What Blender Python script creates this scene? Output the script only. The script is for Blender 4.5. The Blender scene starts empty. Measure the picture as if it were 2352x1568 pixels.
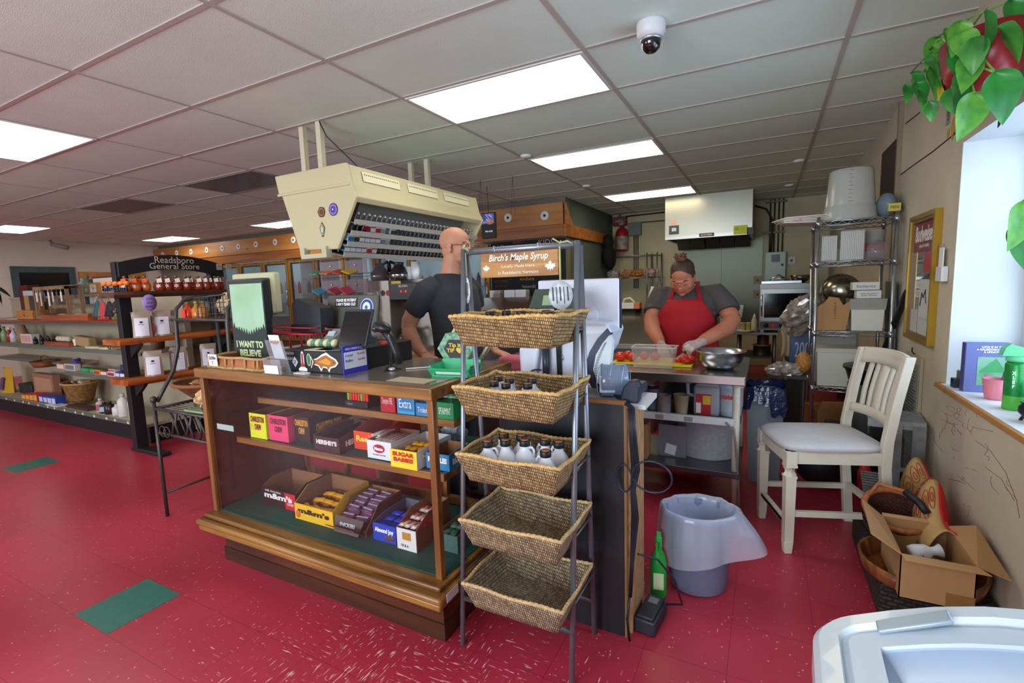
import bpy, bmesh, math, random
import numpy as np
from mathutils import Vector, Matrix, Euler
random.seed(7)
PI = math.pi
C = bpy.context.scene.collection
SC = bpy.context.scene
# ------------------------------------------------------------------ camera
CZ = 1.467
FPX = 1109.5
def cam_axes(yaw=-0.48497, pitch=-0.11606, roll=-0.033547):
    cy, sy, cp, sp = math.cos(yaw), math.sin(yaw), math.cos(pitch), math.sin(pitch)
    f = Vector((sy*cp, cy*cp, sp)); r = Vector((cy, -sy, 0)); u = r.cross(f)
    cr, sr = math.cos(roll), math.sin(roll)
    return r*cr+u*sr, -r*sr+u*cr, f
CR, CU, CF = cam_axes()
cd = bpy.data.cameras.new('camera'); cd.sensor_width = 36; cd.lens = FPX/2352*36
cd.clip_start = 0.05; cd.clip_end = 60
cam = bpy.data.objects.new('camera', cd); C.objects.link(cam); SC.camera = cam
m = Matrix((CR, CU, -CF)).transposed().to_4x4(); m.translation = Vector((0, 0, CZ)); cam.matrix_world = m
# surveying helpers: a photo pixel and one known coordinate of the spot -> the spot in the room
def _ray(x, y): return CR*((x-1176)/FPX)+CU*((784-y)/FPX)+CF
def PY(x, y, Y): d = _ray(x, y); d = d*(Y/d.y); return Vector((d.x, d.y, d.z+CZ))
def PX(x, y, X): d = _ray(x, y); d = d*(X/d.x); return Vector((d.x, d.y, d.z+CZ))
def PZ(x, y, Z): d = _ray(x, y); d = d*((Z-CZ)/d.z); return Vector((d.x, d.y, Z))
# ------------------------------------------------------------------ world, exposure, window light
vs = SC.view_settings; vs.view_transform = 'Standard'; vs.look = 'None'; vs.gamma = 1; vs.use_curve_mapping = False
vs.exposure = 0.46
w = bpy.data.worlds.new('world'); SC.world = w; w.use_nodes = True
bg = w.node_tree.nodes['Background']; bg.inputs[0].default_value = (0.75, 0.87, 1, 1); bg.inputs[1].default_value = 1.0
def area(name, loc, direction, sx, sy, power, col):
    l = bpy.data.lights.new(name, 'AREA'); l.shape = 'RECTANGLE'; l.size = sx; l.size_y = sy; l.energy = power; l.color = col
    o = bpy.data.objects.new(name, l); C.objects.link(o); o.location = loc
    o.rotation_euler = Vector(direction).to_track_quat('-Z', 'Y').to_euler()
    return o
DAY = (0.74, 0.86, 1.0)
area('daylight_side_window', (1.30, 2.0, 1.52), (-1, 0, -0.06), 2.3, 1.15, 26, DAY)
area('daylight_front_window', (-1.6, -3.1, 1.55), (0, 1, 0.03), 3.2, 1.7, 150, DAY)
area('daylight_front_window_far', (-7.2, -3.1, 1.55), (0, 1, 0.0), 3.2, 1.7, 80, DAY)
# ------------------------------------------------------------------ colours and materials
def lin(h):
    if isinstance(h, str):
        h = h.lstrip('#'); v = [int(h[i:i+2], 16)/255 for i in (0, 2, 4)]
    else: v = h
    return tuple((c/12.92 if c <= .04045 else ((c+.055)/1.055)**2.4) for c in v)+(1,)
MATS = {}
def _new(key):
    mt = bpy.data.materials.new('mat_'+str(len(MATS))); mt.use_nodes = True; MATS[key] = mt
    return mt, mt.node_tree.nodes, mt.node_tree.links, mt.node_tree.nodes['Principled BSDF']
def M(col, rough=.5, metal=0, var=0, scale=8, bump=0, bscale=60, stretch=(1, 1, 1), col2=None, spec=.5, alpha=1, trans=0, coat=0, ior=1.45):
    key = ('M', col, rough, metal, var, scale, bump, bscale, stretch, col2, spec, alpha, trans, coat, ior)
    if key in MATS: return MATS[key]
    mt, N, L, b = _new(key)
    b.inputs['Base Color'].default_value = lin(col); b.inputs['Roughness'].default_value = rough
    b.inputs['Metallic'].default_value = metal; b.inputs['Specular IOR Level'].default_value = spec
    b.inputs['Alpha'].default_value = alpha; b.inputs['Transmission Weight'].default_value = trans
    b.inputs['Coat Weight'].default_value = coat; b.inputs['IOR'].default_value = ior
    if var or bump or col2:
        tc = N.new('ShaderNodeTexCoord'); mp = N.new('ShaderNodeMapping'); mp.inputs['Scale'].default_value = stretch
        L.new(tc.outputs['Object'], mp.inputs[0])
        if var or col2:
            n = N.new('ShaderNodeTexNoise'); n.inputs['Scale'].default_value = scale; n.inputs['Detail'].default_value = 6
            L.new(mp.outputs[0], n.inputs[0])
            r = N.new('ShaderNodeValToRGB'); c = lin(col)
            r.color_ramp.elements[0].position = .3; r.color_ramp.elements[1].position = .7
            r.color_ramp.elements[0].color = lin(col2) if col2 else tuple(max(0, x*(1-var)) for x in c[:3])+(1,)
            r.color_ramp.elements[1].color = c if col2 else tuple(min(1, x*(1+var)) for x in c[:3])+(1,)
            L.new(n.outputs['Fac'], r.inputs[0]); L.new(r.outputs[0], b.inputs['Base Color'])
        if bump:
            n2 = N.new('ShaderNodeTexNoise'); n2.inputs['Scale'].default_value = bscale; L.new(mp.outputs[0], n2.inputs[0])
            bp = N.new('ShaderNodeBump'); bp.inputs['Strength'].default_value = bump; bp.inputs['Distance'].default_value = .01
            L.new(n2.outputs['Fac'], bp.inputs['Height']); L.new(bp.outputs[0], b.inputs['Normal'])
    return mt
def WOOD(c1, c2, axis=0, rough=.45, scale=3.0, coat=.0, knots=False):
    """long grain along axis"""
    key = ('W', c1, c2, axis, rough, scale, coat, knots)
    if key in MATS: return MATS[key]
    mt, N, L, b = _new(key)
    tc = N.new('ShaderNodeTexCoord'); mp = N.new('ShaderNodeMapping')
    s = [scale*6]*3; s[axis] = scale*.45; mp.inputs['Scale'].default_value = s
    L.new(tc.outputs['Object'], mp.inputs[0])
    n = N.new('ShaderNodeTexNoise'); n.inputs['Scale'].default_value = 1.2; n.inputs['Detail'].default_value = 8; n.inputs['Distortion'].default_value = .6
    L.new(mp.outputs[0], n.inputs[0])
    r = N.new('ShaderNodeValToRGB'); r.color_ramp.elements[0].position = .35; r.color_ramp.elements[1].position = .68
    r.color_ramp.elements[0].color = lin(c2); r.color_ramp.elements[1].color = lin(c1)
    L.new(n.outputs['Fac'], r.inputs[0]); out = r.outputs[0]
    if knots:
        v = N.new('ShaderNodeTexVoronoi'); v.inputs['Scale'].default_value = 2.2; L.new(tc.outputs['Object'], v.inputs[0])
        r2 = N.new('ShaderNodeValToRGB'); r2.color_ramp.elements[0].position = .04; r2.color_ramp.elements[1].position = .09
        r2.color_ramp.elements[0].color = (1, 1, 1, 1); r2.color_ramp.elements[1].color = (0, 0, 0, 1)
        L.new(v.outputs['Distance'], r2.inputs[0])
        mx = N.new('ShaderNodeMixRGB'); L.new(r2.outputs[0], mx.inputs[0]); L.new(out, mx.inputs[1]); mx.inputs[2].default_value = lin('6b3a16'); out = mx.outputs[0]
    L.new(out, b.inputs['Base Color'])
    bp = N.new('ShaderNodeBump'); bp.inputs['Strength'].default_value = .15; bp.inputs['Distance'].default_value = .005
    L.new(n.outputs['Fac'], bp.inputs['Height']); L.new(bp.outputs[0], b.inputs['Normal'])
    b.inputs['Roughness'].default_value = rough; b.inputs['Coat Weight'].default_value = coat
    return mt
def EMIT(col, s):
    key = ('E', col, s)
    if key in MATS: return MATS[key]
    mt, N, L, b = _new(key); b.inputs['Base Color'].default_value = lin(col)
    b.inputs['Emission Color'].default_value = lin(col); b.inputs['Emission Strength'].default_value = s
    return mt
def GLASS(col='ffffff', opacity=.12, rough=.02):
    """thin clear sheet: mostly see-through with a glossy face"""
    key = ('G', col, opacity, rough)
    if key in MATS: return MATS[key]
    mt, N, L, b = _new(key)
    t = N.new('ShaderNodeBsdfTransparent'); t.inputs[0].default_value = lin(col)
    g = N.new('ShaderNodeBsdfGlossy'); g.inputs['Roughness'].default_value = rough
    d = N.new('ShaderNodeBsdfDiffuse'); d.inputs[0].default_value = lin(col)
    fr = N.new('ShaderNodeFresnel'); fr.inputs[0].default_value = 1.45
    m1 = N.new('ShaderNodeMixShader'); m1.inputs[0].default_value = opacity; L.new(t.outputs[0], m1.inputs[1]); L.new(d.outputs[0], m1.inputs[2])
    ge = N.new('ShaderNodeNewGeometry'); iv = N.new('ShaderNodeMath'); iv.operation = 'SUBTRACT'; iv.inputs[0].default_value = 1; L.new(ge.outputs['Backfacing'], iv.inputs[1])
    mu = N.new('ShaderNodeMath'); mu.operation = 'MULTIPLY'; L.new(iv.outputs[0], mu.inputs[0]); L.new(fr.outputs[0], mu.inputs[1])
    m2 = N.new('ShaderNodeMixShader'); L.new(mu.outputs[0], m2.inputs[0]); L.new(m1.outputs[0], m2.inputs[1]); L.new(g.outputs[0], m2.inputs[2])
    L.new(m2.outputs[0], N['Material Output'].inputs[0])
    return mt
def WEAVE(c1='c9a66b', c2='5d3f1e', bw=.0085, rh=.014):
    key = ('V', c1, c2, bw, rh)
    if key in MATS: return MATS[key]
    mt, N, L, b = _new(key)
    tc = N.new('ShaderNodeTexCoord'); mp = N.new('ShaderNodeMapping'); mp.inputs['Rotation'].default_value = (0, 0, .10)
    L.new(tc.outputs['UV'], mp.inputs[0])
    br = N.new('ShaderNodeTexBrick'); br.offset = .5; br.inputs['Scale'].default_value = 1
    br.inputs['Brick Width'].default_value = bw; br.inputs['Row Height'].default_value = rh
    br.inputs['Mortar Size'].default_value = bw*.26; br.inputs['Mortar Smooth'].default_value = 1
    c = lin(c1)
    br.inputs['Color1'].default_value = c; br.inputs['Color2'].default_value = tuple(x*.45 for x in c[:3])+(1,)
    br.inputs['Mortar'].default_value = lin(c2)
    nz = N.new('ShaderNodeTexNoise'); nz.inputs['Scale'].default_value = 55; L.new(tc.outputs['UV'], nz.inputs[0])
    va = N.new('ShaderNodeVectorMath'); va.operation = 'MULTIPLY_ADD'; va.inputs[1].default_value = (.0035, .004, 0); L.new(nz.outputs['Color'], va.inputs[0]); L.new(mp.outputs[0], va.inputs[2])
    L.new(va.outputs[0], br.inputs['Vector'])
    n = N.new('ShaderNodeTexNoise'); n.inputs['Scale'].default_value = 14; L.new(tc.outputs['UV'], n.inputs[0])
    mx = N.new('ShaderNodeMixRGB'); mx.blend_type = 'MULTIPLY'; mx.inputs[0].default_value = .7
    rr = N.new('ShaderNodeValToRGB'); rr.color_ramp.elements[0].position = .3; rr.color_ramp.elements[0].color = (.55, .45, .36, 1); rr.color_ramp.elements[1].position = .6
    L.new(n.outputs['Fac'], rr.inputs[0]); L.new(br.outputs['Color'], mx.inputs[1]); L.new(rr.outputs[0], mx.inputs[2])
    L.new(mx.outputs[0], b.inputs['Base Color']); b.inputs['Roughness'].default_value = .75
    bp = N.new('ShaderNodeBump'); bp.invert = True; bp.inputs['Strength'].default_value = .9; bp.inputs['Distance'].default_value = .004
    L.new(br.outputs['Fac'], bp.inputs['Height']); L.new(bp.outputs[0], b.inputs['Normal'])
    return mt
# ------------------------------------------------------------------ mesh builder
class MB:
    def __init__(s): s.bm = bmesh.new(); s.i = 0; s.mats = []
    def mat(s, m):
        if m not in s.mats: s.mats.append(m)
        s.i = s.mats.index(m); return s
    def _tag(s, faces):
        for f in faces: f.material_index = s.i; f.smooth = False
    def face(s, pts):
        vs_ = [s.bm.verts.new(p) for p in pts]
        f = s.bm.faces.new(vs_); f.material_index = s.i; return s
    def box(s, c, d, rot=None, bev=0, taper=1):
        s.n = getattr(s, 'n', 0)+1; k = .00006*(s.n % 6)   # hair's breadth so that crossing bars never share a face
        x, y, z = d[0]/2+k, d[1]/2+k, d[2]/2+k*(d[2] > .004)
        R_ = Euler(rot).to_matrix() if rot else Matrix.Identity(3)
        P = []
        for sz in (-1, 1):
            k = taper if sz < 0 else 1
            for sx, sy in ((-1, -1), (1, -1), (1, 1), (-1, 1)):
                P.append(s.bm.verts.new(R_ @ Vector((sx*x*k, sy*y*k, sz*z))+Vector(c)))
        fs = [s.bm.faces.new([P[i] for i in q]) for q in ((3, 2, 1, 0), (4, 5, 6, 7), (0, 1, 5, 4), (1, 2, 6, 5), (2, 3, 7, 6), (3, 0, 4, 7))]
        s._tag(fs)
        if bev:
            ed = list({e for f in fs for e in f.edges})
            r = bmesh.ops.bevel(s.bm, geom=ed, offset=bev, segments=2, affect='EDGES', profile=.5)
            for f in r['faces']: f.material_index = s.i; f.smooth = True
        return s
    def bx(s, x0, x1, y0, y1, z0, z1, bev=0):
        return s.box(((x0+x1)/2, (y0+y1)/2, (z0+z1)/2), (abs(x1-x0), abs(y1-y0), abs(z1-z0)), bev=bev)
    def tube(s, pts, r, seg=8, cap=True, closed=False):
        pts = [Vector(p) for p in pts]; n = len(pts)
        rr = r if isinstance(r, (list, tuple)) else [r]*n
        rings = []; up = None
        for i, p in enumerate(pts):
            if closed: t = (pts[(i+1) % n]-pts[i-1]).normalized()
            else: t = (pts[min(i+1, n-1)]-pts[max(i-1, 0)]).normalized()
            if up is None: up = Vector((0, 0, 1)) if abs(t.z) < .9 else Vector((1, 0, 0))
            a = t.cross(up)
            if a.length < 1e-4: a = t.cross(Vector((0, 1, 0)))
            a.normalize(); b_ = a.cross(t).normalized(); up = b_
            rings.append([s.bm.verts.new(p+(a*math.cos(2*PI*k/seg)+b_*math.sin(2*PI*k/seg))*rr[i]) for k in range(seg)])
        m_ = n if closed else n-1
        for i in range(m_):
            A, B = rings[i], rings[(i+1) % n]
            for k in range(seg):
                f = s.bm.faces.new((A[k], A[(k+1) % seg], B[(k+1) % seg], B[k])); f.smooth = True; f.material_index = s.i
        if cap and not closed:
            for rg, fl in ((rings[0], True), (rings[-1], False)):
                f = s.bm.faces.new(rg[::-1] if fl else rg); f.material_index = s.i
        return s
    def cyl(s, p0, p1, r0, r1=None, seg=16): return s.tube([p0, p1], [r0, r0 if r1 is None else r1], seg)
    def lathe(s, prof, c=(0, 0, 0), seg=24, sx=1, sy=1, rot=None, smooth=True):
        """profile of (radius, z)"""
        R_ = Euler(rot).to_matrix() if rot else Matrix.Identity(3); c = Vector(c); rings = []
        for r_, z in prof:
            if r_ < 1e-5: rings.append([s.bm.verts.new(R_ @ Vector((0, 0, z))+c)])
            else: rings.append([s.bm.verts.new(R_ @ Vector((r_*sx*math.cos(2*PI*k/seg), r_*sy*math.sin(2*PI*k/seg), z))+c) for k in range(seg)])
        for A, B in zip(rings, rings[1:]):
            for k in range(seg):
                q = [A[0] if len(A) == 1 else A[k], A[0] if len(A) == 1 else A[(k+1) % seg], B[0] if len(B) == 1 else B[(k+1) % seg], B[0] if len(B) == 1 else B[k]]
                q = list(dict.fromkeys(q))
                if len(q) > 2:
                    f = s.bm.faces.new(q); f.smooth = smooth; f.material_index = s.i
        return s
    def ell(s, c, d, rot=None, seg=16, rings=10):
        pr_ = [(math.sin(PI*k/rings)*1.0, -math.cos(PI*k/rings)) for k in range(rings+1)]
        R_ = Euler(rot).to_matrix() if rot else Matrix.Identity(3); c = Vector(c); rg = []
        for r_, z in pr_:
            if r_ < 1e-5: rg.append([s.bm.verts.new(R_ @ Vector((0, 0, z*d[2]))+c)])
            else: rg.append([s.bm.verts.new(R_ @ Vector((r_*d[0]*math.cos(2*PI*k/seg), r_*d[1]*math.sin(2*PI*k/seg), z*d[2]))+c) for k in range(seg)])
        for A, B in zip(rg, rg[1:]):
            for k in range(seg):
                q = list(dict.fromkeys([A[k % len(A)], A[(k+1) % len(A)], B[(k+1) % len(B)], B[k % len(B)]]))
                f = s.bm.faces.new(q); f.smooth = True; f.material_index = s.i
        return s
    def prism(s, poly, depth, o=(0, 0, 0), ax=(1, 0, 0), ay=(0, 0, 1), smooth=False):
        """polygon in the plane (ax, ay) through o, pushed by depth along ax x ay"""
        ax, ay, o = Vector(ax), Vector(ay), Vector(o); nz = ax.cross(ay).normalized()*depth
        A = [s.bm.verts.new(o+ax*x+ay*y) for x, y in poly]; B = [s.bm.verts.new(v.co+nz) for v in A]
        fs = [s.bm.faces.new(A[::-1]), s.bm.faces.new(B)]
        for k in range(len(A)):
            f = s.bm.faces.new((A[k], A[(k+1) % len(A)], B[(k+1) % len(A)], B[k])); fs.append(f)
            f.smooth = smooth
        for f in fs: f.material_index = s.i
        return s
    def sheet(s, fn, nu, nv, closed_u=False):
        """surface from fn(u, v), u and v in 0..1"""
        G = [[s.bm.verts.new(fn(i/nu, j/nv)) for j in range(nv+1)] for i in range(nu if closed_u else nu+1)]
        for i in range(nu):
            for j in range(nv):
                a, b_ = G[i], G[(i+1) % len(G)]
                f = s.bm.faces.new((a[j], b_[j], b_[j+1], a[j+1])); f.smooth = True; f.material_index = s.i
        return s
    def build(s, name, m=None, parent=None, uv=False, solid=0, sub=0):
        me = bpy.data.meshes.new(name)
        bmesh.ops.recalc_face_normals(s.bm, faces=s.bm.faces)
        if uv:
            lay = s.bm.loops.layers.uv.new('UVMap')
            for f in s.bm.faces:
                n = f.normal; h = Vector((n.x, n.y, 0))
                for l in f.loops:
                    p = l.vert.co
                    if abs(n.z) > .75: l[lay].uv = (p.x, p.y)
                    elif abs(n.x) > abs(n.y): l[lay].uv = (p.y, p.z*1.05)
                    else: l[lay].uv = (p.x, p.z*1.05)
        s.bm.to_mesh(me); s.bm.free()
        if m is not None and not s.mats: me.materials.append(m)
        for q in s.mats: me.materials.append(q)
        o = bpy.data.objects.new(name, me); C.objects.link(o)
        if parent is not None: o.parent = parent
        if solid:
            md = o.modifiers.new('solid', 'SOLIDIFY'); md.thickness = solid; md.offset = 0
        if sub:
            md = o.modifiers.new('sub', 'SUBSURF'); md.levels = md.render_levels = sub
        return o
def tag(o, label=None, cat=None, group=None, kind=None):
    if label: o['label'] = label
    if cat: o['category'] = cat
    if group: o['group'] = group
    if kind: o['kind'] = kind
    return o
def thing(name, label, cat, loc=(0, 0, 0), rz=0, group=None, rot=None):
    o = bpy.data.objects.new(name, None); o.empty_display_size = .05; C.objects.link(o); o.location = loc
    o.rotation_euler = rot if rot else (0, 0, rz)
    return tag(o, label, cat, group)
def single(name, mb, m, label, cat, group=None, loc=None, rz=0, rot=None, **k):
    o = mb.build(name, m, **k)
    if loc is not None: o.location = loc
    if rot: o.rotation_euler = rot
    elif rz: o.rotation_euler = (0, 0, rz)
    return tag(o, label, cat, group)
def struct(name, mb, m, **k): return tag(mb.build(name, m, **k), kind='structure')
KIDS = {}
def dup(root, loc, rz=None, label=None, group=None, scale=None):
    r = root.copy(); C.objects.link(r); r.location = loc
    if rz is not None: r.rotation_euler = (0, 0, rz)
    if scale: r.scale = (scale,)*3
    if label: r['label'] = label
    if group: r['group'] = group
    for ch in [o for o in C.objects if o.parent is root]:
        c_ = ch.copy(); C.objects.link(c_); c_.parent = r
        for g in [o for o in C.objects if o.parent is ch]:
            d_ = g.copy(); C.objects.link(d_); d_.parent = c_
    return r
def text(s_, size, o, ax, ay, m, parent, name='lettering', fit=None, thick=.0006, align='CENTER', bold=0, shear=0, space=1, fith=None):
    """lettering that lies in the plane (ax, ay) with its middle at o"""
    cu = bpy.data.curves.new(name, 'FONT'); cu.body = s_; cu.size = size; cu.align_x = align; cu.align_y = 'CENTER'
    cu.extrude = thick/2; cu.offset = bold; cu.shear = shear; cu.space_line = space; cu.resolution_u = 3
    t = bpy.data.objects.new(name, cu); C.objects.link(t)
    dg = bpy.context.evaluated_depsgraph_get(); me = bpy.data.meshes.new_from_object(t.evaluated_get(dg))
    bpy.data.objects.remove(t); bpy.data.curves.remove(cu)
    me.materials.clear(); me.materials.append(m)
    kx = ky = 1
    if (fit or fith) and len(me.vertices):
        xs = [v.co.x for v in me.vertices]; ys = [v.co.y for v in me.vertices]
        if fit: kx = fit/max(1e-6, max(xs)-min(xs))
        if fith: ky = fith/max(1e-6, max(ys)-min(ys))
        elif fit: ky = min(1.0, kx*1.6)
        cx_, cy_ = (max(xs)+min(xs))/2, (max(ys)+min(ys))/2
        for v in me.vertices: v.co.x = (v.co.x-cx_)*kx; v.co.y = (v.co.y-cy_)*ky
    ax, ay = Vector(ax).normalized(), Vector(ay).normalized(); az = ax.cross(ay)
    M_ = Matrix((ax, ay, az)).transposed().to_4x4(); M_.translation = Vector(o)
    me.transform(M_)
    ob = bpy.data.objects.new(name, me); C.objects.link(ob)
    if parent is not None: ob.parent = parent
    return ob
X_, Y_, Z_ = (1, 0, 0), (0, 1, 0), (0, 0, 1)
WHITE = M('e9e9e6', .5); BLACK = M('141416', .45); INK = M('1b1b1d', .6); STEEL = M('b9bbbc', .28, 1, bump=.03, bscale=200)
DSTEEL = M('8d8f90', .35, 1); CHROME = M('d5d7da', .15, 1); PAPER = M('e6e3da', .8)
RED = M('c8202a', .45)
# ================================================================== THE ROOM
CE = 2.684; XR = 0.85; XL = -13.1; YB = 9.0; YC = 6.6; YF = -3.3; XC = -2.55
def floor_mat():
    mt, N, L, b = _new('floor')
    tc = N.new('ShaderNodeTexCoord'); sep = N.new('ShaderNodeMapping'); L.new(tc.outputs['Object'], sep.inputs[0])
    T = .305
    ck = N.new('ShaderNodeTexChecker'); ck.inputs['Scale'].default_value = 1/T
    mpc = N.new('ShaderNodeMapping'); mpc.inputs['Location'].default_value = (.012, -.067+.15, .013); L.new(tc.outputs['Object'], mpc.inputs[0]); L.new(mpc.outputs[0], ck.inputs['Vector'])
    ck.inputs['Color1'].default_value = (1, 1, 1, 1); ck.inputs['Color2'].default_value = (0, 0, 0, 1)
    def streak(sx, sy, seed):
        mp = N.new('ShaderNodeMapping'); mp.inputs['Scale'].default_value = (sx, sy, 1); mp.inputs['Location'].default_value = (seed, seed, 0)
        L.new(tc.outputs['Object'], mp.inputs[0]); n = N.new('ShaderNodeTexNoise'); n.inputs['Scale'].default_value = 1; n.inputs['Detail'].default_value = 3
        L.new(mp.outputs[0], n.inputs[0]); return n.outputs['Fac']
    a, c = streak(16, 120, 3), streak(120, 16, 9)
    mx = N.new('ShaderNodeMixRGB'); L.new(ck.outputs['Fac'], mx.inputs[0]); L.new(a, mx.inputs[1]); L.new(c, mx.inputs[2])
    # wear: denser pale streaks on the trodden patch
    big = N.new('ShaderNodeTexNoise'); big.inputs['Scale'].default_value = .9; big.inputs['Detail'].default_value = 2; L.new(tc.outputs['Object'], big.inputs[0])
    vd = N.new('ShaderNodeVectorMath'); vd.operation = 'DISTANCE'; vd.inputs[1].default_value = (-1.15, .95, 0); L.new(tc.outputs['Object'], vd.inputs[0])
    wr = N.new('ShaderNodeMapRange'); wr.inputs['From Min'].default_value = .25; wr.inputs['From Max'].default_value = 1.1; wr.inputs['To Min'].default_value = .115; wr.inputs['To Max'].default_value = 0
    L.new(vd.outputs['Value'], wr.inputs[0])
    ad = N.new('ShaderNodeMath'); ad.operation = 'ADD'; L.new(mx.outputs[0], ad.inputs[0]); L.new(wr.outputs[0], ad.inputs[1])
    r = N.new('ShaderNodeValToRGB'); r.color_ramp.elements[0].position = .69; r.color_ramp.elements[1].position = .75
    L.new(ad.outputs[0], r.inputs[0])
    v = N.new('ShaderNodeTexVoronoi'); v.inputs['Scale'].default_value = 26; v.inputs['Randomness'].default_value = 1; L.new(tc.outputs['Object'], v.inputs[0])
    r2 = N.new('ShaderNodeValToRGB'); r2.color_ramp.elements[0].position = .07; r2.color_ramp.elements[1].position = .11
    r2.color_ramp.elements[0].color = (1, 1, 1, 1); r2.color_ramp.elements[1].color = (0, 0, 0, 1); L.new(v.outputs['Distance'], r2.inputs[0])
    base = N.new('ShaderNodeValToRGB'); base.color_ramp.elements[0].position = .3; base.color_ramp.elements[1].position = .7
    base.color_ramp.elements[0].color = lin('9e2636'); base.color_ramp.elements[1].color = lin('bb3548'); L.new(big.outputs['Fac'], base.inputs[0])
    m1 = N.new('ShaderNodeMixRGB'); m1.inputs[2].default_value = lin('e6b0ac'); L.new(r.outputs[0], m1.inputs[0]); L.new(base.outputs[0], m1.inputs[1])
    m2 = N.new('ShaderNodeMixRGB'); m2.inputs[2].default_value = lin('e29a9a'); L.new(r2.outputs[0], m2.inputs[0]); L.new(m1.outputs[0], m2.inputs[1])
    # joints
    bk = N.new('ShaderNodeTexBrick'); bk.offset = 0; bk.inputs['Scale'].default_value = 1; bk.inputs['Brick Width'].default_value = T; bk.inputs['Row Height'].default_value = T
    bk.inputs['Mortar Size'].default_value = .0009; bk.inputs['Mortar Smooth'].default_value = .2
    mpb = N.new('ShaderNodeMapping'); mpb.inputs['Location'].default_value = (-.210, .025, 0); L.new(tc.outputs['Object'], mpb.inputs[0]); L.new(mpb.outputs[0], bk.inputs['Vector'])
    m3 = N.new('ShaderNodeMixRGB'); m3.inputs[2].default_value = lin('6a1826'); L.new(bk.outputs['Fac'], m3.inputs[0]); L.new(m2.outputs[0], m3.inputs[1])
    L.new(m3.outputs[0], b.inputs['Base Color'])
    rg = N.new('ShaderNodeMapRange'); rg.inputs['To Min'].default_value = .22; rg.inputs['To Max'].default_value = .48; L.new(big.outputs['Fac'], rg.inputs[0]); L.new(rg.outputs[0], b.inputs['Roughness'])
    return mt
fl = struct('floor', MB().bx(XL-.2, XR+.5, YF-.2, YB+.2, -.1, 0), floor_mat())
GT = M('2f6a5c', .35, var=.12, scale=30)
def green_tile(x, y): MB().bx(x, x+.305, y, y+.305, 0, .0012).build('green_floor_tile', GT, fl)
green_tile(-2.84, .893); green_tile(-6.0, 1.545)
CEILM = M('dcebdd', .9, var=.04, scale=1.5, bump=.18, bscale=190)
struct('ceiling', MB().bx(XL-.2, XR+.5, YF-.2, YB+.2, CE, CE+.1), CEILM)
g = MB()
for i in range(-9, 3):
    x = i*1.2192-2.096; g.bx(x-.012, x+.012, YF, YB, CE-.006, CE+.001)
for j in range(-8, 13):
    y = j*.6096+1.358; g.bx(XL, XR, y-.012, y+.012, CE-.005, CE+.001)
struct('trim_1', g, M('b9b2a8', .6))
WR = M('c6b9a0', .75, var=.10, scale=2.2, bump=.25, bscale=14)
# right wall with the deep window opening
wy0, wy1, wz0, wz1, wt = 0.7, 3.262, .875, 2.098, .34
r_ = MB()
r_.bx(XR, XR+wt, wy1, YB+.2, 0, CE); r_.bx(XR, XR+wt, YF, wy0, 0, CE)
r_.bx(XR, XR+wt, wy0, wy1, 0, wz0-.025); r_.bx(XR, XR+wt, wy0, wy1, wz1, CE)
wall_r = struct('wall_right', r_, WR)
WW = M('cdd3d4', .6)
j = MB(); j.bx(XR+.001, XR+wt-.03, wy1-.004, wy1, wz0, wz1); j.bx(XR+.001, XR+wt-.03, wy0, wy1, wz1-.004, wz1)
struct('trim_2', j, WW)
struct('trim_3', MB().bx(XR-.035, XR+wt-.02, wy0, wy1+.05, wz0-.024, wz0, bev=.004).mat(M('b27b3c', .6)), None)
struct('trim_4', MB().bx(XR-.02, XR+wt-.02, wy0, wy1-.004, wz0, wz0+.003), M('d8d9da', .6, var=.1, scale=10))
# window sash
win = MB(); WX = XR+wt-.07
for y in (wy0+.03, 1.95, wy1-.03): win.bx(WX, WX+.05, y-.03, y+.03, wz0, wz1)
for z in (wz0+.03, 1.50, wz1-.03): win.bx(WX, WX+.05, wy0, wy1, z-.025, z+.025)
wn = struct('window_1', win, M('c3ccd2', .5))
MB().bx(WX+.02, WX+.026, wy0, wy1, wz0, wz1).build('pane', GLASS('f2f8ff', .02), wn)
# left wall, cooler wall, kitchen walls, front wall
WL = M('cfc4b4', .8, var=.04, scale=1)
struct('wall_left', MB().bx(XL-.2, XL, YF, YC+.2, 0, CE), WL)
cw = MB(); cw.bx(XL, -10.75, YC, YC+.15, 0, CE); cw.bx(-10.75, -3.80, YC, YC+.15, 2.13, CE); cw.bx(-3.80, XC, YC, YC+.15, 0, CE)
cw.bx(-10.75, -3.80, YC, YC+.15, 0, .5)
struct('wall_cooler', cw, M('7d7466', .85))
KW = M('cbc19c', .8, var=.16, scale=1.3)
struct('wall_kitchen_side', MB().bx(XC-.12, XC, YC, YB, 0, CE), M('55605a', .7, var=.1))
struct('wall_kitchen_back', MB().bx(XC-.12, XR, YB, YB+.15, 0, CE), KW)
f_ = MB()
f_.bx(XL, XR+.3, YF-.15, YF, 0, .6); f_.bx(XL, XR+.3, YF-.15, YF, 2.4, CE)
for a, b_ in ((XL, -9.0), (-5.6, -3.4), (.1, XR+.3)): f_.bx(a, b_, YF-.15, YF, .6, 2.4)
struct('wall_front', f_, WL)
for n, (a, b_) in enumerate(((-9.0, -5.6), (-3.4, .1))):
    q = MB()
    for x in (a+.03, (a+b_)/2, b_-.03): q.bx(x-.03, x+.03, YF-.1, YF-.04, .6, 2.4)
    for z in (.63, 2.37): q.bx(a, b_, YF-.1, YF-.04, z-.03, z+.03)
    struct('window_%d' % (n+2), q, WW)
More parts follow.
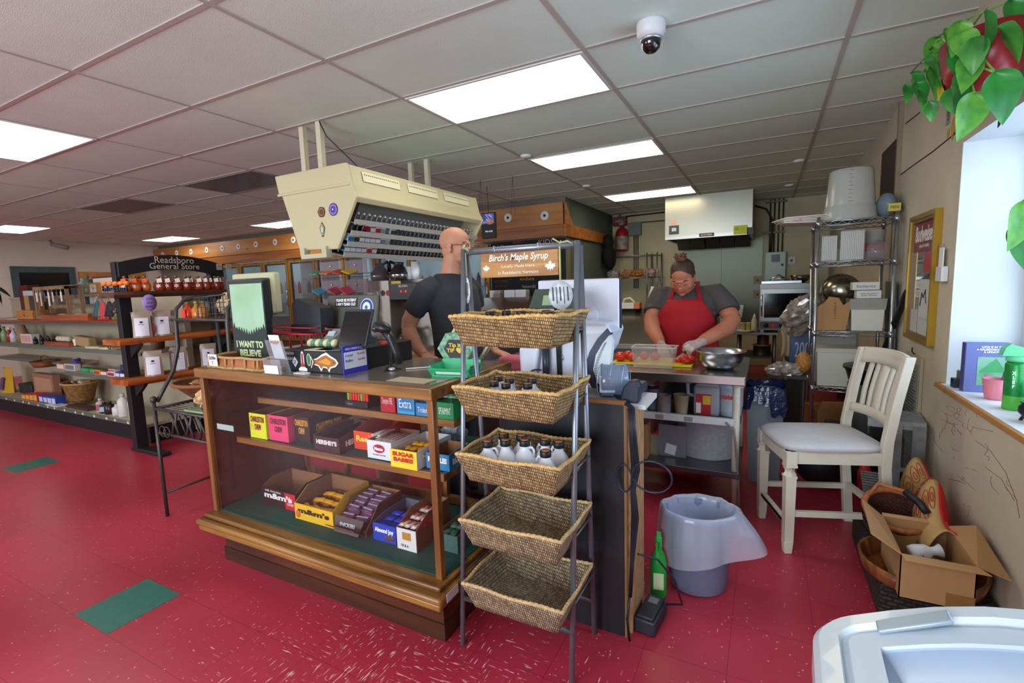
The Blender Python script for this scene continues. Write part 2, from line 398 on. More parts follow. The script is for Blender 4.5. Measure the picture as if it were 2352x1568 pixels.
# cooler room behind its glass doors
ci = MB(); ci.bx(-10.75, -3.8, 7.45, 7.5, 0, 2.6); ci.bx(-10.75, -3.8, YC+.15, 7.5, 2.3, 2.35); ci.bx(-10.8, -10.75, YC+.15, 7.5, 0, 2.6); ci.bx(-3.8, -3.75, YC+.15, 7.5, 0, 2.6)
ci.bx(-10.75, -3.8, YC+.15, 7.5, .0, .05)
struct('wall_cooler_inside', ci, M('d6dde0', .6))
struct('baseboard_right', MB().bx(XR-.012, XR, 3.3, YB, 0, .1), M('3b2a26', .6))
# seams, cracks and scribbles on the right wall
def wallpts(ps): return [PX(a, b_, XR-.001) for a, b_ in ps]
cr = MB()
cr.tube(wallpts([(2069, 401), (2100, 378), (2140, 350), (2175, 322), (2201, 300)]), .004, 5)
cr.tube(wallpts([(2080, 284), (2098, 270), (2113, 258)]), .004, 5)
cr.build('wall_crack', M('3a2c1c', .9), wall_r)
pk = MB()
for a, b_, c_, d_ in ((2190, 290, 14, 22), (2178, 305, 8, 8), (2232, 0, 0, 0)):
    if c_: pk.prism([(-c_*.0027, 0), (-.01, -d_*.003), (c_*.002, -d_*.001), (c_*.0015, d_*.0022), (-.01, d_*.002)], .002, PX(a, b_, XR-.0025), (0, -1, 0), Z_)
pk.build('peeled_patch', M('c79a3a', .9), wall_r)
MB().prism([(-.012, -.09), (.012, -.085), (.016, .09), (-.008, .1)], .002, PX(2299, 240, XR-.003), (0, -1, 0), Z_).build('dark_scuff', M('4a4038', .9), wall_r)
mk = MB().prism([(-.03, -.055), (.03, -.055), (.03, .055), (-.03, .055)], .001, PX(2178, 262, XR-.002), (0, -1, 0), Z_).build('tape', M('8d9186', .5), wall_r)
text('KNA', .03, PX(2178, 262, XR-.004), (0, 0, 1), (0, 1, 0), INK, wall_r, fit=.07)
random.seed(4)
for col, n_, x0, x1, y0, y1 in (('b23a2c', 16, 2160, 2230, 925, 985), ('3b3b3b', 14, 2150, 2290, 960, 1100), ('9a6b3a', 6, 2180, 2330, 1000, 1180)):
    s_ = MB()
    for k in range(n_):
        px, py = random.uniform(x0, x1), random.uniform(y0, y1); a = random.uniform(.3, 1.4); ln = random.uniform(12, 46)
        s_.tube(wallpts([(px+math.cos(a)*ln*t+9*math.sin(t*3+k), py+math.sin(a)*ln*t) for t in (0, .3, .6, 1)]), .0006, 4)
    s_.build('crayon_scribble', M(col, .9), wall_r)
s_ = MB(); s_.tube(wallpts([(2240, 1012), (2275, 1035), (2310, 1085), (2335, 1150), (2342, 1190)]), .0009, 4); s_.tube(wallpts([(2262, 1072), (2300, 1100), (2330, 1150)]), .0009, 4)
s_.build('crayon_scribble', M('7a3a2a', .9), wall_r)
# edge conduit where the kitchen part of the wall begins, dark window recess put in as a flat dark-coloured panel
struct('trim_5', MB().bx(XR-.03, XR, 4.54, 4.575, 1.2, CE), M('8a7a5e', .5))
single('dark_recess_panel', MB().bx(XR-.02, XR-.002, 4.62, 5.15, 1.95, 2.45), M('40372c', .9), 'flat dark panel standing for the dark window recess behind the big tub', 'board')
# ------------------------------------------------------------------ ceiling lights
LT = EMIT('fffdf6', 5.2); LTW = EMIT('fff0c8', 4.6)
FRM = M('d9d7d0', .5)
def light(i, jj, label, mt=None, on=True, width=1):
    x0 = i*1.2192-2.096; y0 = jj*.6096+1.358
    t = thing('ceiling_light', label, 'ceiling light', (x0+.6096, y0+.3048, CE-.004), group='flat panel lights in the drop ceiling' if on else 'unlit ceiling panels')
    a, b_ = .597, .292
    q = MB()
    for sx in (-1, 1): q.bx(sx*a, sx*(a-.018), -b_, b_, -.008, 0); q.bx(-a, a, sx*b_, sx*(b_-.018), -.008, 0)
    q.build('frame', FRM if on else M('8a8682', .4), t)
    MB().bx(-a+.018, a-.018, -b_+.018, b_-.018, -.005, -.001).build('diffuser', mt or LT, t)
light(0, 2, 'large lit ceiling panel right above the counter, nearest of the lights')
light(0, 5, 'warm lit ceiling panel, second in the row towards the range hood', LTW)
light(0, 9, 'warm lit ceiling panel just before the range hood', LTW)
light(-3, 0, 'lit ceiling panel cut by the left edge of the photo')
light(-8, 3, 'small far lit panel at the left, above the mirror')
light(-8, 7, 'far lit panel above the wooden header near the left corner')
light(-5, 7, 'lit panel partly hidden behind the hanging cigarette rack')
light(-3, -4, 'lit ceiling panel behind the viewer, left'); light(0, -4, 'lit ceiling panel behind the viewer, right'); light(-7, -3, 'lit ceiling panel behind the viewer, far left')
DK = M('5d5f63', .25)
light(-3, 3, 'unlit grey ceiling panel left of the hanging rack', DK, False)
light(-5, 3, 'unlit grey ceiling panel further left', M('7b7470', .5), False)
# ceiling camera, small domes
t = thing('security_camera', 'white and black dome security camera on the ceiling by the big light', 'security camera', (-.514, 2.50, CE-.001), rot=(PI, 0, 0))
MB().lathe([(0, 0), (.066, 0), (.068, .012), (.066, .05), (.052, .072), (0, .072)]).build('housing', M('d9dadb', .4), t)
MB().lathe([(.047, .07), (.048, .09), (.04, .118), (.022, .135), (0, .14)]).build('lens_dome', M('101114', .05, coat=1), t)
MB().lathe([(.047, .07), (.053, .074), (.05, .084), (.046, .086)]).build('ring', M('bfc0c1', .25, .6), t)
d0 = None
for x, y, lb in ((-2.05, 4.30, 'round white sprinkler plate beside the second warm light'), (-2.04, 6.03, 'round white sprinkler plate before the third light'), (.278, 6.16, 'round white sprinkler plate in the brownish ceiling over the kitchen'), (.245, 7.69, 'round white sprinkler plate nearest the kitchen back wall')):
    if d0 is None: d0 = single('ceiling_plate', MB().lathe([(0, 0), (.055, 0), (.05, -.016), (.02, -.022), (0, -.022)]), WHITE, lb, 'sprinkler plate', 'white plates on the ceiling', loc=(x, y, CE))
    else: dup(d0, (x, y, CE), label=lb)
t = thing('security_camera', 'small bullet security camera high on the far left wall', 'security camera', PZ(115, 552, 2.66))
MB().cyl((0, 0, 0), (0.05, 0, -.06), .02).build('bracket', M('77736c', .5), t)
MB().cyl((.03, 0.0, -.07), (.2, .2, -.15), .045).build('housing', M('8a8880', .4), t)
# ================================================================== HANGING CIGARETTE RACK
BEI = M('cbbf95', .45); BEI2 = M('c9bf9a', .45)
RX = -2.0
t = thing('cigarette_rack', 'long beige plastic cigarette rack hanging from the ceiling over the counter', 'cigarette rack', (-2.84, 3.28, 2.684))
rk = t
def L_(x, y, z): return (x+2.84, y-3.28, z-2.684)
ya, yb = 2.45, 4.10
prof = [(-3.215, 2.316), (-2.498, 2.316), (-2.465, 2.171), (-2.422, 2.088), (-2.629, 1.754), (-3.011, 1.769), (-3.15, 2.16), (-3.185, 2.182)]
def endcap(y0, y1, nm):
    e = MB()
    e.prism([(p[0]+2.84, p[1]-2.684) for p in prof], y1-y0, (0, y1-3.28, 0), X_, Z_)
    o = e.build(nm, BEI, t)
    md = o.modifiers.new('b', 'BEVEL'); md.width = .008; md.segments = 2
    return o
endcap(ya, ya+.03, 'end_panel'); endcap(yb-.03, yb, 'end_panel')
hd = MB().prism([(-3.20+2.84, 2.31-2.684), (-2.50+2.84, 2.31-2.684), (-2.47+2.84, 2.175-2.684), (-2.43+2.84, 2.09-2.684), (-2.455+2.84, 2.055-2.684), (-2.62+2.84, 2.14-2.684), (-3.15+2.84, 2.165-2.684)], yb-ya-.06, (0, yb-.03-3.28, 0), X_, Z_)
h_ = hd.build('canopy', BEI, t); md = h_.modifiers.new('b', 'BEVEL'); md.width = .006; md.segments = 2
MB().prism([(-3.14+2.84, 2.17-2.684), (-2.60+2.84, 2.16-2.684), (-2.80+2.84, 1.80-2.684), (-3.0+2.84, 1.78-2.684)], yb-ya-.06, (0, yb-.03-3.28, 0), X_, Z_).build('back_panel', M('8f8c82', .5), t)
e = MB(); e.bx(*[v for v in (-3.19+2.84, -2.47+2.84, ya-.008-3.28, ya+.004-3.28, 2.165-2.684, 2.185-2.684)], bev=.004)
e.build('seam_band', BEI, t)
# vent strips on the canopy face (sloping plane)
fn = Vector((.145, 0, .033)).normalized(); up = Vector((-.033, 0, .145)).normalized()
for a, b_ in ((2.58, 2.96), (3.06, 3.44), (3.54, 3.92)):
    o_ = Vector(((-2.4815+2.84), 0, 2.243-2.684))+fn*.002
    v = MB(); yc = (a+b_)/2-3.28; v.prism([(-.19, -.035), (.19, -.035), (.19, .035), (-.19, .035)], .004, o_+Vector((0, yc, 0)), Y_, up)
    s_ = v.build('vent_strip', M('e5ddb8', .45), t)
    v = MB()
    for k in range(18):
        v.prism([(-.004, -.004), (.004, -.004), (.004, .004), (-.004, .004)], .001, o_+fn*.0045+up*.014+Vector((0, yc-.17+k*.02, 0)), Y_, up)
    v.build('vent_hole', M('54503e', .7), s_)
# four sloping tiers with pusher lanes; slope runs from (-2.455,2.055) down to (-2.629,1.765)
GRY = M('a8a6a0', .4); GRD = M('6e6a66', .5); CLR = M('d8d8d4', .25, alpha=.75)
tiers = []
for k in range(4):
    f = k/4; x = -2.478-.165*f-.02; z = 2.03-.285*f-.02
    tiers.append((x, z))
    tr = MB().mat(GRD); tr.box(L_(x-.12, 3.275, z-.055), (.26, yb-ya-.07, .006), (0, .25, 0))
    tr.mat(GRY); tr.box(L_(x+.012, 3.275, z-.078), (.006, yb-ya-.07, .034), (0, .35, 0))
    ts = tr.build('shelf_tray', None, t)
    dv = MB()
    for q in range(30):
        y = ya+.06+q*.0535
        dv.tube([L_(x-.02, y, z-.012), L_(x-.045, y+.006, z-.006), L_(x-.07, y+.014, z-.02), L_(x-.085, y+.016, z-.05)], [.008, .007, .006, .005], 5)
    dv.build('pusher_row', CLR, ts)
# little plate at the near upper corner
MB().box(L_(-2.50, ya+.045, 2.0), (.008, .05, .14), (0, .54, 0)).build('corner_plate', M('3f302c', .4, .5), t)
for px, py in ((685, 290), (728, 277)): 
    p = PZ(px, py, CE)
for x, y in ((-3.08, 2.62), (-2.88, 2.60), (-3.11, 3.90), (-2.90, 3.88)):
    MB().bx(x-.022+2.84, x+.022+2.84, y-.018-3.28, y+.018-3.28, 2.31-2.684, -.002).build('hanging_post', M('cfc7a8', .5), t)
q = MB(); q.bx(-2.98+2.84, -2.72+2.84, ya-.02-3.28, ya+.04-3.28, 1.70-2.684, 1.735-2.684, bev=.006)
for s_ in (-.11, .11): q.bx(-2.85+2.84+s_-.022, -2.85+2.84+s_+.022, ya-.02-3.28, ya+.03-3.28, 1.73-2.684, 1.78-2.684)
q.build('handle_bracket', M('c6c09e', .5), t)
# stickers on the end panel (flat discs)
def disc(r, cx, cz, y, sx=1, n=28, rough=0): return [(cx+r*sx*math.cos(2*PI*k/n)*(1+rough*math.sin(k*5)), cz+r*math.sin(2*PI*k/n)*(1+rough*math.sin(k*5))) for k in range(n)]
def sticker(px, py, r, cols, name='sticker', Yp=ya, sx=1, rough=0):
    p = PY(px, py, Yp); s_ = MB()
    for k, (c_, rr) in enumerate(cols):
        s_.mat(M(c_, .4)); s_.prism(disc(rr*r, 0, 0, 0, sx, rough=rough if k == 0 else 0), .0008, (p.x+2.84, Yp-.0022-k*.0012-3.28, p.z-2.684), X_, Z_)
    return s_.build(name, None, t)
sticker(739, 487, .036, (('3a2a1c', 1), ('9a5a30', .8), ('5a3a22', .5)), rough=.06)
sticker(766, 481, .043, (('2a2370', 1), ('8f7fd8', .82), ('a93fa0', .62), ('3b3590', .5), ('e8e8f4', .14)))
p = PY(741, 527, ya); s_ = MB()
for k, c_ in enumerate(('2a2a2a', 'e0b040', '46a8a0', 'd8d0b8')):
    s_.mat(M(c_, .5)); w_ = .026-.006*k
    s_.prism([(-w_, .012), (0, .052-.01*k), (w_, .012), (.008, -.05+.01*k), (-.008, -.05+.01*k)], .0008, (p.x+2.84, ya-.002-k*.001-3.28, p.z-2.684), X_, Z_)
s_.build('sticker', None, t)
# packs of cigarettes, each one a thing lying in its lane
def pack(x, y, z, c1, c2, label):
    o = thing('cigarette_pack', label, 'cigarette pack', (x, y, z), group='cigarette packs in the hanging rack', rot=(0, .30, 0))
    MB().bx(-.044, .044, -.025, .025, -.026, .026-.004).build('carton', M(c1, .3), o)
    MB().bx(.0445, .0455, -.024, .024, -.024, .004).build('label_panel', M(c2, .4), o)
    MB().bx(-.02, .045, -.0255, .0255, .010, .0225).build('lid', M('e6e6e6', .35), o)
cols = {1: [(3, 'a52230', 'ddd'), (4, 'e8e8e8', 'c22a2a'), (5, 'f0f0f0', '999999'), (7, 'e9efe9', '2b5a4a')],
        2: [(0, 'b8dce6', '2c6fae'), (1, 'e8d23a', '3a3a3a'), (2, '2f7a50', 'e8e8e8'), (3, '3a4aa8', 'e8e8e8'), (4, 'c2222e', 'e8e8e8'), (5, 'b81f2c', 'f0f0f0'), (6, 'e6e8ea', '8a8f98'), (7, 'eceeef', 'a9adb5')],
        3: [(0, '1f5f4c', 'e8e8e8'), (1, '2d8672', 'e8e8e8'), (2, '2a7f6b', 'e8e8e8'), (3, 'c0202c', 'e8e8e8'), (4, 'eceeee', 'c9302c'), (5, 'b91f2a', 'e8e8e8')]}
cn = {'b8dce6': 'pale blue', 'e8d23a': 'yellow', '2f7a50': 'green', '3a4aa8': 'blue', 'c2222e': 'bright red', 'b81f2c': 'dark red', 'e6e8ea': 'silver', 'eceeef': 'white', '1f5f4c': 'dark green', '2d8672': 'teal', '2a7f6b': 'sea green', 'c0202c': 'red', 'eceeee': 'white and red', 'b91f2a': 'crimson', 'a52230': 'dark red', 'e8e8e8': 'white with a red front', 'f0f0f0': 'white and grey', 'e9efe9': 'white and green'}
rn = {1: 'in the second tier of the rack', 2: 'in the third tier of the rack', 3: 'in the lowest tier of the rack'}
for k, lst in cols.items():
    x, z = tiers[k]
    for q, c1, c2 in lst:
        y = ya+.085+q*.0535+(.02 if k == 1 else 0)
        pack(x-.042, y, z-.018, c1, 'dddddd' if c2 == 'ddd' else c2, '%s cigarette pack %s' % (cn[c1], rn[k]))
# cable running from the ceiling into the rack
cb = MB().tube([PZ(733, 278, CE-.01), PZ(735, 278, CE-.01)+Vector((.02, .03, -.10)), Vector((-2.72, 2.72, 2.42)), Vector((-2.60, 2.70, 2.32))], .004, 6)
single('power_cord', cb, BLACK, 'thin black cord dropping from the ceiling to the hanging rack', 'cord')
# ================================================================== WOODEN HEADER OVER THE COOLER
PINE = WOOD('c98a45', 'a9692c', 0, .4, 1.2, knots=True); PINED = WOOD('b9722a', '8f4f1a', 0, .4, 1.4)
t = thing('wooden_header', 'long pine board header with white rings above the cooler doors', 'header', (-7.8, YC, 2.13))
x0, x1 = XL+.01, XC
hb = MB().bx(x0+7.8, x1+7.8, -.12, -.085, 2.30-2.13, 2.60-2.13).build('upper_board', PINE, t)
MB().bx(x0+7.8, x1+7.8, -.10, -.06, 2.135-2.13, 2.298-2.13).build('lower_board', PINED, t)
MB().bx(x0+7.8, x1+7.8, -.0595, -.001, .17, .43).build('backing', M('4b3a26', .8), t)
pts = [(374, 585), (406, 581), (439, 578), (475, 574), (511, 570), (548, 566), (588, 561), (632, 556), (674, 551), (1167, 500), (1251, 495)]
for px, py in pts:
    p = PY(px, py, YC-.12); c_ = (p.x+7.8, -.1215, p.z-2.13)
    r_ = MB().mat(WHITE); r_.lathe([(.0, 0), (.062, 0), (.066, .004), (.06, .007), (0, .007)], c_, 24, rot=(PI/2, 0, 0))
    r_.mat(M('33333a', .6)); r_.lathe([(0, .0075), (.02, .0075), (0, .009)], c_, 16, rot=(PI/2, 0, 0)); r_.build('white_ring', None, t)
# continuation along the kitchen side
t = thing('side_header', 'pine board running back along the green kitchen side wall', 'header', (XC, YC, 2.13))
MB().bx(.004, .045, -.1, 2.1, 0, .17).build('side_board', PINED, t)
MB().prism([(0, 0), (.28, 0), (0, .3)], .03, (.006, -.06, .17), (0, 1, 0), Z_).build('bracket', PINE, t)
# ------------------------------------------------------------------ cooler doors
YEL = WOOD('b98c35', '8e641f', 2, .4, 2)
gl = GLASS('e8f2f5', .05); DK2 = M('2c3034', .5)
c0 = None; names = ['farthest left', 'second from the left', 'third from the left', 'fourth from the left, right of the third', 'behind the hanging rack', 'right of the rack', 'behind the coffee pots', 'nearest the man', 'last before the chalkboards']
wd = .772
for k in range(9):
    x = -10.75+k*wd
    if c0 is None:
        c0 = thing('cooler_door', 'glass cooler door in a yellowish wood frame, '+names[k], 'cooler door', (x+wd/2, YC, .5), group='row of cooler doors')
        f_ = MB(); hw = wd/2-.008
        f_.bx(-hw, -hw+.06, -.05, 0, .0, 1.61); f_.bx(hw-.06, hw, -.05, 0, .0, 1.61); f_.bx(-hw+.06, hw-.06, -.05, 0, 1.55, 1.61); f_.bx(-hw+.06, hw-.06, -.05, 0, 0, .06)
        f_.build('door_frame', YEL, c0); 
        f_ = MB(); g_ = hw-.06
        f_.bx(-g_, -g_+.02, -.04, -.005, .06, 1.55); f_.bx(g_-.02, g_, -.04, -.005, .06, 1.55); f_.bx(-g_, g_, -.04, -.005, 1.53, 1.55)
        f_.build('gasket', DK2, c0)
        MB().bx(-g_, g_, -.025, -.02, .06, 1.53).build('pane', gl, c0)
        MB().tube([(hw-.03, -.05, .7), (hw-.03, -.09, .72), (hw-.03, -.09, 1.0), (hw-.03, -.05, 1.02)], .01).build('handle', CHROME, c0)
    else: dup(c0, (x+wd/2, YC, .5), label='glass cooler door in a yellowish wood frame, '+names[k])
# shelves and drinks inside
for z in (1.0, 1.45):
    single('cooler_shelf', MB().bx(-10.7, -3.85, YC+.17, 7.3, z-.02, z), M('e4e8ea', .5), 'white wire shelf inside the cooler, '+('upper' if z > 1.2 else 'lower'), 'shelf')
bc = [('c9d4dc', 'clear'), ('3d86c4', 'blue'), ('d0392f', 'red'), ('e8e4da', 'white'), ('3c8a4a', 'green'), ('2b2b30', 'dark'), ('d98a2b', 'orange')]
bt = {}
for c_, n_ in bc:
    o = thing('drink_bottle', n_+' drink bottle', 'bottle', (0, 0, 0), group='drink bottles in the cooler')
    MB().lathe([(0, 0), (.034, 0), (.036, .02), (.036, .15), (.03, .18), (.014, .22), (.014, .235), (0, .235)], seg=12).build('bottle_body', M(c_, .2), o)
    MB().lathe([(0, .235), (.016, .235), (.016, .255), (0, .255)], seg=10).build('cap', WHITE, o)
    bt[n_] = [o, 0]
random.seed(11)
for z, zn in ((1.45, 'upper'), (1.0, 'lower')):
    for k in range(46 if z > 1.2 else 16):
        x = -10.6+k*.145 if z > 1.2 else -9+k*.15
        if z > 1.2 and -6.6 < x < -5.9: continue
        c_, n_ = random.choice(bc); n_ = bc[(k//4*3+k % 2) % 7][1]
        lb = '%s drink bottle on the %s shelf behind the cooler glass' % (n_, zn)
        o, u = bt[n_]
        if not u: o.location = (x, YC+.30, z); o['label'] = lb; bt[n_][1] = 1
        else: dup(o, (x, YC+.30, z), label=lb)
for n_ in bt:
    if not bt[n_][1]:
        for ch in list(bt[n_][0].children): bpy.data.objects.remove(ch)
        bpy.data.objects.remove(bt[n_][0])
for k, x in enumerate((-9.6, -7.3, -4.9)):
    t = thing('cooler_lamp', 'white tube light inside the cooler, '+('left', 'middle', 'right')[k], 'light', (x, YC+.22, 2.1))
    MB().cyl((-.8, 0, 0), (.8, 0, 0), .016).build('tube', EMIT('f2f8ff', 7), t)
    MB().bx(-.82, .82, -.02, .02, .02, .04).build('housing', WHITE, t)
# ------------------------------------------------------------------ chalkboards
CHB = M('23262a', .8, var=.15, scale=3)
t = thing('chalkboard_menu', 'black chalkboard strip headed WRAPS + SALADS and KIDS under the pine header', 'chalkboard', (-3.17, YC-.002, 1.1))
MB().bx(-.62, .61, -.02, 0, 0, 1.02).build('board', CHB, t)
def chalk(s_, px, py, w_, h_, c_, sh=0):
    py += 7 if py < 570 else 0
    p = PY(px, py, YC-.03); return text(s_, .1, (p.x+3.17, -.0225, p.z-1.1), X_, Z_, M(c_, .9), t, fit=w_, fith=h_, shear=sh)
chalk('KIDS', 1254, 549, .24, .085, 'c8a6a0'); chalk('WRAPS +', 1190, 549, .2, .05, '9a4a80'); chalk('SALADS', 1193, 563, .2, .04, '7a3a68'); chalk('LD', 1150, 561, .12, .075, '6f8f78')
for k, (px, py, s_, c_) in enumerate(((1120, 605, 'veggie  meatball', '5f8f70'), (1120, 625, 'turkey club', '8a8f90'), (1150, 645, 'ham + cheese', '8a5a50'), (1205, 625, 'caesar   chicken', '9a4a80'), (1262, 622, 'grilled cheese', '9a8a5a'), (1115, 657, 'Fries', '8a8f90'), (1150, 657, 'onion rings  wings', '8f4a40'), (1215, 658, 'Mushrooms $4.5', 'c9c9c4'), (1210, 640, 'sides', 'b7a23a'))):
    chalk(s_, px, py, .2+.02*(k % 3), .045, c_)
# screen hanging under the ceiling beside the rack
p = PY(1123, 518, 5.3)
t = thing('hanging_screen', 'dark menu screen with blue picture reading No-Lish beside the pine boards', 'screen', p, rz=.0)
MB().bx(-.10, .10, -.02, .02, -.155, .155, bev=.004).build('case', BLACK, t)
MB().bx(-.09, .09, -.0215, -.0205, .02, .145).build('picture', EMIT('3a3f78', .55), t)
q = MB(); random.seed(2)
for k in range(22):
    a = random.uniform(-.085, .05); b_ = random.uniform(.05, .14); q.tube([(a, -.022, b_), (a+.03, -.022, b_-.025)], .0016, 4)
q.build('picture_detail', EMIT('9aa8e8', .8), t)
MB().prism(disc(.035, .03, .045, 0, 1.6), .001, (0, -.0218, 0), X_, Z_).build('picture_food', EMIT('8a5a48', .6), t)
text('No-Lish', .04, (.01, -.022, -.07), X_, Z_, EMIT('c8ccd4', .9), t, fit=.1, fith=.022)
MB().tube([(0, 0, .155), (-.02, .02, .5), (0, 0, CE-p.z-.001)], .003, 5).build('hanging_wire', BLACK, t)
for x, y in ((1103, 412), (1177, 404)):
    p = PZ(x, y, CE); s_ = MB().tube([p, p+Vector((.02, .0, -.42))], .002, 5).tube([p, p+Vector((-.03, .0, -.42))], .002, 5)
    single('hanging_wire', s_, M('4a4846', .5), 'thin wires hooked on the ceiling grid '+('right behind the rack' if x < 1150 else 'above the pine boards'), 'wire')
# far left wall: mirror, pine frame, signs
t = thing('dark_mirror', 'large dark mirror in a blue-grey wooden frame on the far left wall', 'mirror', (XL+.001, 4.42, .8))
y0, y1, z1 = -.50, .50, 1.36
q = MB(); q.bx(0, .04, y0, y1, z1-.12, z1); q.bx(0, .04, y0, y1, 0, .12); q.bx(0, .04, y0, y0+.11, 0, z1); q.bx(0, .04, y1-.11, y1, 0, z1)
q.build('frame', M('3d5358', .5, var=.2), t); MB().bx(0, .015, y0+.1, y1-.1, .1, z1-.1).build('glass', M('0d1012', .15), t)
t = thing('wall_frame', 'open pine wood frame on the far wall behind the peace sign', 'frame', (XL+.001, 5.35, .8))
q = MB(); q.bx(0, .03, -.37, .9, 1.14, 1.26); q.bx(0, .03, -.37, -.24, 0, 1.14); q.build('frame_rail', PINE, t)
# cold table beneath the chalkboards
p = PY(1170, 690, 5.4)
t = thing('prep_counter', 'stainless steel sandwich prep counter under the chalkboards', 'counter', (-3.0, 5.75, 0))
MB().bx(-1.0, 1.05, -.3, .42, 0, .9).build('cabinet', M('6d6f70', .35, .9), t)
MB().bx(-1.02, 1.07, -.36, .44, .9, .95, bev=.01).build('worktop', STEEL, t)
MB().prism([(-.30, 1.15), (.10, 1.30), (.42, 1.30), (.42, .95), (.38, .95), (.38, 1.26), (.10, 1.27), (-.29, 1.13)], 2.07, (-1.02, 0, 0), (0, 1, 0), Z_).build('raised_cover', STEEL, t)
for x in (-.9, .95): MB().bx(x-.02, x+.02, -.2, .2, .95, 1.2).build('support', DSTEEL, t)
for k, x in enumerate((-3.35, -3.12, -2.95)):
    t = thing('plastic_tub', 'clear tub of red food on the steel prep cover, '+('left', 'middle', 'right')[k], 'tub', (x, 5.95, 1.302), group='clear tubs on the prep counter')
    q = MB(); q.bx(-.08, .08, -.06, -.056, 0, .1); q.bx(-.08, .08, .056, .06, 0, .1); q.bx(-.08, -.076, -.06, .06, 0, .1); q.bx(.076, .08, -.06, .06, 0, .1); q.bx(-.08, .08, -.06, .06, 0, .003)
    q.build('tub_wall', GLASS('e8e4e0', .25), t); MB().bx(-.074, .074, -.054, .054, .004, .055).build('food', M('9a3a2c', .6, var=.3, scale=60), t)
# ================================================================== LEFT GONDOLA SHELVING
GB = M('b5a88c', .7, var=.05, scale=1.5); GSH = M('b3a68b', .6); GED = M('5d665e', .5); DKB = M('17181a', .6)
t = thing('gondola_shelving', 'long store shelving with cream shelves and dark kick base at the left', 'shelving', (-7.6, 2.95, 0)); gon = t
gx0, gx1 = -9.9+7.6, -5.46+7.6
MB().bx(gx0, gx1, -.03, .03, .02, 1.50).build('back_panel', GB, t)
MB().bx(gx0, gx1, -.47, -.04, 0, .165).build('kick_base', DKB, t)
def gshelf(nm, xa, xb, z, yf, th=.03, m_=GSH):
    s_ = MB().bx(xa, xb, yf, -.035, z-th, z).build(nm, m_, t)
    MB().bx(xa, xb, yf-.006, yf, z-th-.005, z+.003).build('price_rail', GED, s_); return s_
b_ = gshelf('base_shelf', gx0, gx1, .20, -.48)
q = MB()
for k in range(14): q.bx(gx0+.9+k*.24+.03*(k % 3), gx0+.94+k*.24+.03*(k % 3), -.4885, -.4875, .17, .195)
q.build('price_tag', M('d9cba0', .8), b_)
gshelf('shelf', -7.25+7.6, gx1, .635, -.44); gshelf('shelf', gx0, gx1, .925, -.46); gshelf('shelf', gx0, -7.45+7.6, .70, -.30)
gshelf('shelf', gx0, gx1, 1.215, -.44)
MB().bx(gx0, gx1, -.05, .035, 1.50, 1.53).build('top_ledge', M('b9ad92', .6), t)
RW = WOOD('a8562c', '6f2d14', 0, .4, 1.5)
MB().bx(gx0, gx1-.30, -.50, -.05, 1.217, 1.245).build('wood_top', RW, t)
# the end unit of the shelving, behind the wooden stand
t2 = thing('end_shelving', 'cream pegboard end unit of the store shelving behind the wooden stand', 'shelving', (-5.82, 3.0, 0))
MB().bx(-.0, .03, 0, 1.1, .0, 1.50).build('pegboard', M('c4b896', .7, bump=.3, bscale=300), t2)
for z, d in ((.20, .42), (.60, .30), (.93, .30), (1.22, .25)):
    s_ = MB().bx(.03, d, .02, 1.1, z-.025, z).build('shelf', GSH, t2); MB().bx(d, d+.005, .02, 1.1, z-.03, z+.003).build('price_rail', GED, s_)
MB().bx(.03, .42, .02, 1.1, 0, .172).build('kick_base', DKB, t2)
# ------------------------------------------------------------------ wooden stand with the arched sign
SB = M('1c1b1d', .5); SLAB = WOOD('c26a2c', '8c3f16', 1, .35, 1.6, .3); SLABD = WOOD('6b4430', '3e261b', 1, .4, 1.6)
ex = -5.12
t = thing('wooden_display_stand', 'black post stand with live-edge wood shelves and an arched sign reading Readsboro General Store', 'display stand', (ex, 2.8, 0)); st = t
for y in (2.33, 3.19):
    MB().bx(-.24, -.16, y-.05-2.8, y+.05-2.8, .035, 1.80, bev=.004).build('post', SB, t)
    MB().bx(-.30, .24, y-.045-2.8, y+.045-2.8, 0, .035, bev=.01).build('foot', SB, t)
ar = []
n = 16
for k in range(n+1):
    u = k/n; ar.append(((u-.5)*.96, 1.79+.085*math.sin(PI*u)))
for k in range(n+1):
    u = 1-k/n; ar.append(((u-.5)*.96, 1.66+.075*math.sin(PI*u)))
sg = MB().prism(ar, .035, (-.125, -.04, 0), Y_, Z_).build('sign_board', SB, t)
text('Readsboro', .09, (-.085, -.04, 1.825), Y_, Z_, M('c9bfa8', .6), sg, fit=.36, fith=.062)
text('General Store', .09, (-.085, -.04, 1.765), Y_, Z_, M('c9bfa8', .6), sg, fit=.46, fith=.055)
for y in (.40, .47+.03): 
    s_ = MB().mat(M('9fb0c0', .5)).bx(-.092, -.088, y-.03, y+.03, 1.735, 1.80).mat(M('c98a4a', .5)); s_.prism([(a*1, b_) for a, b_ in disc(.02, 0, 0, 0)], .001, (-.0875, y, 1.768), Y_, Z_); s_.build('sign_sticker', None, sg)
def slab(y0, y1, x0, x1, z0, z1, m_, seed):
    x0 = -.27
    random.seed(seed); q = MB(); n = 14
    fr = [x1+random.uniform(-.012, .012)+.012*math.sin(k*.9) for k in range(n+1)]
    top, bot = [], []
    q.sheet(lambda u, v: Vector(((x0 if v < .001 or v > .999 else (fr[int(round(u*n))] + (-.018 if abs(v-.66) < .1 else 0))), y0+(y1-y0)*u, z1 if v < .5 else z0)), n, 3)
    for u in (0, n):
        y = y0+(y1-y0)*u/n; q.face([(x0, y, z1), (fr[u], y, z1), (fr[u]-.018, y, z0), (x0, y, z0)])
    q.face([(x0, y0, z0), (x0, y0, z1), (x0, y1, z1), (x0, y1, z0)])
    return q.build('slab_shelf', m_, t)
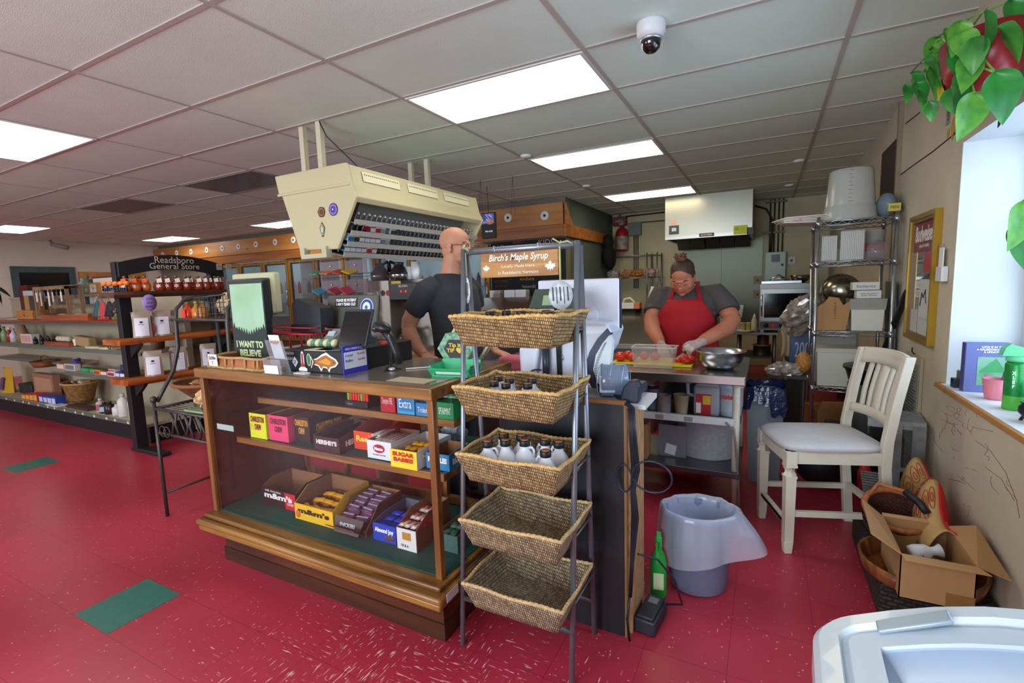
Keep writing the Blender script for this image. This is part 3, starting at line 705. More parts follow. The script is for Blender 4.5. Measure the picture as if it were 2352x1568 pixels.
slab(-.62, .62, -.36, .02, 1.47, 1.525, SLABD, 1); slab(-.64, .62, -.36, .04, 1.045, 1.095, SLAB, 2); slab(-.62, .62, -.36, .06, .675, .725, SLAB, 3)
for y in (2.33, 3.19):
    for z in (1.045, .675): MB().prism([(0, 0), (.2, 0), (.17, -.03), (.03, -.13), (0, -.13)], .03, (-.16, y+.015-2.8, z-.001), X_, Z_).build('bracket', SB, t)
# ------------------------------------------------------------------ small goods helpers
def lbl(mb_w, h, d, col, lab): pass
def carton(name, label, cat, x, y, z, w_, d_, h_, col, face=None, rz=0, group=None, txt=None, tc='ffffff', openb=None):
    """printed box: body, printed front panel, optional lettering"""
    o = thing(name, label, cat, (x, y, z), rz, group)
    MB().bx(-w_/2, w_/2, -d_/2, d_/2, 0, h_, bev=min(.003, h_*.05)).build('carton', M(col, .45), o)
    if face: MB().bx(-w_*.42, w_*.42, -d_/2-.001, -d_/2, h_*.15, h_*.82).build('printed_panel', M(face, .5), o)
    if txt: text(txt, h_*.5, (0, -d_/2-.0015, h_*.5), X_, Z_, M(tc, .5), o, fit=w_*.7, fith=h_*.4)
    return o
def span(px0, px1, pyt, Y, z0):
    a, b_ = PY(px0, pyt, Y), PY(px1, pyt, Y); c_ = PY((px0+px1)/2, pyt, Y)
    return c_.x, b_.x-a.x, c_.z-z0
BP = {}
def bottle(kind, name, label, cat, x, y, z, h, r, col, capc='f0f0f0', labc=None, group=None, shape='round', rough=.25):
    key = (kind,)
    if key in BP: return dup(BP[key], (x, y, z), label=label, scale=None)
    o = thing(name, label, cat, (x, y, z), 0, group)
    pr_ = {'round': [(0, 0), (r*.95, 0), (r, h*.03), (r, h*.68), (r*.8, h*.76), (r*.36, h*.84), (r*.36, h*.9), (0, h*.9)],
           'spray': [(0, 0), (r, 0), (r, h*.55), (r*.45, h*.75), (r*.35, h*.85), (0, h*.85)],
           'can': [(0, 0), (r*.94, 0), (r, h*.03), (r, h*.93), (r*.8, h*.96), (0, h*.96)]}[shape]
    MB().lathe(pr_, seg=14).build('bottle_body', M(col, rough), o)
    MB().lathe([(0, h*.88), (r*.42, h*.88), (r*.42, h), (0, h)] if shape != 'can' else [(0, h*.95), (r*.8, h*.95), (r*.7, h), (0, h)], seg=12).build('cap', M(capc, .4), o)
    if labc: MB().lathe([(r*1.01, h*.15), (r*1.012, h*.16), (r*1.012, h*.6), (r*1.01, h*.61)], seg=14).build('label_band', M(labc, .6), o)
    BP[key] = o; return o
# syrup bottles: leaf-handled flask, tag and cap
AMB = M('a53a12', .12, trans=.25, var=.25, scale=9); AMO = M('d8601a', .15, trans=.2)
def flask(mt, label, x, y, z, k=1.0, tagrot=0, tagc='e9dfd6'):
    o = thing('syrup_bottle', label, 'syrup bottle', (x, y, z), 0, 'syrup bottles on the top slab')
    MB().lathe([(0, 0), (.036, 0), (.046, .012), (.05, .04), (.045, .075), (.022, .098), (.013, .104), (.013, .125), (0, .125)], seg=14, sy=.6).tube([(.012, 0, .118), (.034, 0, .112), (.036, 0, .095), (.028, 0, .09)], .004, 6).build('flask', mt, o)
    MB().lathe([(0, .124), (.015, .124), (.015, .142), (0, .142)], seg=10).build('cap', M('8a7a50', .4, .5), o)
    q = MB(); q.prism([(-.022, -.018), (.018, -.02), (.02, .02), (-.02, .018)], .002, (.014, -.036, .098), (1, 0, .2+tagrot), (-.2-tagrot, 0, 1)); q.build('paper_tag', M(tagc, .7), o)
    q = MB().mat(M('e8e0dc', .4))
    for a in range(3): q.prism([(-.004, -.02), (.004, -.02), (.003, .02), (-.003, .02)], .001, (0, -.031, .048), (math.cos(a*1.05), 0, math.sin(a*1.05)), (-math.sin(a*1.05), 0, math.cos(a*1.05)))
    q.build('maple_leaf_print', None, o)
    return o
zs = 1.526
fx = [(367, 'with a red ribbon beside it'), (384, 'beneath a white tag'), (405, 'third in the row of dark ones'), (427, 'before the gap'), (441, 'tag hanging left'), (455, 'under the middle of the sign'), (471, 'right of the middle'), (483, 'second from the stand end'), (496, 'near the right post'), (507, 'last on the slab')]
fl0 = None; rr0 = random.Random(5)
for k, (px, s_) in enumerate(fx):
    p = PX(px, 668, ex-.06); lb = 'dark amber syrup bottle on the top slab, '+s_
    if fl0 is None: fl0 = flask(AMB, lb, p.x, p.y, zs); fl0.rotation_euler = (0, 0, .9)
    else: dup(fl0, (p.x+rr0.uniform(-.02, .02), p.y, zs), rz=.9+rr0.uniform(-.2, .2), label=lb)
f2 = None
for px, s_, xx in ((289, 'leftmost, orange label towards the viewer', .0), (312, 'second of the orange ones', 0), (322, 'beside the white tag', -.05), (335, 'with the large white leaf tag', .0)):
    p = PX(px, 672, ex-.10+xx); lb = 'orange syrup bottle on the top slab, '+s_
    if f2 is None: f2 = flask(AMO, lb, p.x, p.y, zs, tagc='e85a24'); f2.rotation_euler = (0, 0, .6)
    else: dup(f2, (p.x, p.y, zs), rz=.7, label=lb)
p = PX(266, 662, ex-.14)
t = thing('word_ornament', 'orange pumpkin topped word cutout at the left end of the top slab', 'ornament', (p.x, p.y, zs), .5)
q = MB(); 
for k in range(5): q.ell((-.1+k*.05, 0, .075), (.026, .02, .022))
q.build('pumpkin_row', M('e8761c', .5), t); text('blessed', .08, (0, -.01, .03), X_, Z_, M('26344a', .6), t, fit=.22, fith=.05, thick=.02)
# bags of granola on slabs 2 and 3
BG = M('a88c74', .35, alpha=.85); 
def bag(px, pyt, X, z0, w_, h_, label):
    p = PX(px, pyt, X)
    o = thing('stand_up_bag', label, 'bag', (X, p.y, z0), 1.0, 'white labelled stand-up bags on the slabs')
    q = MB(); q.sheet(lambda u, v: Vector(((u*2-1)*w_/2*(1-.06*math.sin(PI*v)), -.035*(1-v)**.6*math.cos((u-.5)*PI), v*h_)), 10, 8)
    q.sheet(lambda u, v: Vector(((u*2-1)*w_/2*(1-.06*math.sin(PI*v)), .035*(1-v)**.6*math.cos((u-.5)*PI), v*h_)), 10, 8); q.build('pouch', M('a58d78', .3), o)
    q = MB(); q.sheet(lambda u, v: Vector(((u*2-1)*w_*.36, -.004-.035*(1-.06-v*.74)**.6*math.cos((u-.5)*.7*PI), h_*(.06+v*.70))), 6, 6); q.build('label_paper', M('e4e2ea', .6), o)
    q = MB(); q.ell((0, -.032, h_*.6), (.012, .003, .009)); q.bx(-.02, .02, -.030, -.028, h_*.50, h_*.515); q.build('printed_mark', INK, o)
    return o
b0 = bag(320, 700, ex-.04, 1.096, .15, .24, 'white labelled bag on the middle slab, left of the pink item')
for px, X, z0, lb in ((375, ex-.04, 1.096, 'white labelled bag on the middle slab, right of the pink item'), (391, ex-.1, 1.096, 'white labelled bag on the middle slab, half behind its neighbour'), (343, ex-.0, .726, 'white labelled bag at the front of the lowest slab'), (402, ex-.08, .726, 'white labelled bag on the lowest slab behind the black rack curve'), (473, ex-.06, .726, 'white labelled bag at the far end of the lowest slab')):
    p = PX(px, 760, X); dup(b0, (X, p.y, z0), label=lb)
p = PX(346, 730, ex-.04)
t = thing('pink_trinket_bag', 'clear bag of pink and teal sweets between two white bags', 'bag', (ex-.05, p.y, 1.096), 1.0)
MB().ell((0, 0, .07), (.035, .02, .07)).build('pink_contents', M('c85a78', .5, var=.3, scale=60), t); MB().ell((0, 0, .16), (.02, .012, .045)).build('teal_top', M('4f9aa0', .5), t)
t = thing('round_sign', 'round lilac sign hanging under the top slab', 'sign', PX(343, 695, ex+.03), PI/2)
MB().lathe([(0, -.004), (.062, -.004), (.062, .004), (0, .004)], (0, 0, 0), 24, rot=(PI/2, 0, 0), sy=1.25).build('disc', M('a98fd0', .5), t)
text('you\nare\nloved', .03, (0, -.006, 0), X_, Z_, M('5a4a80', .6), t, fit=.07, fith=.09)
t = thing('flower_pot', 'pot of red and teal fabric roses on the shelf behind the stand', 'flowers', (-5.62, PX(365, 810, -5.62).y, .931), 0)
MB().lathe([(0, 0), (.055, 0), (.07, .12), (0, .12)], seg=12).build('pot', M('7a5246', .7, var=.5, scale=50), t)
q = MB().mat(M('b32236', .6)); q.ell((.05, 0, .17), (.035, .035, .03)); q.mat(M('3a98a4', .6)); q.ell((-.06, 0, .16), (.04, .04, .03)); q.mat(M('356a40', .6)); q.ell((0, .02, .15), (.06, .05, .03)); q.build('roses', None, t)
# blue and dark goods on the end unit shelves, seen through the stand
k0 = None
for k in range(9):
    y = 3.30+k*.085
    if k0 is None: k0 = bottle('darkjar', 'dark_jar', 'small dark jar on the end unit shelf, nearest', 'jar', -5.62, y, .931, .16, .03, '20242a', '15171a', '30363e', 'dark jars on the end unit')
    else: dup(k0, (-5.62, y, .931), label='dark jar in the row on the end unit upper shelf', group='dark jars on the end unit')
for k in range(7): dup(k0, (-5.61, 3.22+k*.09, .601), label='dark jar in the row on the end unit lower shelf', group='dark jars on the end unit')
for k, c_ in enumerate(('2a4f9a', 'd8dce0', '2a4f9a', 'b9c4cc')):
    carton('pegboard_packet', ('blue', 'white', 'second blue', 'pale grey')[k]+' packet hung on the pegboard above the wire basket', 'packet', -5.755, 3.36+.14*k, 1.26, .11, .02, .17, c_, 'e8e8e8', PI/2)
# ------------------------------------------------------------------ goods on the gondola
ledge = 1.531
x, w_, h_ = span(222, 278, 641, 2.93, ledge)
t = thing('word_sign', 'white wooden sign reading peace love happiness on the ledge', 'sign', (x, 2.94, ledge))
MB().bx(-w_/2-.1, w_/2, -.012, .012, 0, h_+.02).build('board', M('d9cfc0', .7), t); MB().bx(-w_/2-.105, w_/2+.005, -.014, .014, h_+.02, h_+.035).build('top_edge', M('4a3426', .6), t)
text('peace', .1, (.03, -.0135, h_*.72), X_, Z_, M('b5563a', .7), t, fit=w_*.5, fith=h_*.2); text('love', .1, (.06, -.0135, h_*.46), X_, Z_, M('3a3a40', .7), t, fit=w_*.3, fith=h_*.2); text('happiness', .1, (-.0, -.0135, h_*.2), X_, Z_, M('7a6a60', .7), t, fit=w_*.9, fith=h_*.2)
x, w_, h_ = span(205, 229, 649, 2.92, ledge)
t = thing('photo_frame', 'small pine framed card on the ledge left of the word sign', 'frame', (x, 2.92, ledge))
MB().bx(-w_/2, w_/2, -.02, .02, 0, h_).build('frame', PINE, t); MB().bx(-w_*.3, w_*.3, -.022, -.0205, h_*.15, h_*.85).build('card', M('d8d4cc', .7), t); text('A', .05, (0, -.0225, h_*.5), X_, Z_, INK, t, fith=.03)
t = thing('potted_plant', 'small leafy plant behind the little pine frame on the ledge', 'plant', (span(200, 214, 645, 2.96, ledge)[0]+.1, 2.99, ledge))
q = MB(); random.seed(8)
for k in range(26): a = random.uniform(0, 6.3); q.ell((.12*math.cos(a)*random.random(), .05*math.sin(a), .10+.09*random.random()), (.03, .012, .012), (random.random(), random.random(), a))
q.build('leaves', M('41543f', .7), t); MB().lathe([(0, 0), (.04, 0), (.05, .08), (0, .08)]).build('pot', M('5a6a55', .6), t)
for k, px in enumerate((186, 197)): bottle('vase'+str(k), 'glass_vase', ('pale blue', 'green')[k]+' glass vase on the ledge under the mirror', 'vase', span(px, px+8, 650, 2.95, ledge)[0], 2.95, ledge, .2+.03*k, .05, ('8fa6ad', '5d7352')[k], ('8fa6ad', '5d7352')[k])
# plank shelf (z 1.245)
pz = 1.246; Yp = 2.62
x, w_, h_ = span(92, 168, 657, Yp, pz)
t = thing('jewellery_rack', 'weathered wooden crate rack hung with earrings and key rings', 'display rack', (x, Yp, pz)); OW = WOOD('9a7a55', '6d5236', 2, .7, 2)
q = MB(); 
for a in (-w_/2, w_/2-.03): q.bx(a, a+.03, -.08, -.05, 0, h_); q.bx(a, a+.03, .05, .08, 0, h_)
for z in (0, h_*.33, h_*.62, h_-.03): q.bx(-w_/2, w_/2, .05, .07, z, z+.04)
q.bx(-w_/2, w_/2, -.08, -.05, h_-.04, h_); q.bx(-w_/2, w_/2, -.08, -.05, 0, .04); q.bx(-w_/2, w_/2, -.08, .08, h_-.01, h_)
q.build('crate_frame', OW, t); random.seed(3)
for k in range(7):
    a = -w_*.38+k*w_*.125; q = MB(); q.bx(a-.018, a+.018, -.086, -.083, h_-.18-.05*(k % 2), h_-.07); q.tube([(a, -.085, h_-.07), (a, -.085, h_-.03)], .002, 4); q.build('earring_card', M(('e6e2da', 'c9c0b0', '55504c')[k % 3], .6), t)
for k, px in enumerate((57, 68, 81)):
    x, w_, h_ = span(px-5, px+6, 668, Yp-.02, pz+.11)
    t = thing('sample_tube', 'tall clear tube with wooden strip beside the earring rack, '+('left', 'middle', 'right')[k], 'display tube', (x, Yp, pz+.111), group='three tall tubes')
    MB().bx(-w_/2, w_/2, -.02, .02, 0, h_-.06).build('tube_body', M(('a8804f', '3d3630', 'a8804f')[k], .4), t); MB().bx(-w_/2, w_/2, -.022, .022, h_-.06, h_).build('tube_top', M('b9bcbe', .3), t)
x, w_, h_ = span(50, 87, 712, Yp-.02, pz)
t = thing('pine_box', 'small pine box with a printed bear below the tall tubes', 'box', (x, Yp-.01, pz)); MB().bx(-w_/2, w_/2, -.07, .09, 0, .11, bev=.003).build('box_body', PINE, t)
q = MB(); q.ell((0, -.0705, .05), (.012, .002, .018)); q.bx(-.04, .04, -.0715, -.0705, .085, .09); q.build('printed_mark', INK, t)
x, w_, h_ = span(36, 56, 655, 2.7, pz); single('wooden_block', MB().bx(-w_/2, w_/2, -.06, .06, 0, h_), M('5a2018', .5), 'tall dark red wooden block at the left end of the plank shelf', 'block', loc=(x, 2.78, pz))
x, w_, h_ = span(116, 222, 724, Yp-.06, pz)
t = thing('wooden_tray', 'long wooden tray of soaps and loaves on the plank shelf', 'tray', (x+.1, Yp-.10, pz))
q = MB(); q.bx(-w_/2, w_/2, -.09, -.08, 0, .06); q.bx(-w_/2, w_/2, .08, .09, 0, .06); q.bx(-w_/2, -w_/2+.01, -.08, .08, 0, .07); q.bx(w_/2-.01, w_/2, -.08, .08, 0, .07); q.bx(-w_/2, w_/2, -.09, .09, 0, .01); q.build('tray_body', RW, t)
for k, (a, s_, c_) in enumerate(((-.25, 1, 'c99a66'), (-.05, .8, 'd8cbb0'), (.16, 1.1, 'b8845a'), (.34, .9, 'c9a070'))):
    single('soap_loaf', MB().ell((0, 0, .03*s_), (.08*s_, .05, .03*s_)), M(c_, .8), ('tan', 'pale', 'brown', 'light brown')[k]+' wrapped loaf lying in the long tray, '+('leftmost', 'second', 'third', 'rightmost')[k], 'loaf', 'loaves in the long tray', loc=(x+.1+a, Yp-.1, pz+.011))
# hanging scarves
for k, (px, c_, c2, pyb, nm) in enumerate(((228, '2f5268', '3f6a4a', 728, 'blue and green'), (240, 'c04a48', 'a83a3a', 734, 'coral red'), (256, '2c2a33', '23222a', 726, 'black'), (270, '3a2d35', '2a2630', 715, 'dark with a red neck'))):
    p = PY(px, 692, 2.46); pb = PY(px, pyb, 2.46); h_ = p.z-pb.z
    t = thing('hanging_scarf', nm+' scarf hanging in front of the shelf end', 'scarf', (p.x, 2.44, p.z), group='hanging scarves')
    q = MB(); q.sheet(lambda u, v: Vector(((u-.5)*(.03+.15*v**.7), -.02*math.sin(u*19)*(.3+v), -h_*v)), 24, 8); q.build('cloth', M(c_, .8, col2=c2, scale=6), t, solid=.004)
    MB().tube([(0, 0, -.01), (0, 0, .03), (.015, 0, .05), (.03, 0, .04)], .004, 6).build('hook', CHROME, t)
for k, px in enumerate((197, 208, 217)):
    p = PY(px, 687, 2.9); single('hang_tag', MB().bx(-.04, .04, -.004, .004, -.06, .06), M(('3f4446', 'cfc8bc', 'd9e0c8')[k], .6), ('black and white', 'round white', 'pale green')[k]+' picture tag on the shelf back below the ledge', 'tag', loc=(p.x, 2.912, p.z))
t = thing('dried_flowers', 'spray of green and yellow dried flowers at the shelf end', 'flowers', PY(276, 728, 2.42))
q = MB().mat(M('7a7a3a', .8)); random.seed(9)
for k in range(24): q.ell((random.uniform(-.08, .08), random.uniform(-.03, .03), random.uniform(-.02, .09)), (.014, .014, .012))
q.mat(M('4a4a2a', .8)); q.tube([(0, 0, .05), (0, .0, -.06)], .01, 5); q.build('flower_heads', None, t)
# shelf at z .925
sz = .926; Ys = 2.64
for k, (px, c_, cc, h_, nm) in enumerate(((3, '3d5a48', '2a3a30', 1, 'green'), (12, '8fa36a', '6d7d52', .9, 'pale green'), (24, 'a83a3a', 'e8e8e8', .85, 'red and white'), (33, 'd0ccd0', 'b0a0a8', .8, 'white'))):
    bottle('clean%d' % k, 'cleaning_bottle', nm+' cleaning bottle at the left end of the middle shelf', 'bottle', PY(px, 780, Ys).x, Ys, sz, .23*h_, .04, c_, cc, shape='spray')
x, w_, h_ = span(55, 80, 766, Ys, sz); carton('soap_carton', 'white and pink printed box on the middle shelf', 'box', x, Ys, sz, w_, .08, h_, 'cfc6c4', 'd89a90')
single('tan_bag', MB().lathe([(0, 0), (.06, 0), (.065, .1), (.03, .24), (0, .26)], seg=10), M('9a7a58', .8), 'tall tan bag beside the cleaning bottles', 'bag', loc=(PY(43, 770, Ys).x, Ys+.04, sz))
cj = None
for k in range(12):
    xx = PY(76+k*5, 780, Ys+.02*(k % 3)).x
    lb = 'dark candle jar in the cluster on the middle shelf'
    if cj is None:
        cj = thing('candle_jar', lb, 'candle jar', (xx, Ys, sz), group='dark candle jars on the middle shelf'); MB().lathe([(0, 0), (.022, 0), (.024, .01), (.024, .06), (0, .06)], seg=10).build('jar', M('1b191c', .25), cj); MB().lathe([(0, .06), (.02, .06), (.008, .09), (0, .1)], seg=8).build('ribbon', M('3a3538', .7), cj)
    else: dup(cj, (xx, Ys+.06*(k % 3)-.04, sz))
x, w_, h_ = span(124, 181, 783, Ys, sz)
t = thing('wooden_crate', 'low reddish wooden box holding pale soap balls', 'box', (x, Ys, sz))
q = MB(); q.bx(-w_/2, w_/2, -.1, -.09, 0, h_); q.bx(-w_/2, w_/2, .09, .1, 0, h_+.02); q.bx(-w_/2, -w_/2+.01, -.09, .09, 0, h_); q.bx(w_/2-.01, w_/2, -.09, .09, 0, h_); q.bx(-w_/2, w_/2, -.1, .1, 0, .01); q.build('box_body', RW, t)
for k in range(4): single('soap_ball', MB().ell((0, 0, .035), (.036, .036, .035)), M('d8c2a8', .6), 'round pale soap ball in the reddish box, '+('left', 'second', 'third', 'right')[k], 'soap', 'soap balls', loc=(x-.12+k*.085, Ys-.02, sz+.045))
x, w_, h_ = span(178, 211, 772, Ys, sz)
t = thing('burlap_sack', 'standing tan paper sack with a white label', 'sack', (x, Ys, sz)); MB().box((0, 0, h_/2), (w_, .1, h_), (0, .06, 0), bev=.02).build('sack', M('a98a5e', .8), t); MB().bx(-w_*.48, -w_*.3, -.055, -.051, .01, h_*.75).build('label_paper', PAPER, t)
for k, (px, pxx) in enumerate(((195, 235), (228, 262))):
    x = PY((px+pxx)/2, 806, 2.56).x; q = MB(); q.prism([(a*.19, b_*.07) for a, b_ in ((-1, 0), (-.7, .6), (0, .8), (.7, .4), (1, .8), (1, -.7), (.7, -.3), (0, -.8), (-.7, -.6))], .02, (0, 0, .0), X_, Y_)
    single('fish_mat', q, M('c9bb98', .9), ('left', 'right')[k]+' pale woven fish shape lying on the middle shelf', 'mat', loc=(x, 2.58, sz))
t = thing('metal_tray', 'oval metal tray on scroll feet at the right of the middle shelf', 'tray', (PY(282, 800, 2.6).x, 2.60, sz)); MB().lathe([(0, .05), (.17, .05), (.19, .06), (.19, .065), (0, .055)], sy=.5).build('tray_dish', M('6a4a3a', .4, .6), t)
for a in (-.14, .14): MB().tube([(a+.03*math.cos(q/8*2*PI), -.06, .026+.022*math.sin(q/8*2*PI)) for q in range(9)], .004, 5).build('scroll_foot', DKB, t)
# shelf at z .635
sz = .636; Ys = 2.62
t = thing('wicker_basket', 'small orange wicker basket on the lower shelf', 'basket', (PY(104, 845, Ys).x+.02, Ys, sz)); MB().lathe([(0, 0), (.11, 0), (.15, .08), (.13, .07), (.095, .01), (0, .01)], seg=16).build('basket_body', WEAVE('c0702c', '6d3412', .02, .012), t, uv=True); MB().tube([(-.13, 0, .07), (-.09, 0, .13), (0, 0, .15), (.09, 0, .13), (.13, 0, .07)], .004, 5).build('handle', M('6a3c1a', .7), t)
rows = [(126, 144, 835, 'c87a3a', 'd8d0c8', 'orange box with round prints'), (144, 168, 836, 'c9c5c0', '7a7678', 'white box with grey lettering'), (181, 201, 847, '1f7a4a', '3f9a68', 'green box, first'), (201, 221, 848, '1c7446', '49a070', 'green box, second'), (221, 240, 850, '1e6b43', '2f8a5c', 'green box, third'),
        (208, 224, 856, 'c8a23a', 'b83a34', 'yellow and red box'), (224, 240, 857, 'b82a34', 'd8d4cc', 'red box with white print'), (240, 257, 858, 'd8dcd8', 'b02a34', 'white box with red hearts'), (258, 269, 860, '3a4a9a', 'd8d8e0', 'blue and white box, left'), (269, 281, 862, '34459a', 'e0e0e8', 'blue and white box, right'), (245, 262, 848, 'c9b0b4', 'a83a40', 'pink box at the back')]
for k, (a, b_, c_, c1, c2, nm) in enumerate(rows):
    Yq = 2.60 if k not in (5, 6, 7, 8, 9) else 2.545; x, w_, h_ = span(a, b_, c_, Yq-.04, sz); carton('small_carton', nm+' on the lower shelf', 'box', x, Yq, sz, w_*.96, .06 if Yq > 2.59 else .035, max(.05, h_), c1, c2)
bottle('cup', 'purple_cup', 'purple lidded cup on the lower shelf', 'cup', PY(177, 842, 2.68).x, 2.68, sz, .13, .045, '4a3a7a', 'b0a8c0', '6a4a9a', shape='can')
for k, (px, c_) in enumerate(((280, '23305a'), (289, '2a3a6a'), (298, 'd04a24'))): bottle('can%d' % k, 'drink_can', ('dark blue', 'blue patterned', 'orange')[k]+' can standing near the wooden stand', 'can', PY(px, 843, 2.62).x, 2.64, sz, .12, .034, c_, '9aa0a8', 'c03a2c' if k == 2 else '1c2a60', shape='can')
# bottom shelf
sz = .201
t = thing('pet_food_bag', 'large yellow and purple bag at the left end of the bottom shelf', 'bag', (PY(12, 870, 2.62).x, 2.64, sz)); h_ = PY(20, 847, 2.6).z-sz
q = MB(); q.sheet(lambda u, v: Vector(((u*2-1)*.18*(1-.15*v), -.07*(1-v)**.5*math.cos((u-.5)*PI)+.02*v, v*h_)), 10, 8); q.sheet(lambda u, v: Vector(((u*2-1)*.18*(1-.15*v), .07*(1-v)**.5*math.cos((u-.5)*PI)+.02*v, v*h_)), 10, 8); q.build('pouch', M('c9982a', .35), t)
q = MB(); q.sheet(lambda u, v: Vector((-.05+u*.1, -.078*(1-.1-.6*v)**.5, h_*(.12+.5*v))), 4, 4); q.build('printed_panel', M('4a3a7a', .4), t); 
x, w_, h_ = span(77, 122, 858, 2.72, sz); o = carton('cereal_box', 'tall brown printed box standing on the bottom shelf', 'box', x, 2.74, sz, w_, .08, h_, '9a6a58', 'b58a6a'); MB().bx(-w_*.5, w_*.5, -.0425, -.0405, h_*.04, h_*.14).build('printed_strip', M('d8c8c0', .5), o)
x, w_, h_ = span(48, 76, 881, 2.7, sz); single('dark_parcel', MB().bx(-w_/2, w_/2, -.07, .07, 0, h_, bev=.01), M('20282c', .5), 'dark wrapped parcel left of the tall brown box', 'parcel', loc=(x, 2.74, sz))
for k, (a, b_) in enumerate(((53, 62), (62, 71), (71, 80), (80, 88))): x, w_, h_ = span(a, b_, 904, 2.52, sz); carton('red_packet', 'red and yellow printed packet in the left pile, '+('first', 'second', 'third', 'fourth')[k]+' from the left', 'packet', x, 2.56, sz, w_*.97, .12, max(.07, h_), 'b82a44' if k % 2 == 0 else 'c23030', 'd8b83a')
for k, (a, b_, c_) in enumerate(((88, 97, 908), (98, 107, 910), (107, 117, 911), (117, 126, 912))): x, w_, h_ = span(a, b_, c_, 2.51, sz); carton('blue_packet', 'blue and white packet right of the red ones, '+('first', 'second', 'third', 'fourth')[k]+' from the left', 'packet', x, 2.56, sz, w_*.97, .1, max(.07, h_), '2a3f9a', 'c9d0e8')
x = PY(125, 928, 2.50).x; single('white_board', MB().bx(-.16, .16, -.05, .05, 0, .014), M('cfc9c6', .6), 'flat white board lying at the edge of the bottom shelf', 'board', loc=(x+.02, 2.51, sz))
x, w_, h_ = span(143, 212, 900, 2.62, sz); x = PY(181, 900, 2.66).x; w_ = .44; h_ = .27
t = thing('wicker_basket', 'tan wicker basket full of small packets on the bottom shelf', 'basket', (x, 2.68, sz+.03)); r = w_/2
MB().lathe([(0, 0), (r*.62, 0), (r*.72, .04), (r*.98, h_-.05), (r, h_-.03), (r*.93, h_-.03), (r*.68, .02), (0, .02)], seg=20, sy=.75).build('basket_body', WEAVE('c9984e', '75491c', .02, .012), t, uv=True); MB().tube([(r*1.0*math.cos(a/20*2*PI), r*.75*math.sin(a/20*2*PI), h_-.035) for a in range(20)], .012, 6, closed=True).build('rim', M('b88a4a', .7), t)
random.seed(6)
for k in range(5): single('small_packet', MB().box((0, 0, 0), (.09, .06, .02), (.3*k, .2, k), bev=.004), M(('e0dcd4', 'c9b8a8', '8a4a3a', 'd8d8d0', '9a7a5a')[k], .6), ('white', 'beige', 'red-brown', 'off-white', 'brown')[k]+' small packet in the tan basket', 'packet', 'packets in the tan basket', loc=(x-.10+k*.05, 2.68+.03*math.sin(k*2), sz+h_-.01))
x, w_, h_ = span(163, 211, 934, 2.55, sz); single('flat_box', MB().bx(-w_/2, w_/2, -.06, .06, 0, .028, bev=.003), M('4a3230', .5), 'flat dark red box lying before the tan basket', 'box', loc=(x, 2.56, sz))
for k, (px, pyt, c_, cc, r, nm) in enumerate(((231, 918, 'b8a0a0', 'c9c0c0', .045, 'white and pink'), (240, 926, '22252a', '1a1a1c', .05, 'dark blue labelled'), (252, 925, '2c1a18', '1a1414', .055, 'dark brown'), (268, 931, 'd0ccc8', 'd8d4d0', .05, 'low white'), (283, 907, 'd0ccc4', 'c0bcb4', .055, 'tall white'), (307, 907, 'd0ccc4', 'c0bcb4', .055, 'second tall white'))):
    h_ = PY(px, pyt, 2.53).z-sz; bottle('low%d' % k, 'lotion_bottle', nm+' bottle at the right of the bottom shelf', 'bottle', PY(px, 950, 2.55).x, 2.56, sz, h_, r*.95, c_, cc, {1: '9ab8c0', 0: 'a85a60'}.get(k))
# ================================================================== BLACK BAKER'S RACK behind the case
IR = M('4d4a47', .45, .6)
t = thing('bakers_rack', 'black wrought iron baker rack standing left of the glass case', 'rack', (-3.54, 1.65, 0)); br = t
def Q(x, y, z): return (x+3.54, y-1.65, z)
xa, xb, yfr, ybk = -3.54, -2.97, 1.65, 2.12
for x in (xa, xb):
    MB().tube([Q(x, yfr, 0), Q(x, yfr, .78)], .012).ell(Q(x, yfr, .80), (.02, .02, .024)).build('front_leg', IR, t)
    MB().tube([Q(x, ybk, 0), Q(x, ybk, 1.45)], .011).build('back_leg', IR, t)
    MB().tube([Q(x, yfr, .16), Q(x, ybk, .16)], .009).build('cross_bar', IR, t)
    MB().tube([Q(x, 1.67, .78), Q(x, 1.72, .86), Q(x, 1.79, .97), Q(x, 1.835, 1.12), Q(x, 1.84, 1.30), Q(x, 1.85, 1.38), Q(x, 1.90, 1.435), Q(x, 2.0, 1.46), Q(x, ybk, 1.465)], .013).build('curved_side', IR, t)
sh = MB()
for y in (yfr, ybk): sh.tube([Q(xa, y, .74), Q(xb, y, .74)], .011)
for x in (xa, xb): sh.tube([Q(x, yfr, .74), Q(x, ybk, .74)], .011)
for k in range(16): sh.tube([Q(xa, yfr+.03*k, .738), Q(xb, yfr+.03*k, .738)], .003, 5)
sh.build('lower_shelf', IR, t)
o_ = MB(); o_.tube([Q(xa, yfr, .58), Q(xb, yfr, .58)], .010)
for k, x in enumerate((-3.36, -3.28, -3.2, -3.12, -3.06)): o_.tube([Q(x, yfr, .58), Q(x+.03*(-1)**k, yfr, .66), Q(x, yfr, .74)], .008, 6); o_.tube([Q(x+.02, yfr, .72), Q(x+.08, yfr, .60)], .006, 5)
for x in (-3.45, -3.40): o_.tube([Q(x+.035*math.cos(a/12*2*PI), yfr-.01, .60+.035*math.sin(a/12*2*PI)) for a in range(12)], .004, 5, closed=True)
o_.build('scroll_panel', IR, t)
us = MB(); us.tube([Q(xa-.05, 1.84, 1.31), Q(xb, 1.84, 1.31)], .012); us.tube([Q(xa, ybk, 1.31), Q(xb, ybk, 1.31)], .01)
for k in range(10): us.tube([Q(xa, 1.85+.03*k, 1.308), Q(xb, 1.85+.03*k, 1.308)], .003, 5)
us.tube([Q(-3.30, 1.84, 1.45), Q(xb, 1.84, 1.47)], .006); 
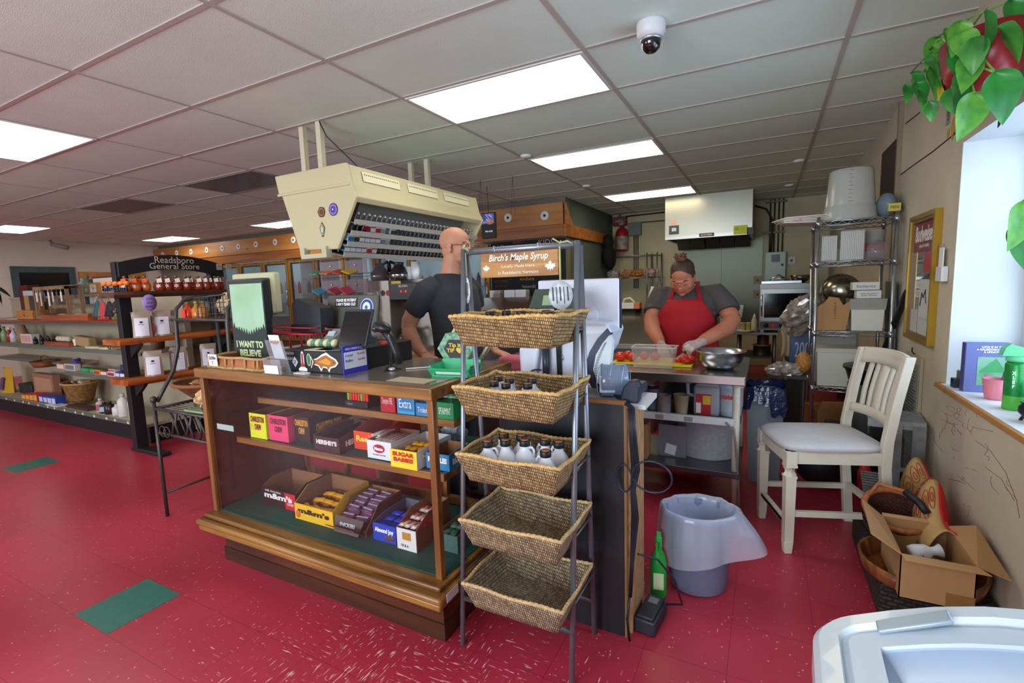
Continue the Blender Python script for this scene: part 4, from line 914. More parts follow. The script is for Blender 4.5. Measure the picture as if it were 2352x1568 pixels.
for k in range(8): us.tube([Q(-3.27+k*.04, 1.84, 1.31), Q(-3.27+k*.04, 1.84, 1.45+.003*k)], .003, 5)
for z in (1.35, 1.39, 1.42): us.tube([Q(-3.28, 1.84, z), Q(xb, 1.84, z)], .0025, 5)
us.build('upper_shelf', IR, t)
for k, (px, c_, lb) in enumerate(((433, 'e8401c', 'bright orange labelled syrup bottle on the baker rack'), (452, 'c87a2a', 'amber syrup bottle on the baker rack'), (466, 'b8702a', 'second amber syrup bottle on the baker rack'))):
    p = PY(px, 715, 1.95); o = thing('syrup_bottle', lb, 'syrup bottle', (p.x, 1.95, 1.314))
    MB().lathe([(0, 0), (.03, 0), (.032, .01), (.032, .06), (.012, .085), (.012, .1), (0, .1)], seg=12).build('flask', M(c_, .2), o); MB().lathe([(0, .1), (.014, .1), (.014, .115), (0, .115)], seg=10).build('cap', M('8a9a4a', .5), o)
    if k == 0: MB().bx(-.024, .024, -.036, -.034, .005, .06).build('label_paper', M('ff3c14', .5), o)
CRK = M('c9b48a', .35, var=.4, scale=26, bump=.8, bscale=40)
def crinkle(name, label, cat, loc, d, mt, seed, group=None, rot=None):
    random.seed(seed); q = MB(); n1, n2 = 22, 14; tab = [[random.uniform(.78, 1.12) for _ in range(n2+1)] for _ in range(n1)]
    q.sheet(lambda u, v: Vector((d[0]*math.sin(PI*v)*math.cos(2*PI*u), d[1]*math.sin(PI*v)*math.sin(2*PI*u), -d[2]*math.cos(PI*v)))*(tab[int(round(u*n1)) % n1][int(round(v*n2))] if 0 < v < 1 else 1), n1, n2, closed_u=True)
    for f in q.bm.faces: f.smooth = False
    return single(name, q, mt, label, cat, group, loc=loc, rot=rot)
crinkle('popcorn_bag', 'clear bag of popcorn in the upper wire basket of the baker rack', 'bag', (-3.08, 1.97, 1.40), (.13, .09, .085), CRK, 1)
crinkle('snack_bag', 'shiny cellophane snack bag standing behind the popcorn bag', 'bag', (-3.03, 2.04, 1.47), (.07, .06, .10), M('b9ada0', .25, .3, var=.5, scale=30), 2)
p = PY(426, 905, 1.84)
t = thing('woven_bowl', 'brown woven bowl on the lower shelf of the baker rack', 'bowl', (-3.27, 1.88, .752))
MB().lathe([(0, 0), (.07, 0), (.12, .05), (.21, .14), (.225, .15), (.21, .15), (.11, .06), (.06, .015), (0, .015)], seg=28).build('bowl', WEAVE('a8672c', '5a2d10', .014, .01), t, uv=True)
MB().tube([(.218*math.cos(a/28*2*PI), .218*math.sin(a/28*2*PI), .15) for a in range(28)], .012, 6, closed=True).build('rim', M('8a5028', .6), t)
crinkle('snack_bag', 'silver cellophane snack bag piled in the woven bowl', 'bag', (-3.20, 1.90, .93), (.14, .10, .06), M('b0a294', .22, .35, var=.6, scale=40), 3)
crinkle('nut_bag', 'heap of foil wrapped sweets in the woven bowl', 'bag', (-3.32, 1.86, .88), (.10, .08, .035), M('a87c4a', .3, .3, var=.6, scale=60), 4)
t = thing('bread_tray', 'pale green tray on the lower shelf of the baker rack', 'tray', (-3.09, 1.75, .753)); MB().bx(-.11, .11, -.1, .1, 0, .012, bev=.003).build('tray', M('8aa37c', .5), t)
crinkle('bread_bag', 'clear wrapped loaf on the pale green tray', 'bag', (-3.07, 1.75, .83), (.12, .08, .07), M('c9a878', .25, var=.5, scale=24), 5)
# ================================================================== GLASS DISPLAY CASE
OAK = WOOD('a0702f', '633c16', 0, .38, 2.2, .2); OAKV = WOOD('a06a34', '6a3f18', 2, .4, 2.2, .2); OAKD = WOOD('5e3016', '2e150a', 0, .4, 1.6, .2); FELT = M('1f4a40', .8, var=.1, scale=5)
cx0, cx1, cy0, cy1 = -2.675, -1.135, 1.475, 2.10
ocx, ocy = (cx0+cx1)/2, (cy0+cy1)/2
t = thing('display_case', 'old oak and glass candy display case on a dark wooden plinth', 'display case', (ocx, ocy, 0)); case = t
def K(x, y, z): return (x-ocx, y-ocy, z)
def kb(mb, x0, x1, y0, y1, z0, z1, bev=0): return mb.bx(x0-ocx, x1-ocx, y0-ocy, y1-ocy, z0, z1, bev=bev)
kb(MB(), cx0+.04, cx1-.02, 1.50, 2.10, .0, .205).build('plinth', OAKD, t)
q = MB(); kb(q, cx0+.032, cx1-.012, 1.492, 2.104, 0, .075); q.build('plinth_band', WOOD('4a2814', '26110a', 0, .4, 1.6), t)
q = MB(); kb(q, cx0-.035, cx1+.035, 1.405, 2.13, .20, .232, bev=.008); kb(q, cx0-.045, cx1+.045, 1.395, 2.13, .232, .262, bev=.012); kb(q, cx0-.02, cx1+.02, 1.43, 2.12, .262, .285, bev=.008); q.build('moulding', OAK, t)
kb(MB(), cx0, cx1, cy0+.02, cy1, .286, .290).build('felt_floor', FELT, t)
for x, y in ((cx0, cy0), (cx1, cy0), (cx0, cy1-.03), (cx1, cy1-.03)):
    q = MB(); xx = x if x == cx0 else x-.03; kb(q, xx, xx+.03, y, y+.03, .285, 1.04, bev=.003); q.build('corner_post', OAKV, t)
q = MB(); kb(q, cx0-.012, cx1+.012, cy0-.02, cy0+.02, 1.035, 1.085, bev=.006); kb(q, cx0-.012, cx1+.012, cy1-.02, cy1+.02, 1.035, 1.085, bev=.006)
for x in (cx0, cx1-.03): kb(q, x-.012 if x == cx0 else x, x+.03 if x == cx0 else x+.042, cy0, cy1, 1.035, 1.085, bev=.004)
q.build('top_frame', OAK, t)
q = MB(); kb(q, cx0+.02, cx1-.02, cy0+.02, cy1-.02, 1.066, 1.087); q.build('counter_sheet', M('8f877e', .20, .5, var=.10, scale=3), t)
q = MB(); kb(q, cx0+.01, cx1-.01, cy1-.03, cy1, .285, .33); kb(q, -1.55, -1.525, cy1-.03, cy1, .33, 1.04); kb(q, -2.30, -2.275, cy1-.03, cy1, .33, 1.04); q.build('back_rail', OAKV, t)
# panes
gp = GLASS('ffffff', .0)
kb(MB(), cx0+.03, cx1-.03, cy0+.012, cy0+.016, .285, 1.04).build('glass_pane', gp, t)
kb(MB(), cx0+.012, cx0+.016, cy0+.03, cy1-.03, .285, 1.04).build('glass_pane', GLASS('a08884', .22, .06), t)
kb(MB(), cx1-.016, cx1-.012, cy0+.03, cy1-.03, .285, 1.04).build('glass_pane', gp, t)
# shelves
for x0, x1, y0, z, nm in ((-2.55, -1.165, 1.565, .692, 'middle_shelf'), (-2.47, -1.165, 1.655, .898, 'upper_shelf')):
    s_ = kb(MB(), x0, x1, y0+.022, 2.06, z-.022, z).build(nm, FELT, t)
    q = MB(); kb(q, x0, x1, y0, y0+.022, z-.03, z+.003, bev=.003); kb(q, x1-.02, x1, y0, 2.06, z-.03, z+.003, bev=.003); q.build('shelf_edge', OAK, s_)
    for xs in (x0+.15, (x0+x1)/2, x1-.12): kb(MB(), xs-.008, xs+.008, 2.045, 2.075, z-.05, z-.02).build('shelf_bracket', DKB, s_)
q = MB(); q.mat(M('8b83c8', .5)); p = PY(530, 869, cy0); kb(q, p.x-.045, p.x+.045, cy0+.009, cy0+.0115, p.z-.012, p.z+.012); s_ = q.build('purple_sticker', None, t); text('WARTCRAFT', .03, K(p.x, cy0+.008, p.z), X_, Z_, M('4438a0', .5), s_, fit=.075, fith=.012)
p = PY(513, 982, cy0); q = MB(); kb(q, p.x-.07, p.x+.07, cy0+.009, cy0+.0115, p.z-.016, p.z+.014); q.build('tape_strip', M('9fb0a6', .6), t)
p = PY(1060, 1398, 1.405); q = MB(); kb(q, cx1+.0455, cx1+.047, 1.44, 1.52, .225, .262); q.build('price_tag', M('c9ccd8', .5), t)
# ------------------------------------------------------------------ candy boxes (open display cartons)
CB = M('a8774c', .85); CBI = M('8a5f3c', .9)
def tray(name, label, x0, x1, y0, d, h, z, col, hf=None, txt=None, tc='ffffff', panel=None, inner=None, side=None, fill=None, txts=None, hb=None, cat='candy box'):
    """open-topped display carton; hf front height, h side height"""
    w_ = x1-x0; o = thing(name, label, cat, ((x0+x1)/2, y0, z)); hf = hf or h; hb = hb or h; T = .004
    fm, im, sm = M(col, .45), inner or CBI, M(side or col, .5)
    MB().bx(-w_/2, w_/2, 0, T, 0, hf).build('front_panel', fm, o)
    q = MB().mat(sm)
    for sx in (-1, 1):
        a = sx*w_/2; q.mat(sm); q.prism([(0, 0), (d, 0), (d, hb), (d*.35, h), (0, hf)], .0015, (a-(.0015 if sx > 0 else 0), T, 0), Y_, Z_)
        q.mat(im); q.prism([(0, 0), (d, 0), (d, hb), (d*.35, h), (0, hf)], .002, (a-(.0045 if sx > 0 else -.0025), T, 0), Y_, Z_)
    q.build('side_walls', None, o)
    MB().mat(sm).bx(-w_/2, w_/2, d, d+T, 0, hb).mat(im).bx(-w_/2+.004, w_/2-.004, d-.002, d, 0.001, hb).build('back_panel', None, o)
    MB().bx(-w_/2+.003, w_/2-.003, T, d, 0, .002).build('base_panel', im, o)
    if panel: MB().bx(-w_*.46, w_*.46, -.001, 0, hf*.08, hf*.30).build('printed_panel', M(panel, .5), o)
    if txt: text(txt, hf*.5, (0, -.0018, hf*.62), X_, Z_, M(tc, .5), o, fit=w_*.82, fith=hf*.34*(1.6 if '\n' in txt else 1), bold=.002)
    if txts: text(txts[0], .03, (w_/2+.0012, d*.45, hf*.5), Y_, Z_, M(txts[1], .5), o, fit=d*.6, fith=hf*.4, bold=.002)
    return o
def bars(o_x, o_y, z, n, m_, w_, l_, h_, col, label, cat, group, name, txt=None, tc='ffffff', jit=.1, gx=None, gy=None, seed=1, colb=None):
    """n x m loose wrapped bars"""
    rr = random.Random(seed); base = None; gx = gx or w_*1.05; gy = gy or l_*1.02
    for i in range(n):
        for k in range(m_):
            x, y = o_x+i*gx, o_y+k*gy; zz = z+h_/2+.004*k
            if base is None:
                base = thing(name, label, cat, (x, y, zz), rr.uniform(-jit, jit), group)
                MB().ell((0, 0, 0), (w_/2, l_/2*.86, h_/2)).box((0, 0, 0), (w_*.92, l_*.8, h_*.5), bev=h_*.2).build('wrapper', M(col, .25), base)
                q = MB(); q.box((0, l_*.45, 0), (w_*.8, l_*.1, h_*.12)); q.box((0, -l_*.45, 0), (w_*.8, l_*.1, h_*.12)); q.build('crimped_end', M(colb or col, .3), base)
                if txt:
                    if w_ > l_: text(txt, .02, (0, 0, h_/2+.001), X_, Y_, M(tc, .4), base, fit=w_*.8, fith=l_*.4, bold=.001)
                    else: text(txt, .02, (0, 0, h_/2+.001), (0, -1, 0), X_, M(tc, .4), base, fit=l_*.7, fith=w_*.5, bold=.001)
            else: dup(base, (x, y, zz), rz=rr.uniform(-jit, jit))
    return base
Zm, Zl, Zu = .696, .291, .902
tray('candy_box', 'yellow candy box at the left of the middle shelf', -2.46, -2.325, 1.59, .26, .135, Zm, 'd8dc2c', txt='CHARLESTON\nCHEW', tc='8a2038', panel='d8dc2c')
tray('candy_box', 'pink candy box beside the yellow one', -2.315, -2.165, 1.60, .26, .135, Zm, 'e03a70', txt='CHARLESTON\nCHEW', tc='6a1f2a')
tray('candy_box', 'black candy box with orange lettering beside the pink one', -2.155, -2.04, 1.63, .28, .135, Zm, '2a1a16', txt='CHARLESTON\nCHEW', tc='e09a30', txts=('CHARLESTON CHEW', 'd8a030'))
o = tray('candy_box', 'low torn black candy box behind the brown chocolate box', -2.03, -1.90, 1.64, .25, .075, Zm, '30211c', hf=.05)
tray('chocolate_box', 'dark brown chocolate bar box with a torn front', -1.955, -1.785, 1.585, .26, .085, Zm, '3a1c1c', hf=.07, txt="HERSHEY'S", tc='d8d4d0', txts=('HERSHEYS', 'd8d0cc'), inner=M('4a3430', .8))
tray('candy_box', 'orange peanut butter candy box with a low front', -1.775, -1.59, 1.67, .28, .12, Zm, 'e8441c', hf=.09, txt="Reese's", tc='f0d040', inner=M('b8321a', .7), side='a82818')
tray('candy_roll_box', 'white box full of wafer candy rolls', -1.62, -1.475, 1.60, .2, .085, Zm, 'd9dcdc', hf=.085, panel='d9dcdc')
MB().mat(M('b01c34', .4)).prism([(.034*math.cos(a/20*2*PI), .020*math.sin(a/20*2*PI)) for a in range(20)], .002, (-1.5475, 1.6-.001, Zm+.05), X_, Z_).build('red_oval', None, None)
ov = [o_ for o_ in C.objects if o_.name.startswith('red_oval')][0]; bx_ = [o_ for o_ in C.objects if o_.name.startswith('candy_roll_box')][0]; ov.parent = bx_; ov.location = (-bx_.location.x, -bx_.location.y, -bx_.location.z)
text('Necco', .03, (0, -.004, .05), X_, Z_, M('f0f0f0', .5), bx_, fit=.052, fith=.016, bold=.002); text('The Original Candy Wafer', .02, (0, -.002, .02), X_, Z_, M('3a3a4a', .5), bx_, fit=.08, fith=.008)
bars(-1.60, 1.70, Zm+.06, 7, 1, .017, .15, .020, 'ded8d2', 'white and red paper wrapped wafer roll lying in the white box', 'candy roll', 'wafer rolls in the white box', 'candy_roll', 'Necco', 'b01c34', .03)
bars(-1.60, 1.68, Zm+.085, 2, 1, .018, .14, .022, 'd8cfc8', 'white and red wafer roll lying across the top of the others', 'candy roll', 'wafer rolls on top', 'candy_roll', 'Necco', 'b01c34', .3)
o = tray('candy_box', 'yellow box with red lettering near the glass corner', -1.44, -1.295, 1.555, .25, .085, Zm, 'e8d22c', hf=.08, txt='SUGAR\nBABIES', tc='c8202a', inner=M('c9c4bc', .7), side='d8d8da')
bars(-1.42, 1.60, Zm+.04, 4, 3, .034, .05, .02, 'f0a81c', 'orange-yellow candy packet heaped in the yellow box', 'candy packet', 'packets in the yellow box', 'candy_packet', None, jit=.9, gy=.055)
o = tray('candy_box', 'light blue candy box in the right corner of the middle shelf', -1.28, -1.16, 1.60, .16, .075, Zm, '2a7fb0', hf=.07, txt='RAZZLES', tc='f0f0f0', txts=('RAZZLES', 'f0f0f0'))
crinkle('plastic_wrap', 'crumpled clear plastic wrap under the upper shelf', 'wrap', (-1.36, 1.93, Zm+.058), (.07, .06, .055), GLASS('dfe2ee', .4, .1), 51)
# upper shelf
t = thing('lighter_tray', 'black tray of red and green lighters on the upper shelf', 'lighter tray', (-1.755, 1.70, Zu)); MB().bx(-.075, .075, -.02, .10, 0, .028).build('tray_body', BLACK, t); text('clipper', .02, (-.04, -.0205, .014), X_, Z_, M('9a9a9a', .5), t, fit=.04, fith=.012)
lg = {}
for k in range(8):
    c_ = '63b83a' if k in (0, 5) else ('d83c2c' if k % 2 else 'c8342a'); nm = 'green' if k in (0, 5) else 'red'
    if nm not in lg:
        o = thing('lighter', nm+' lighter standing upright in the black tray', 'lighter', (-1.815+k*.0175, 1.695, Zu+.029), 0, nm+' lighters'); MB().ell((0, 0, .025), (.008, .006, .03)).bx(-.007, .007, -.006, .006, 0, .05, bev=.003).build('body', M(c_, .25), o); MB().bx(-.006, .006, -.005, .005, .0505, .066).build('metal_cap', CHROME, o); lg[nm] = o
    else: dup(lg[nm], (-1.815+k*.0175, 1.695, Zu+.029))
for k in range(6): single('dark_packet', MB().box((0, 0, 0), (.11, .014, .08), (-.35, 0, .0)), M('26262a', .4), 'black packet leaning in the row behind the lighters', 'packet', 'black packets behind the lighters', loc=(-1.60-.004*k, 1.83+k*.03, Zu+.048))
carton('gum_carton', 'red cinnamon gum carton on the upper shelf', 'gum box', -1.535, 1.72, Zu, .088, .12, .10, 'b81f2a', None, txt='Dentyne FIRE', tc='f0d8d0')
carton('gum_carton', 'light blue gum carton beside the red one', 'gum box', -1.43, 1.73, Zu, .10, .14, .10, '3aa0cc', '2a80b8', txt='Extra', tc='f4f4f4')
carton('gum_carton', 'open blue gum carton by the corner post', 'gum box', -1.33, 1.70, Zu, .085, .08, .06, '2a84b8', None, txt='Trident', tc='f4f4f4')
bars(-1.36, 1.71, Zu+.06, 3, 2, .018, .06, .016, '8fb8d0', 'small blue and white gum pack standing in the blue carton', 'gum pack', 'gum packs in the blue carton', 'gum_pack', jit=.5)
o = carton('mint_carton', 'green mint box right of the corner post', 'mint box', -1.21, 1.70, Zu, .09, .09, .075, '1f8a4a', None, txt='SPEARMINT', tc='e8f4e8')
bars(-1.24, 1.74, Zu+.076, 4, 2, .02, .07, .018, 'b8d8a8', 'pale green mint packet piled on the green box', 'mint packet', 'mint packets on the green box', 'mint_packet', jit=.3)
# bottom of the case
o = tray('candy_box', 'dark brown chocolate candy box, left one on the case floor', -2.49, -2.21, 1.64, .20, .135, Zl, '32181a', hf=.10, txt="m&m's", tc='e8e4e0')
text('milk chocolate', .02, (-.04, -.002, .088), X_, Z_, M('e0dcd8', .5), o, fit=.13, fith=.012); MB().bx(.055, .138, -.0012, 0, .004, .095).build('red_corner', M('c8202a', .4), o); text('24', .03, (.085, -.0025, .07), X_, Z_, WHITE, o, fit=.03, fith=.018); text('SHARE', .03, (.1, -.0025, .035), X_, Z_, WHITE, o, fit=.05, fith=.014)
bars(-2.44, 1.70, Zl+.02, 3, 1, .07, .1, .03, '5a3a34', 'brown candy packet inside the dark brown box', 'candy packet', 'packets in the dark brown box', 'candy_packet', jit=.8)
o = tray('candy_box', 'yellow peanut candy box with a tall cardboard back on the case floor', -2.16, -1.88, 1.595, .25, .15, Zl, 'e8b41c', hf=.085, txt="m&m's", tc='3a2018')
MB().ell((-.115, -.002, .03), (.016, .003, .02)).build('printed_candy', M('d8641c', .5), o)
bars(-2.10, 1.65, Zl+.045, 3, 3, .085, .07, .028, 'f0a820', 'yellow candy packet heaped in the yellow box', 'candy packet', 'packets in the yellow floor box', 'candy_packet', 'm&m', '3a2018', .6, gx=.07, gy=.07)
o = tray('candy_bar_box', 'brown box crammed with purple and red candy bars', -1.865, -1.665, 1.60, .26, .13, Zl, '6a3c2a', hf=.03, side='6a3c2a')
MB().prism([(-.08, 0), (.08, 0), (.095, .075), (-.095, .075)], .006, (0, -.03, .01), X_, (0, .42, .9)).build('front_flap', M('4a2a24', .4), o); text('SNICKERS', .03, (0, -.022, .05), X_, (0, .42, .9), M('d8d8e0', .5), o, fit=.1, fith=.018, bold=.001)
for zz, oy, nn in ((.05, 1.64, 5), (.075, 1.68, 4), (.095, 1.74, 3)):
    bars(-1.815, oy, Zl+zz, 2, nn, .085, .036, .022, '6a3a5c', 'purple and brown wrapped candy bar in the brown box', 'candy bar', 'candy bars in the brown box', 'candy_bar', 'SNICKERS', 'e0e0ec', .15, gx=.09, seed=nn)
single('brown_flap', MB().box((0, 0, 0), (.19, .004, .08), (.9, 0, 0)), M('6a3c2a', .7), 'brown cardboard flap bent forward with the number 48', 'flap', loc=(-1.765, 1.56, Zl+.035))
o = tray('candy_bar_box', 'blue candy box with a low front', -1.625, -1.485, 1.605, .24, .105, Zl, '2440b0', hf=.085, txt='Almond Joy', tc='e8ecf4', inner=M('5a5c68', .7)); MB().ell((.03, -.002, .025), (.03, .002, .012)).build('printed_bar', M('6a4028', .5), o)
bars(-1.60, 1.65, Zl+.05, 2, 3, .06, .05, .022, '2a46c0', 'blue wrapped candy bar in the blue box', 'candy bar', 'blue candy bars', 'candy_bar', None, jit=.2)
o = tray('candy_bar_box', 'tall brown box with a white notched front', -1.465, -1.355, 1.59, .26, .15, Zl, 'd8d4ce', hf=.10, side='7a4a30'); MB().bx(-.022, .026, -.0015, 0, .05, .085).build('window_cutout', M('b8803a', .4), o); text('10 & 6', .02, (-.01, -.002, .022), X_, Z_, INK, o, fit=.04, fith=.012); text('Twix', .03, (.0568, .12, .11), Y_, (0, .2, 1), M('c82a2a', .5), o, fit=.16, fith=.03, bold=.002)
bars(-1.445, 1.63, Zl+.095, 3, 3, .03, .06, .02, 'd8c8b8', 'red and cream wrapped wafer bar standing in the tall brown box', 'candy bar', 'wafer bars in the tall box', 'candy_bar', 'TWIX', 'c82030', .3, gy=.07)
o = tray('candy_box', 'grey-green box in the dim right corner of the case floor', -1.29, -1.18, 1.66, .18, .085, Zl, '46605a', hf=.08); bars(-1.26, 1.70, Zl+.06, 2, 2, .035, .06, .02, '4a6a5a', 'dark green packet in the grey-green box', 'candy packet', 'packets in the grey-green box', 'candy_packet', jit=.4)
# things behind the case seen through its back
single('lidded_bucket', MB().lathe([(0, 0), (.10, 0), (.12, .24), (.125, .245), (.125, .27), (0, .275)]), M('d0cdc8', .5), 'white lidded bucket on the floor behind the case', 'bucket', loc=(-2.35, 2.55, .02))
single('floor_pail', MB().lathe([(0, 0), (.11, 0), (.13, .30), (.135, .31), (.125, .31), (.10, .02), (0, .02)]), M('c03040', .4), 'red pail with a white rim behind the right corner of the case', 'pail', loc=(-1.28, 2.35, 0))
# ------------------------------------------------------------------ on the counter: tray and picture
cz = 1.0875
WIK = WOOD('b8692c', '7a3a14', 0, .5, 2); ROPE = M('cba468', .7, bump=.8, bscale=300, var=.3, scale=200)
t = thing('wicker_tray', 'rectangular cane tray with rope edges holding the green picture', 'tray', (-2.40, 1.655, cz), .0)
hw, hd = .215, .155
q = MB()
for sy in (-1, 1): q.box((0, sy*hd, .03), (2*hw, .008, .05), (-.15*sy*-1, 0, 0))
for sx in (-1, 1): q.box((sx*hw, 0, .03), (.008, 2*hd, .05))
q.bx(-hw, hw, -hd, hd, 0, .006); q.build('cane_walls', WIK, t)
for z in (.058, .004):
    pr_ = [(-hw, -hd), (hw, -hd), (hw, hd), (-hw, hd)]; pt = []
    for a, b_ in zip(pr_, pr_[1:]+pr_[:1]): pt += [(a[0]+(b_[0]-a[0])*u/6, a[1]+(b_[1]-a[1])*u/6, z+.003*math.sin(u*2)) for u in range(6)]
    MB().tube([(a*1.02, b_*1.02, c_) for a, b_, c_ in pt], .0075, 6, closed=True).build('rope_edge', ROPE, t)
for x in (-.19, -.06, .0, .10, .17, .20): MB().tube([(x, -hd-.006, .0), (x+.004, -hd-.010, .03), (x, -hd-.006, .06)], .005, 5).build('binding', ROPE, t)
for y in (-.1, 0, .1): MB().tube([(-hw-.006, y, 0), (-hw-.01, y, .03), (-hw-.006, y, .06)], .005, 5).build('binding', ROPE, t)
MB().box((-.155, -hd-.014, .042), (.075, .002, .062), (.05, 0, 0)).build('paper_note', M('d8d6d0', .8), t); text('Cat & Rew\nY', .02, (-.155, -hd-.0175, .042), X_, Z_, INK, t, fit=.055, fith=.045)
p0, p1 = PY(523, 645, 1.66), PY(602, 648, 1.66); pzt = (p0.z+p1.z)/2; pcx = (p0.x+p1.x)/2; pw = p1.x-p0.x; ph = pzt-cz-.008
t = thing('framed_picture', 'tall pale green landscape picture in a black frame reading I WANT TO BELIEVE', 'picture', (pcx, 1.66, cz+.008), .0)
q = MB(); q.bx(-pw/2, pw/2, 0, .035, 0, ph); q.build('frame', M('15181a', .4), t)
q = MB().mat(M('a9cdb0', .5, col2='8fb98a', scale=4)); q.bx(-pw/2+.012, pw/2-.008, -.0015, 0, .012, ph-.012); s_ = q.build('sky_print', None, t)
random.seed(12); poly = [(-pw/2+.012, .012), (pw/2-.008, .012)]; xs = pw/2-.008; 
n = 26
for k in range(n+1):
    u = k/n; x = pw/2-.008-u*(pw-.02); base_ = ph*.34+.035*(math.cos(u*PI*2)*.5+.5); poly.append((x, base_+(.035 if k % 2 else 0)*random.uniform(.4, 1)))
MB().prism(poly, .001, (0, -.0018, 0), X_, Z_).build('treeline_print', M('26302c', .6), t)
text('I WANT TO', .08, (0, -.0045, ph*.225), X_, Z_, M('c8d09a', .6), t, fit=pw*.78, fith=ph*.085, bold=.004); text('BELIEVE', .08, (.0, -.0045, ph*.115), X_, Z_, M('c8d09a', .6), t, fit=pw*.62, fith=ph*.085, bold=.004)
# cream terminal behind it
a, b_ = PY(531, 630, 1.95), PY(627, 632, 1.95)
t = thing('register_monitor', 'cream plastic register seen from behind, rising over the green picture', 'register', ((a.x+b_.x)/2, 2.0, cz)); w_ = b_.x-a.x
MB().bx(-w_/2, w_/2, -.05, .0, a.z-cz-.25, a.z-cz, bev=.012).build('monitor_shell', M('c4c198', .5), t); MB().bx(-w_/2+.01, w_/2-.03, -.10, -.05, a.z-cz-.28, a.z-cz-.035, bev=.01).build('dark_back', M('3a3a34', .5), t)
MB().bx(-.07, .07, -.04, .0, 0, .3).build('stem', M('b8b590', .5), t); MB().bx(-.13, .13, -.10, .08, 0, .03, bev=.008).build('base', M('b8b590', .5), t)
# red wire stand with a black terminal
RW_ = M('b0202a', .35)
t = thing('red_wire_stand', 'red wire stand on thin legs behind the picture', 'stand', (-2.20, 1.86, cz))
a, b_ = PY(612, 722, 1.86), PY(740, 742, 1.86)
q = MB(); A_ = (a.x+2.20, 0, .155); B_ = (b_.x+2.20, 0, .155)
for y in (-.06, .10):
    q.tube([(A_[0], y, .15), (B_[0], y, .15)], .006); q.tube([(A_[0], y, .185), (B_[0], y, .185)], .004)
for x in (A_[0], B_[0]): q.tube([(x, -.06, .15), (x, .10, .15)], .006); q.tube([(x, -.06, .185), (x, .10, .185)], .004)
for k in range(12): x = A_[0]+(B_[0]-A_[0])*k/11; q.tube([(x, -.06, .15), (x, .10, .15)], .003, 5)
for k in range(5): q.tube([(A_[0]+.03*k, -.06, .15), (A_[0]-.03+.03*k, -.09, .24)], .003, 5)
q.tube([(A_[0]-.03, -.09, .24), (A_[0]+.09, -.09, .24)], .003, 5)
q.build('wire_basket', RW_, t)
q = MB()
for x in (A_[0]+.06, A_[0]+.16, B_[0]-.03): q.tube([(x, -.06, 0), (x, -.06, .15)], .006); q.tube([(x, .1, 0), (x, .1, .15)], .006)
q.build('stand_leg', RW_, t)
t = thing('black_terminal', 'black curved card terminal resting on the red wire stand', 'terminal', (b_.x-.09, 1.88, cz+.19))
MB().prism([(-.11, 0), (.11, 0), (.11, .10), (.04, .12), (-.07, .155), (-.11, .13)], .09, (0, .045, 0), X_, Z_).build('terminal_body', M('26282b', .55), t); MB().bx(-.12, .12, -.055, -.046, -.03, .012).build('card_slot_bar', M('1b1c1e', .4), t)
q = MB(); random.seed(4)
for k in range(9):
    x = -2.36+k*.06; q.tube([(x, 1.9+.02*math.sin(k), cz+.004), (x+.03, 1.85, cz+.06+.05*random.random()), (x+.07, 1.88, cz+.09+.03*random.random()), (x+.10, 1.92, cz+.02), (x+.12, 1.9, cz+.004)], .0035, 5)
single('cable_tangle', q, BLACK, 'tangle of black cables under the red wire stand', 'cables')
# clear card holder
t = thing('card_holder', 'clear acrylic holder with a fish card and a code card', 'card holder', (-2.055, 1.50, cz))
AC = GLASS('f2f4f6', .12)
q = MB(); q.box((0, .0, .08), (.125, .003, .16), (.22, 0, 0)); q.box((-.0, -.035, .035), (.125, .003, .07), (.12, 0, 0)); q.bx(-.0625, .0625, -.045, .03, 0, .003); q.build('acrylic_body', AC, t)
MB().box((.0, -.003, .125), (.075, .0015, .12), (.22, 0, 0)).build('fish_card', M('e9e8e4', .6), t)
MB().box((-.005, -.038, .022), (.1, .0015, .04), (.12, 0, 0)).build('lower_card', M('e9e8e4', .6), t)
def fish(o_, s_, parent, up_=Z_, outline=True, ax=X_):
    ax = Vector(ax); up_ = Vector(up_); nz = ax.cross(up_).normalized()
    body = [(-.5, .13), (-.42, .0), (-.5, -.15), (-.38, -.06), (-.22, -.09), (-.12, -.2), (-.04, -.11), (.1, -.13), (.16, -.21), (.22, -.12), (.40, -.08), (.5, .0), (.42, .08), (.25, .14), (.10, .21), (-.05, .17), (-.25, .08), (-.38, .05)]
    if outline: MB().prism([(x*s_*1.12, y*s_*1.35) for x, y in body], .0006, o_, ax, up_).build('sticker_edge', M('e8e8e4', .5), parent)
    k = MB().mat(M('a8621e', .5)); k.prism([(x*s_, y*s_) for x, y in body], .0006, Vector(o_)+nz*.0008, ax, up_)
    k.mat(M('6a2a14', .5)); k.prism([(-.5*s_, .12*s_), (-.42*s_, 0), (-.5*s_, -.14*s_), (-.36*s_, -.04*s_), (-.36*s_, .04*s_)], .0006, Vector(o_)+nz*.0016, ax, up_)
    k.mat(M('d0902c', .5)); k.prism([(-.25*s_, 0), (.2*s_, -.08*s_), (.3*s_, .02*s_), (.1*s_, .12*s_)], .0006, Vector(o_)+nz*.0016, ax, up_)
    k.mat(INK); k.prism([(.37*s_, 0), (.40*s_, 0), (.40*s_, .03*s_), (.37*s_, .03*s_)], .0006, Vector(o_)+nz*.0022, ax, up_)
    return k.build('fish_print', None, parent)
fish((.0, -.009, .15), .065, t, outline=False)
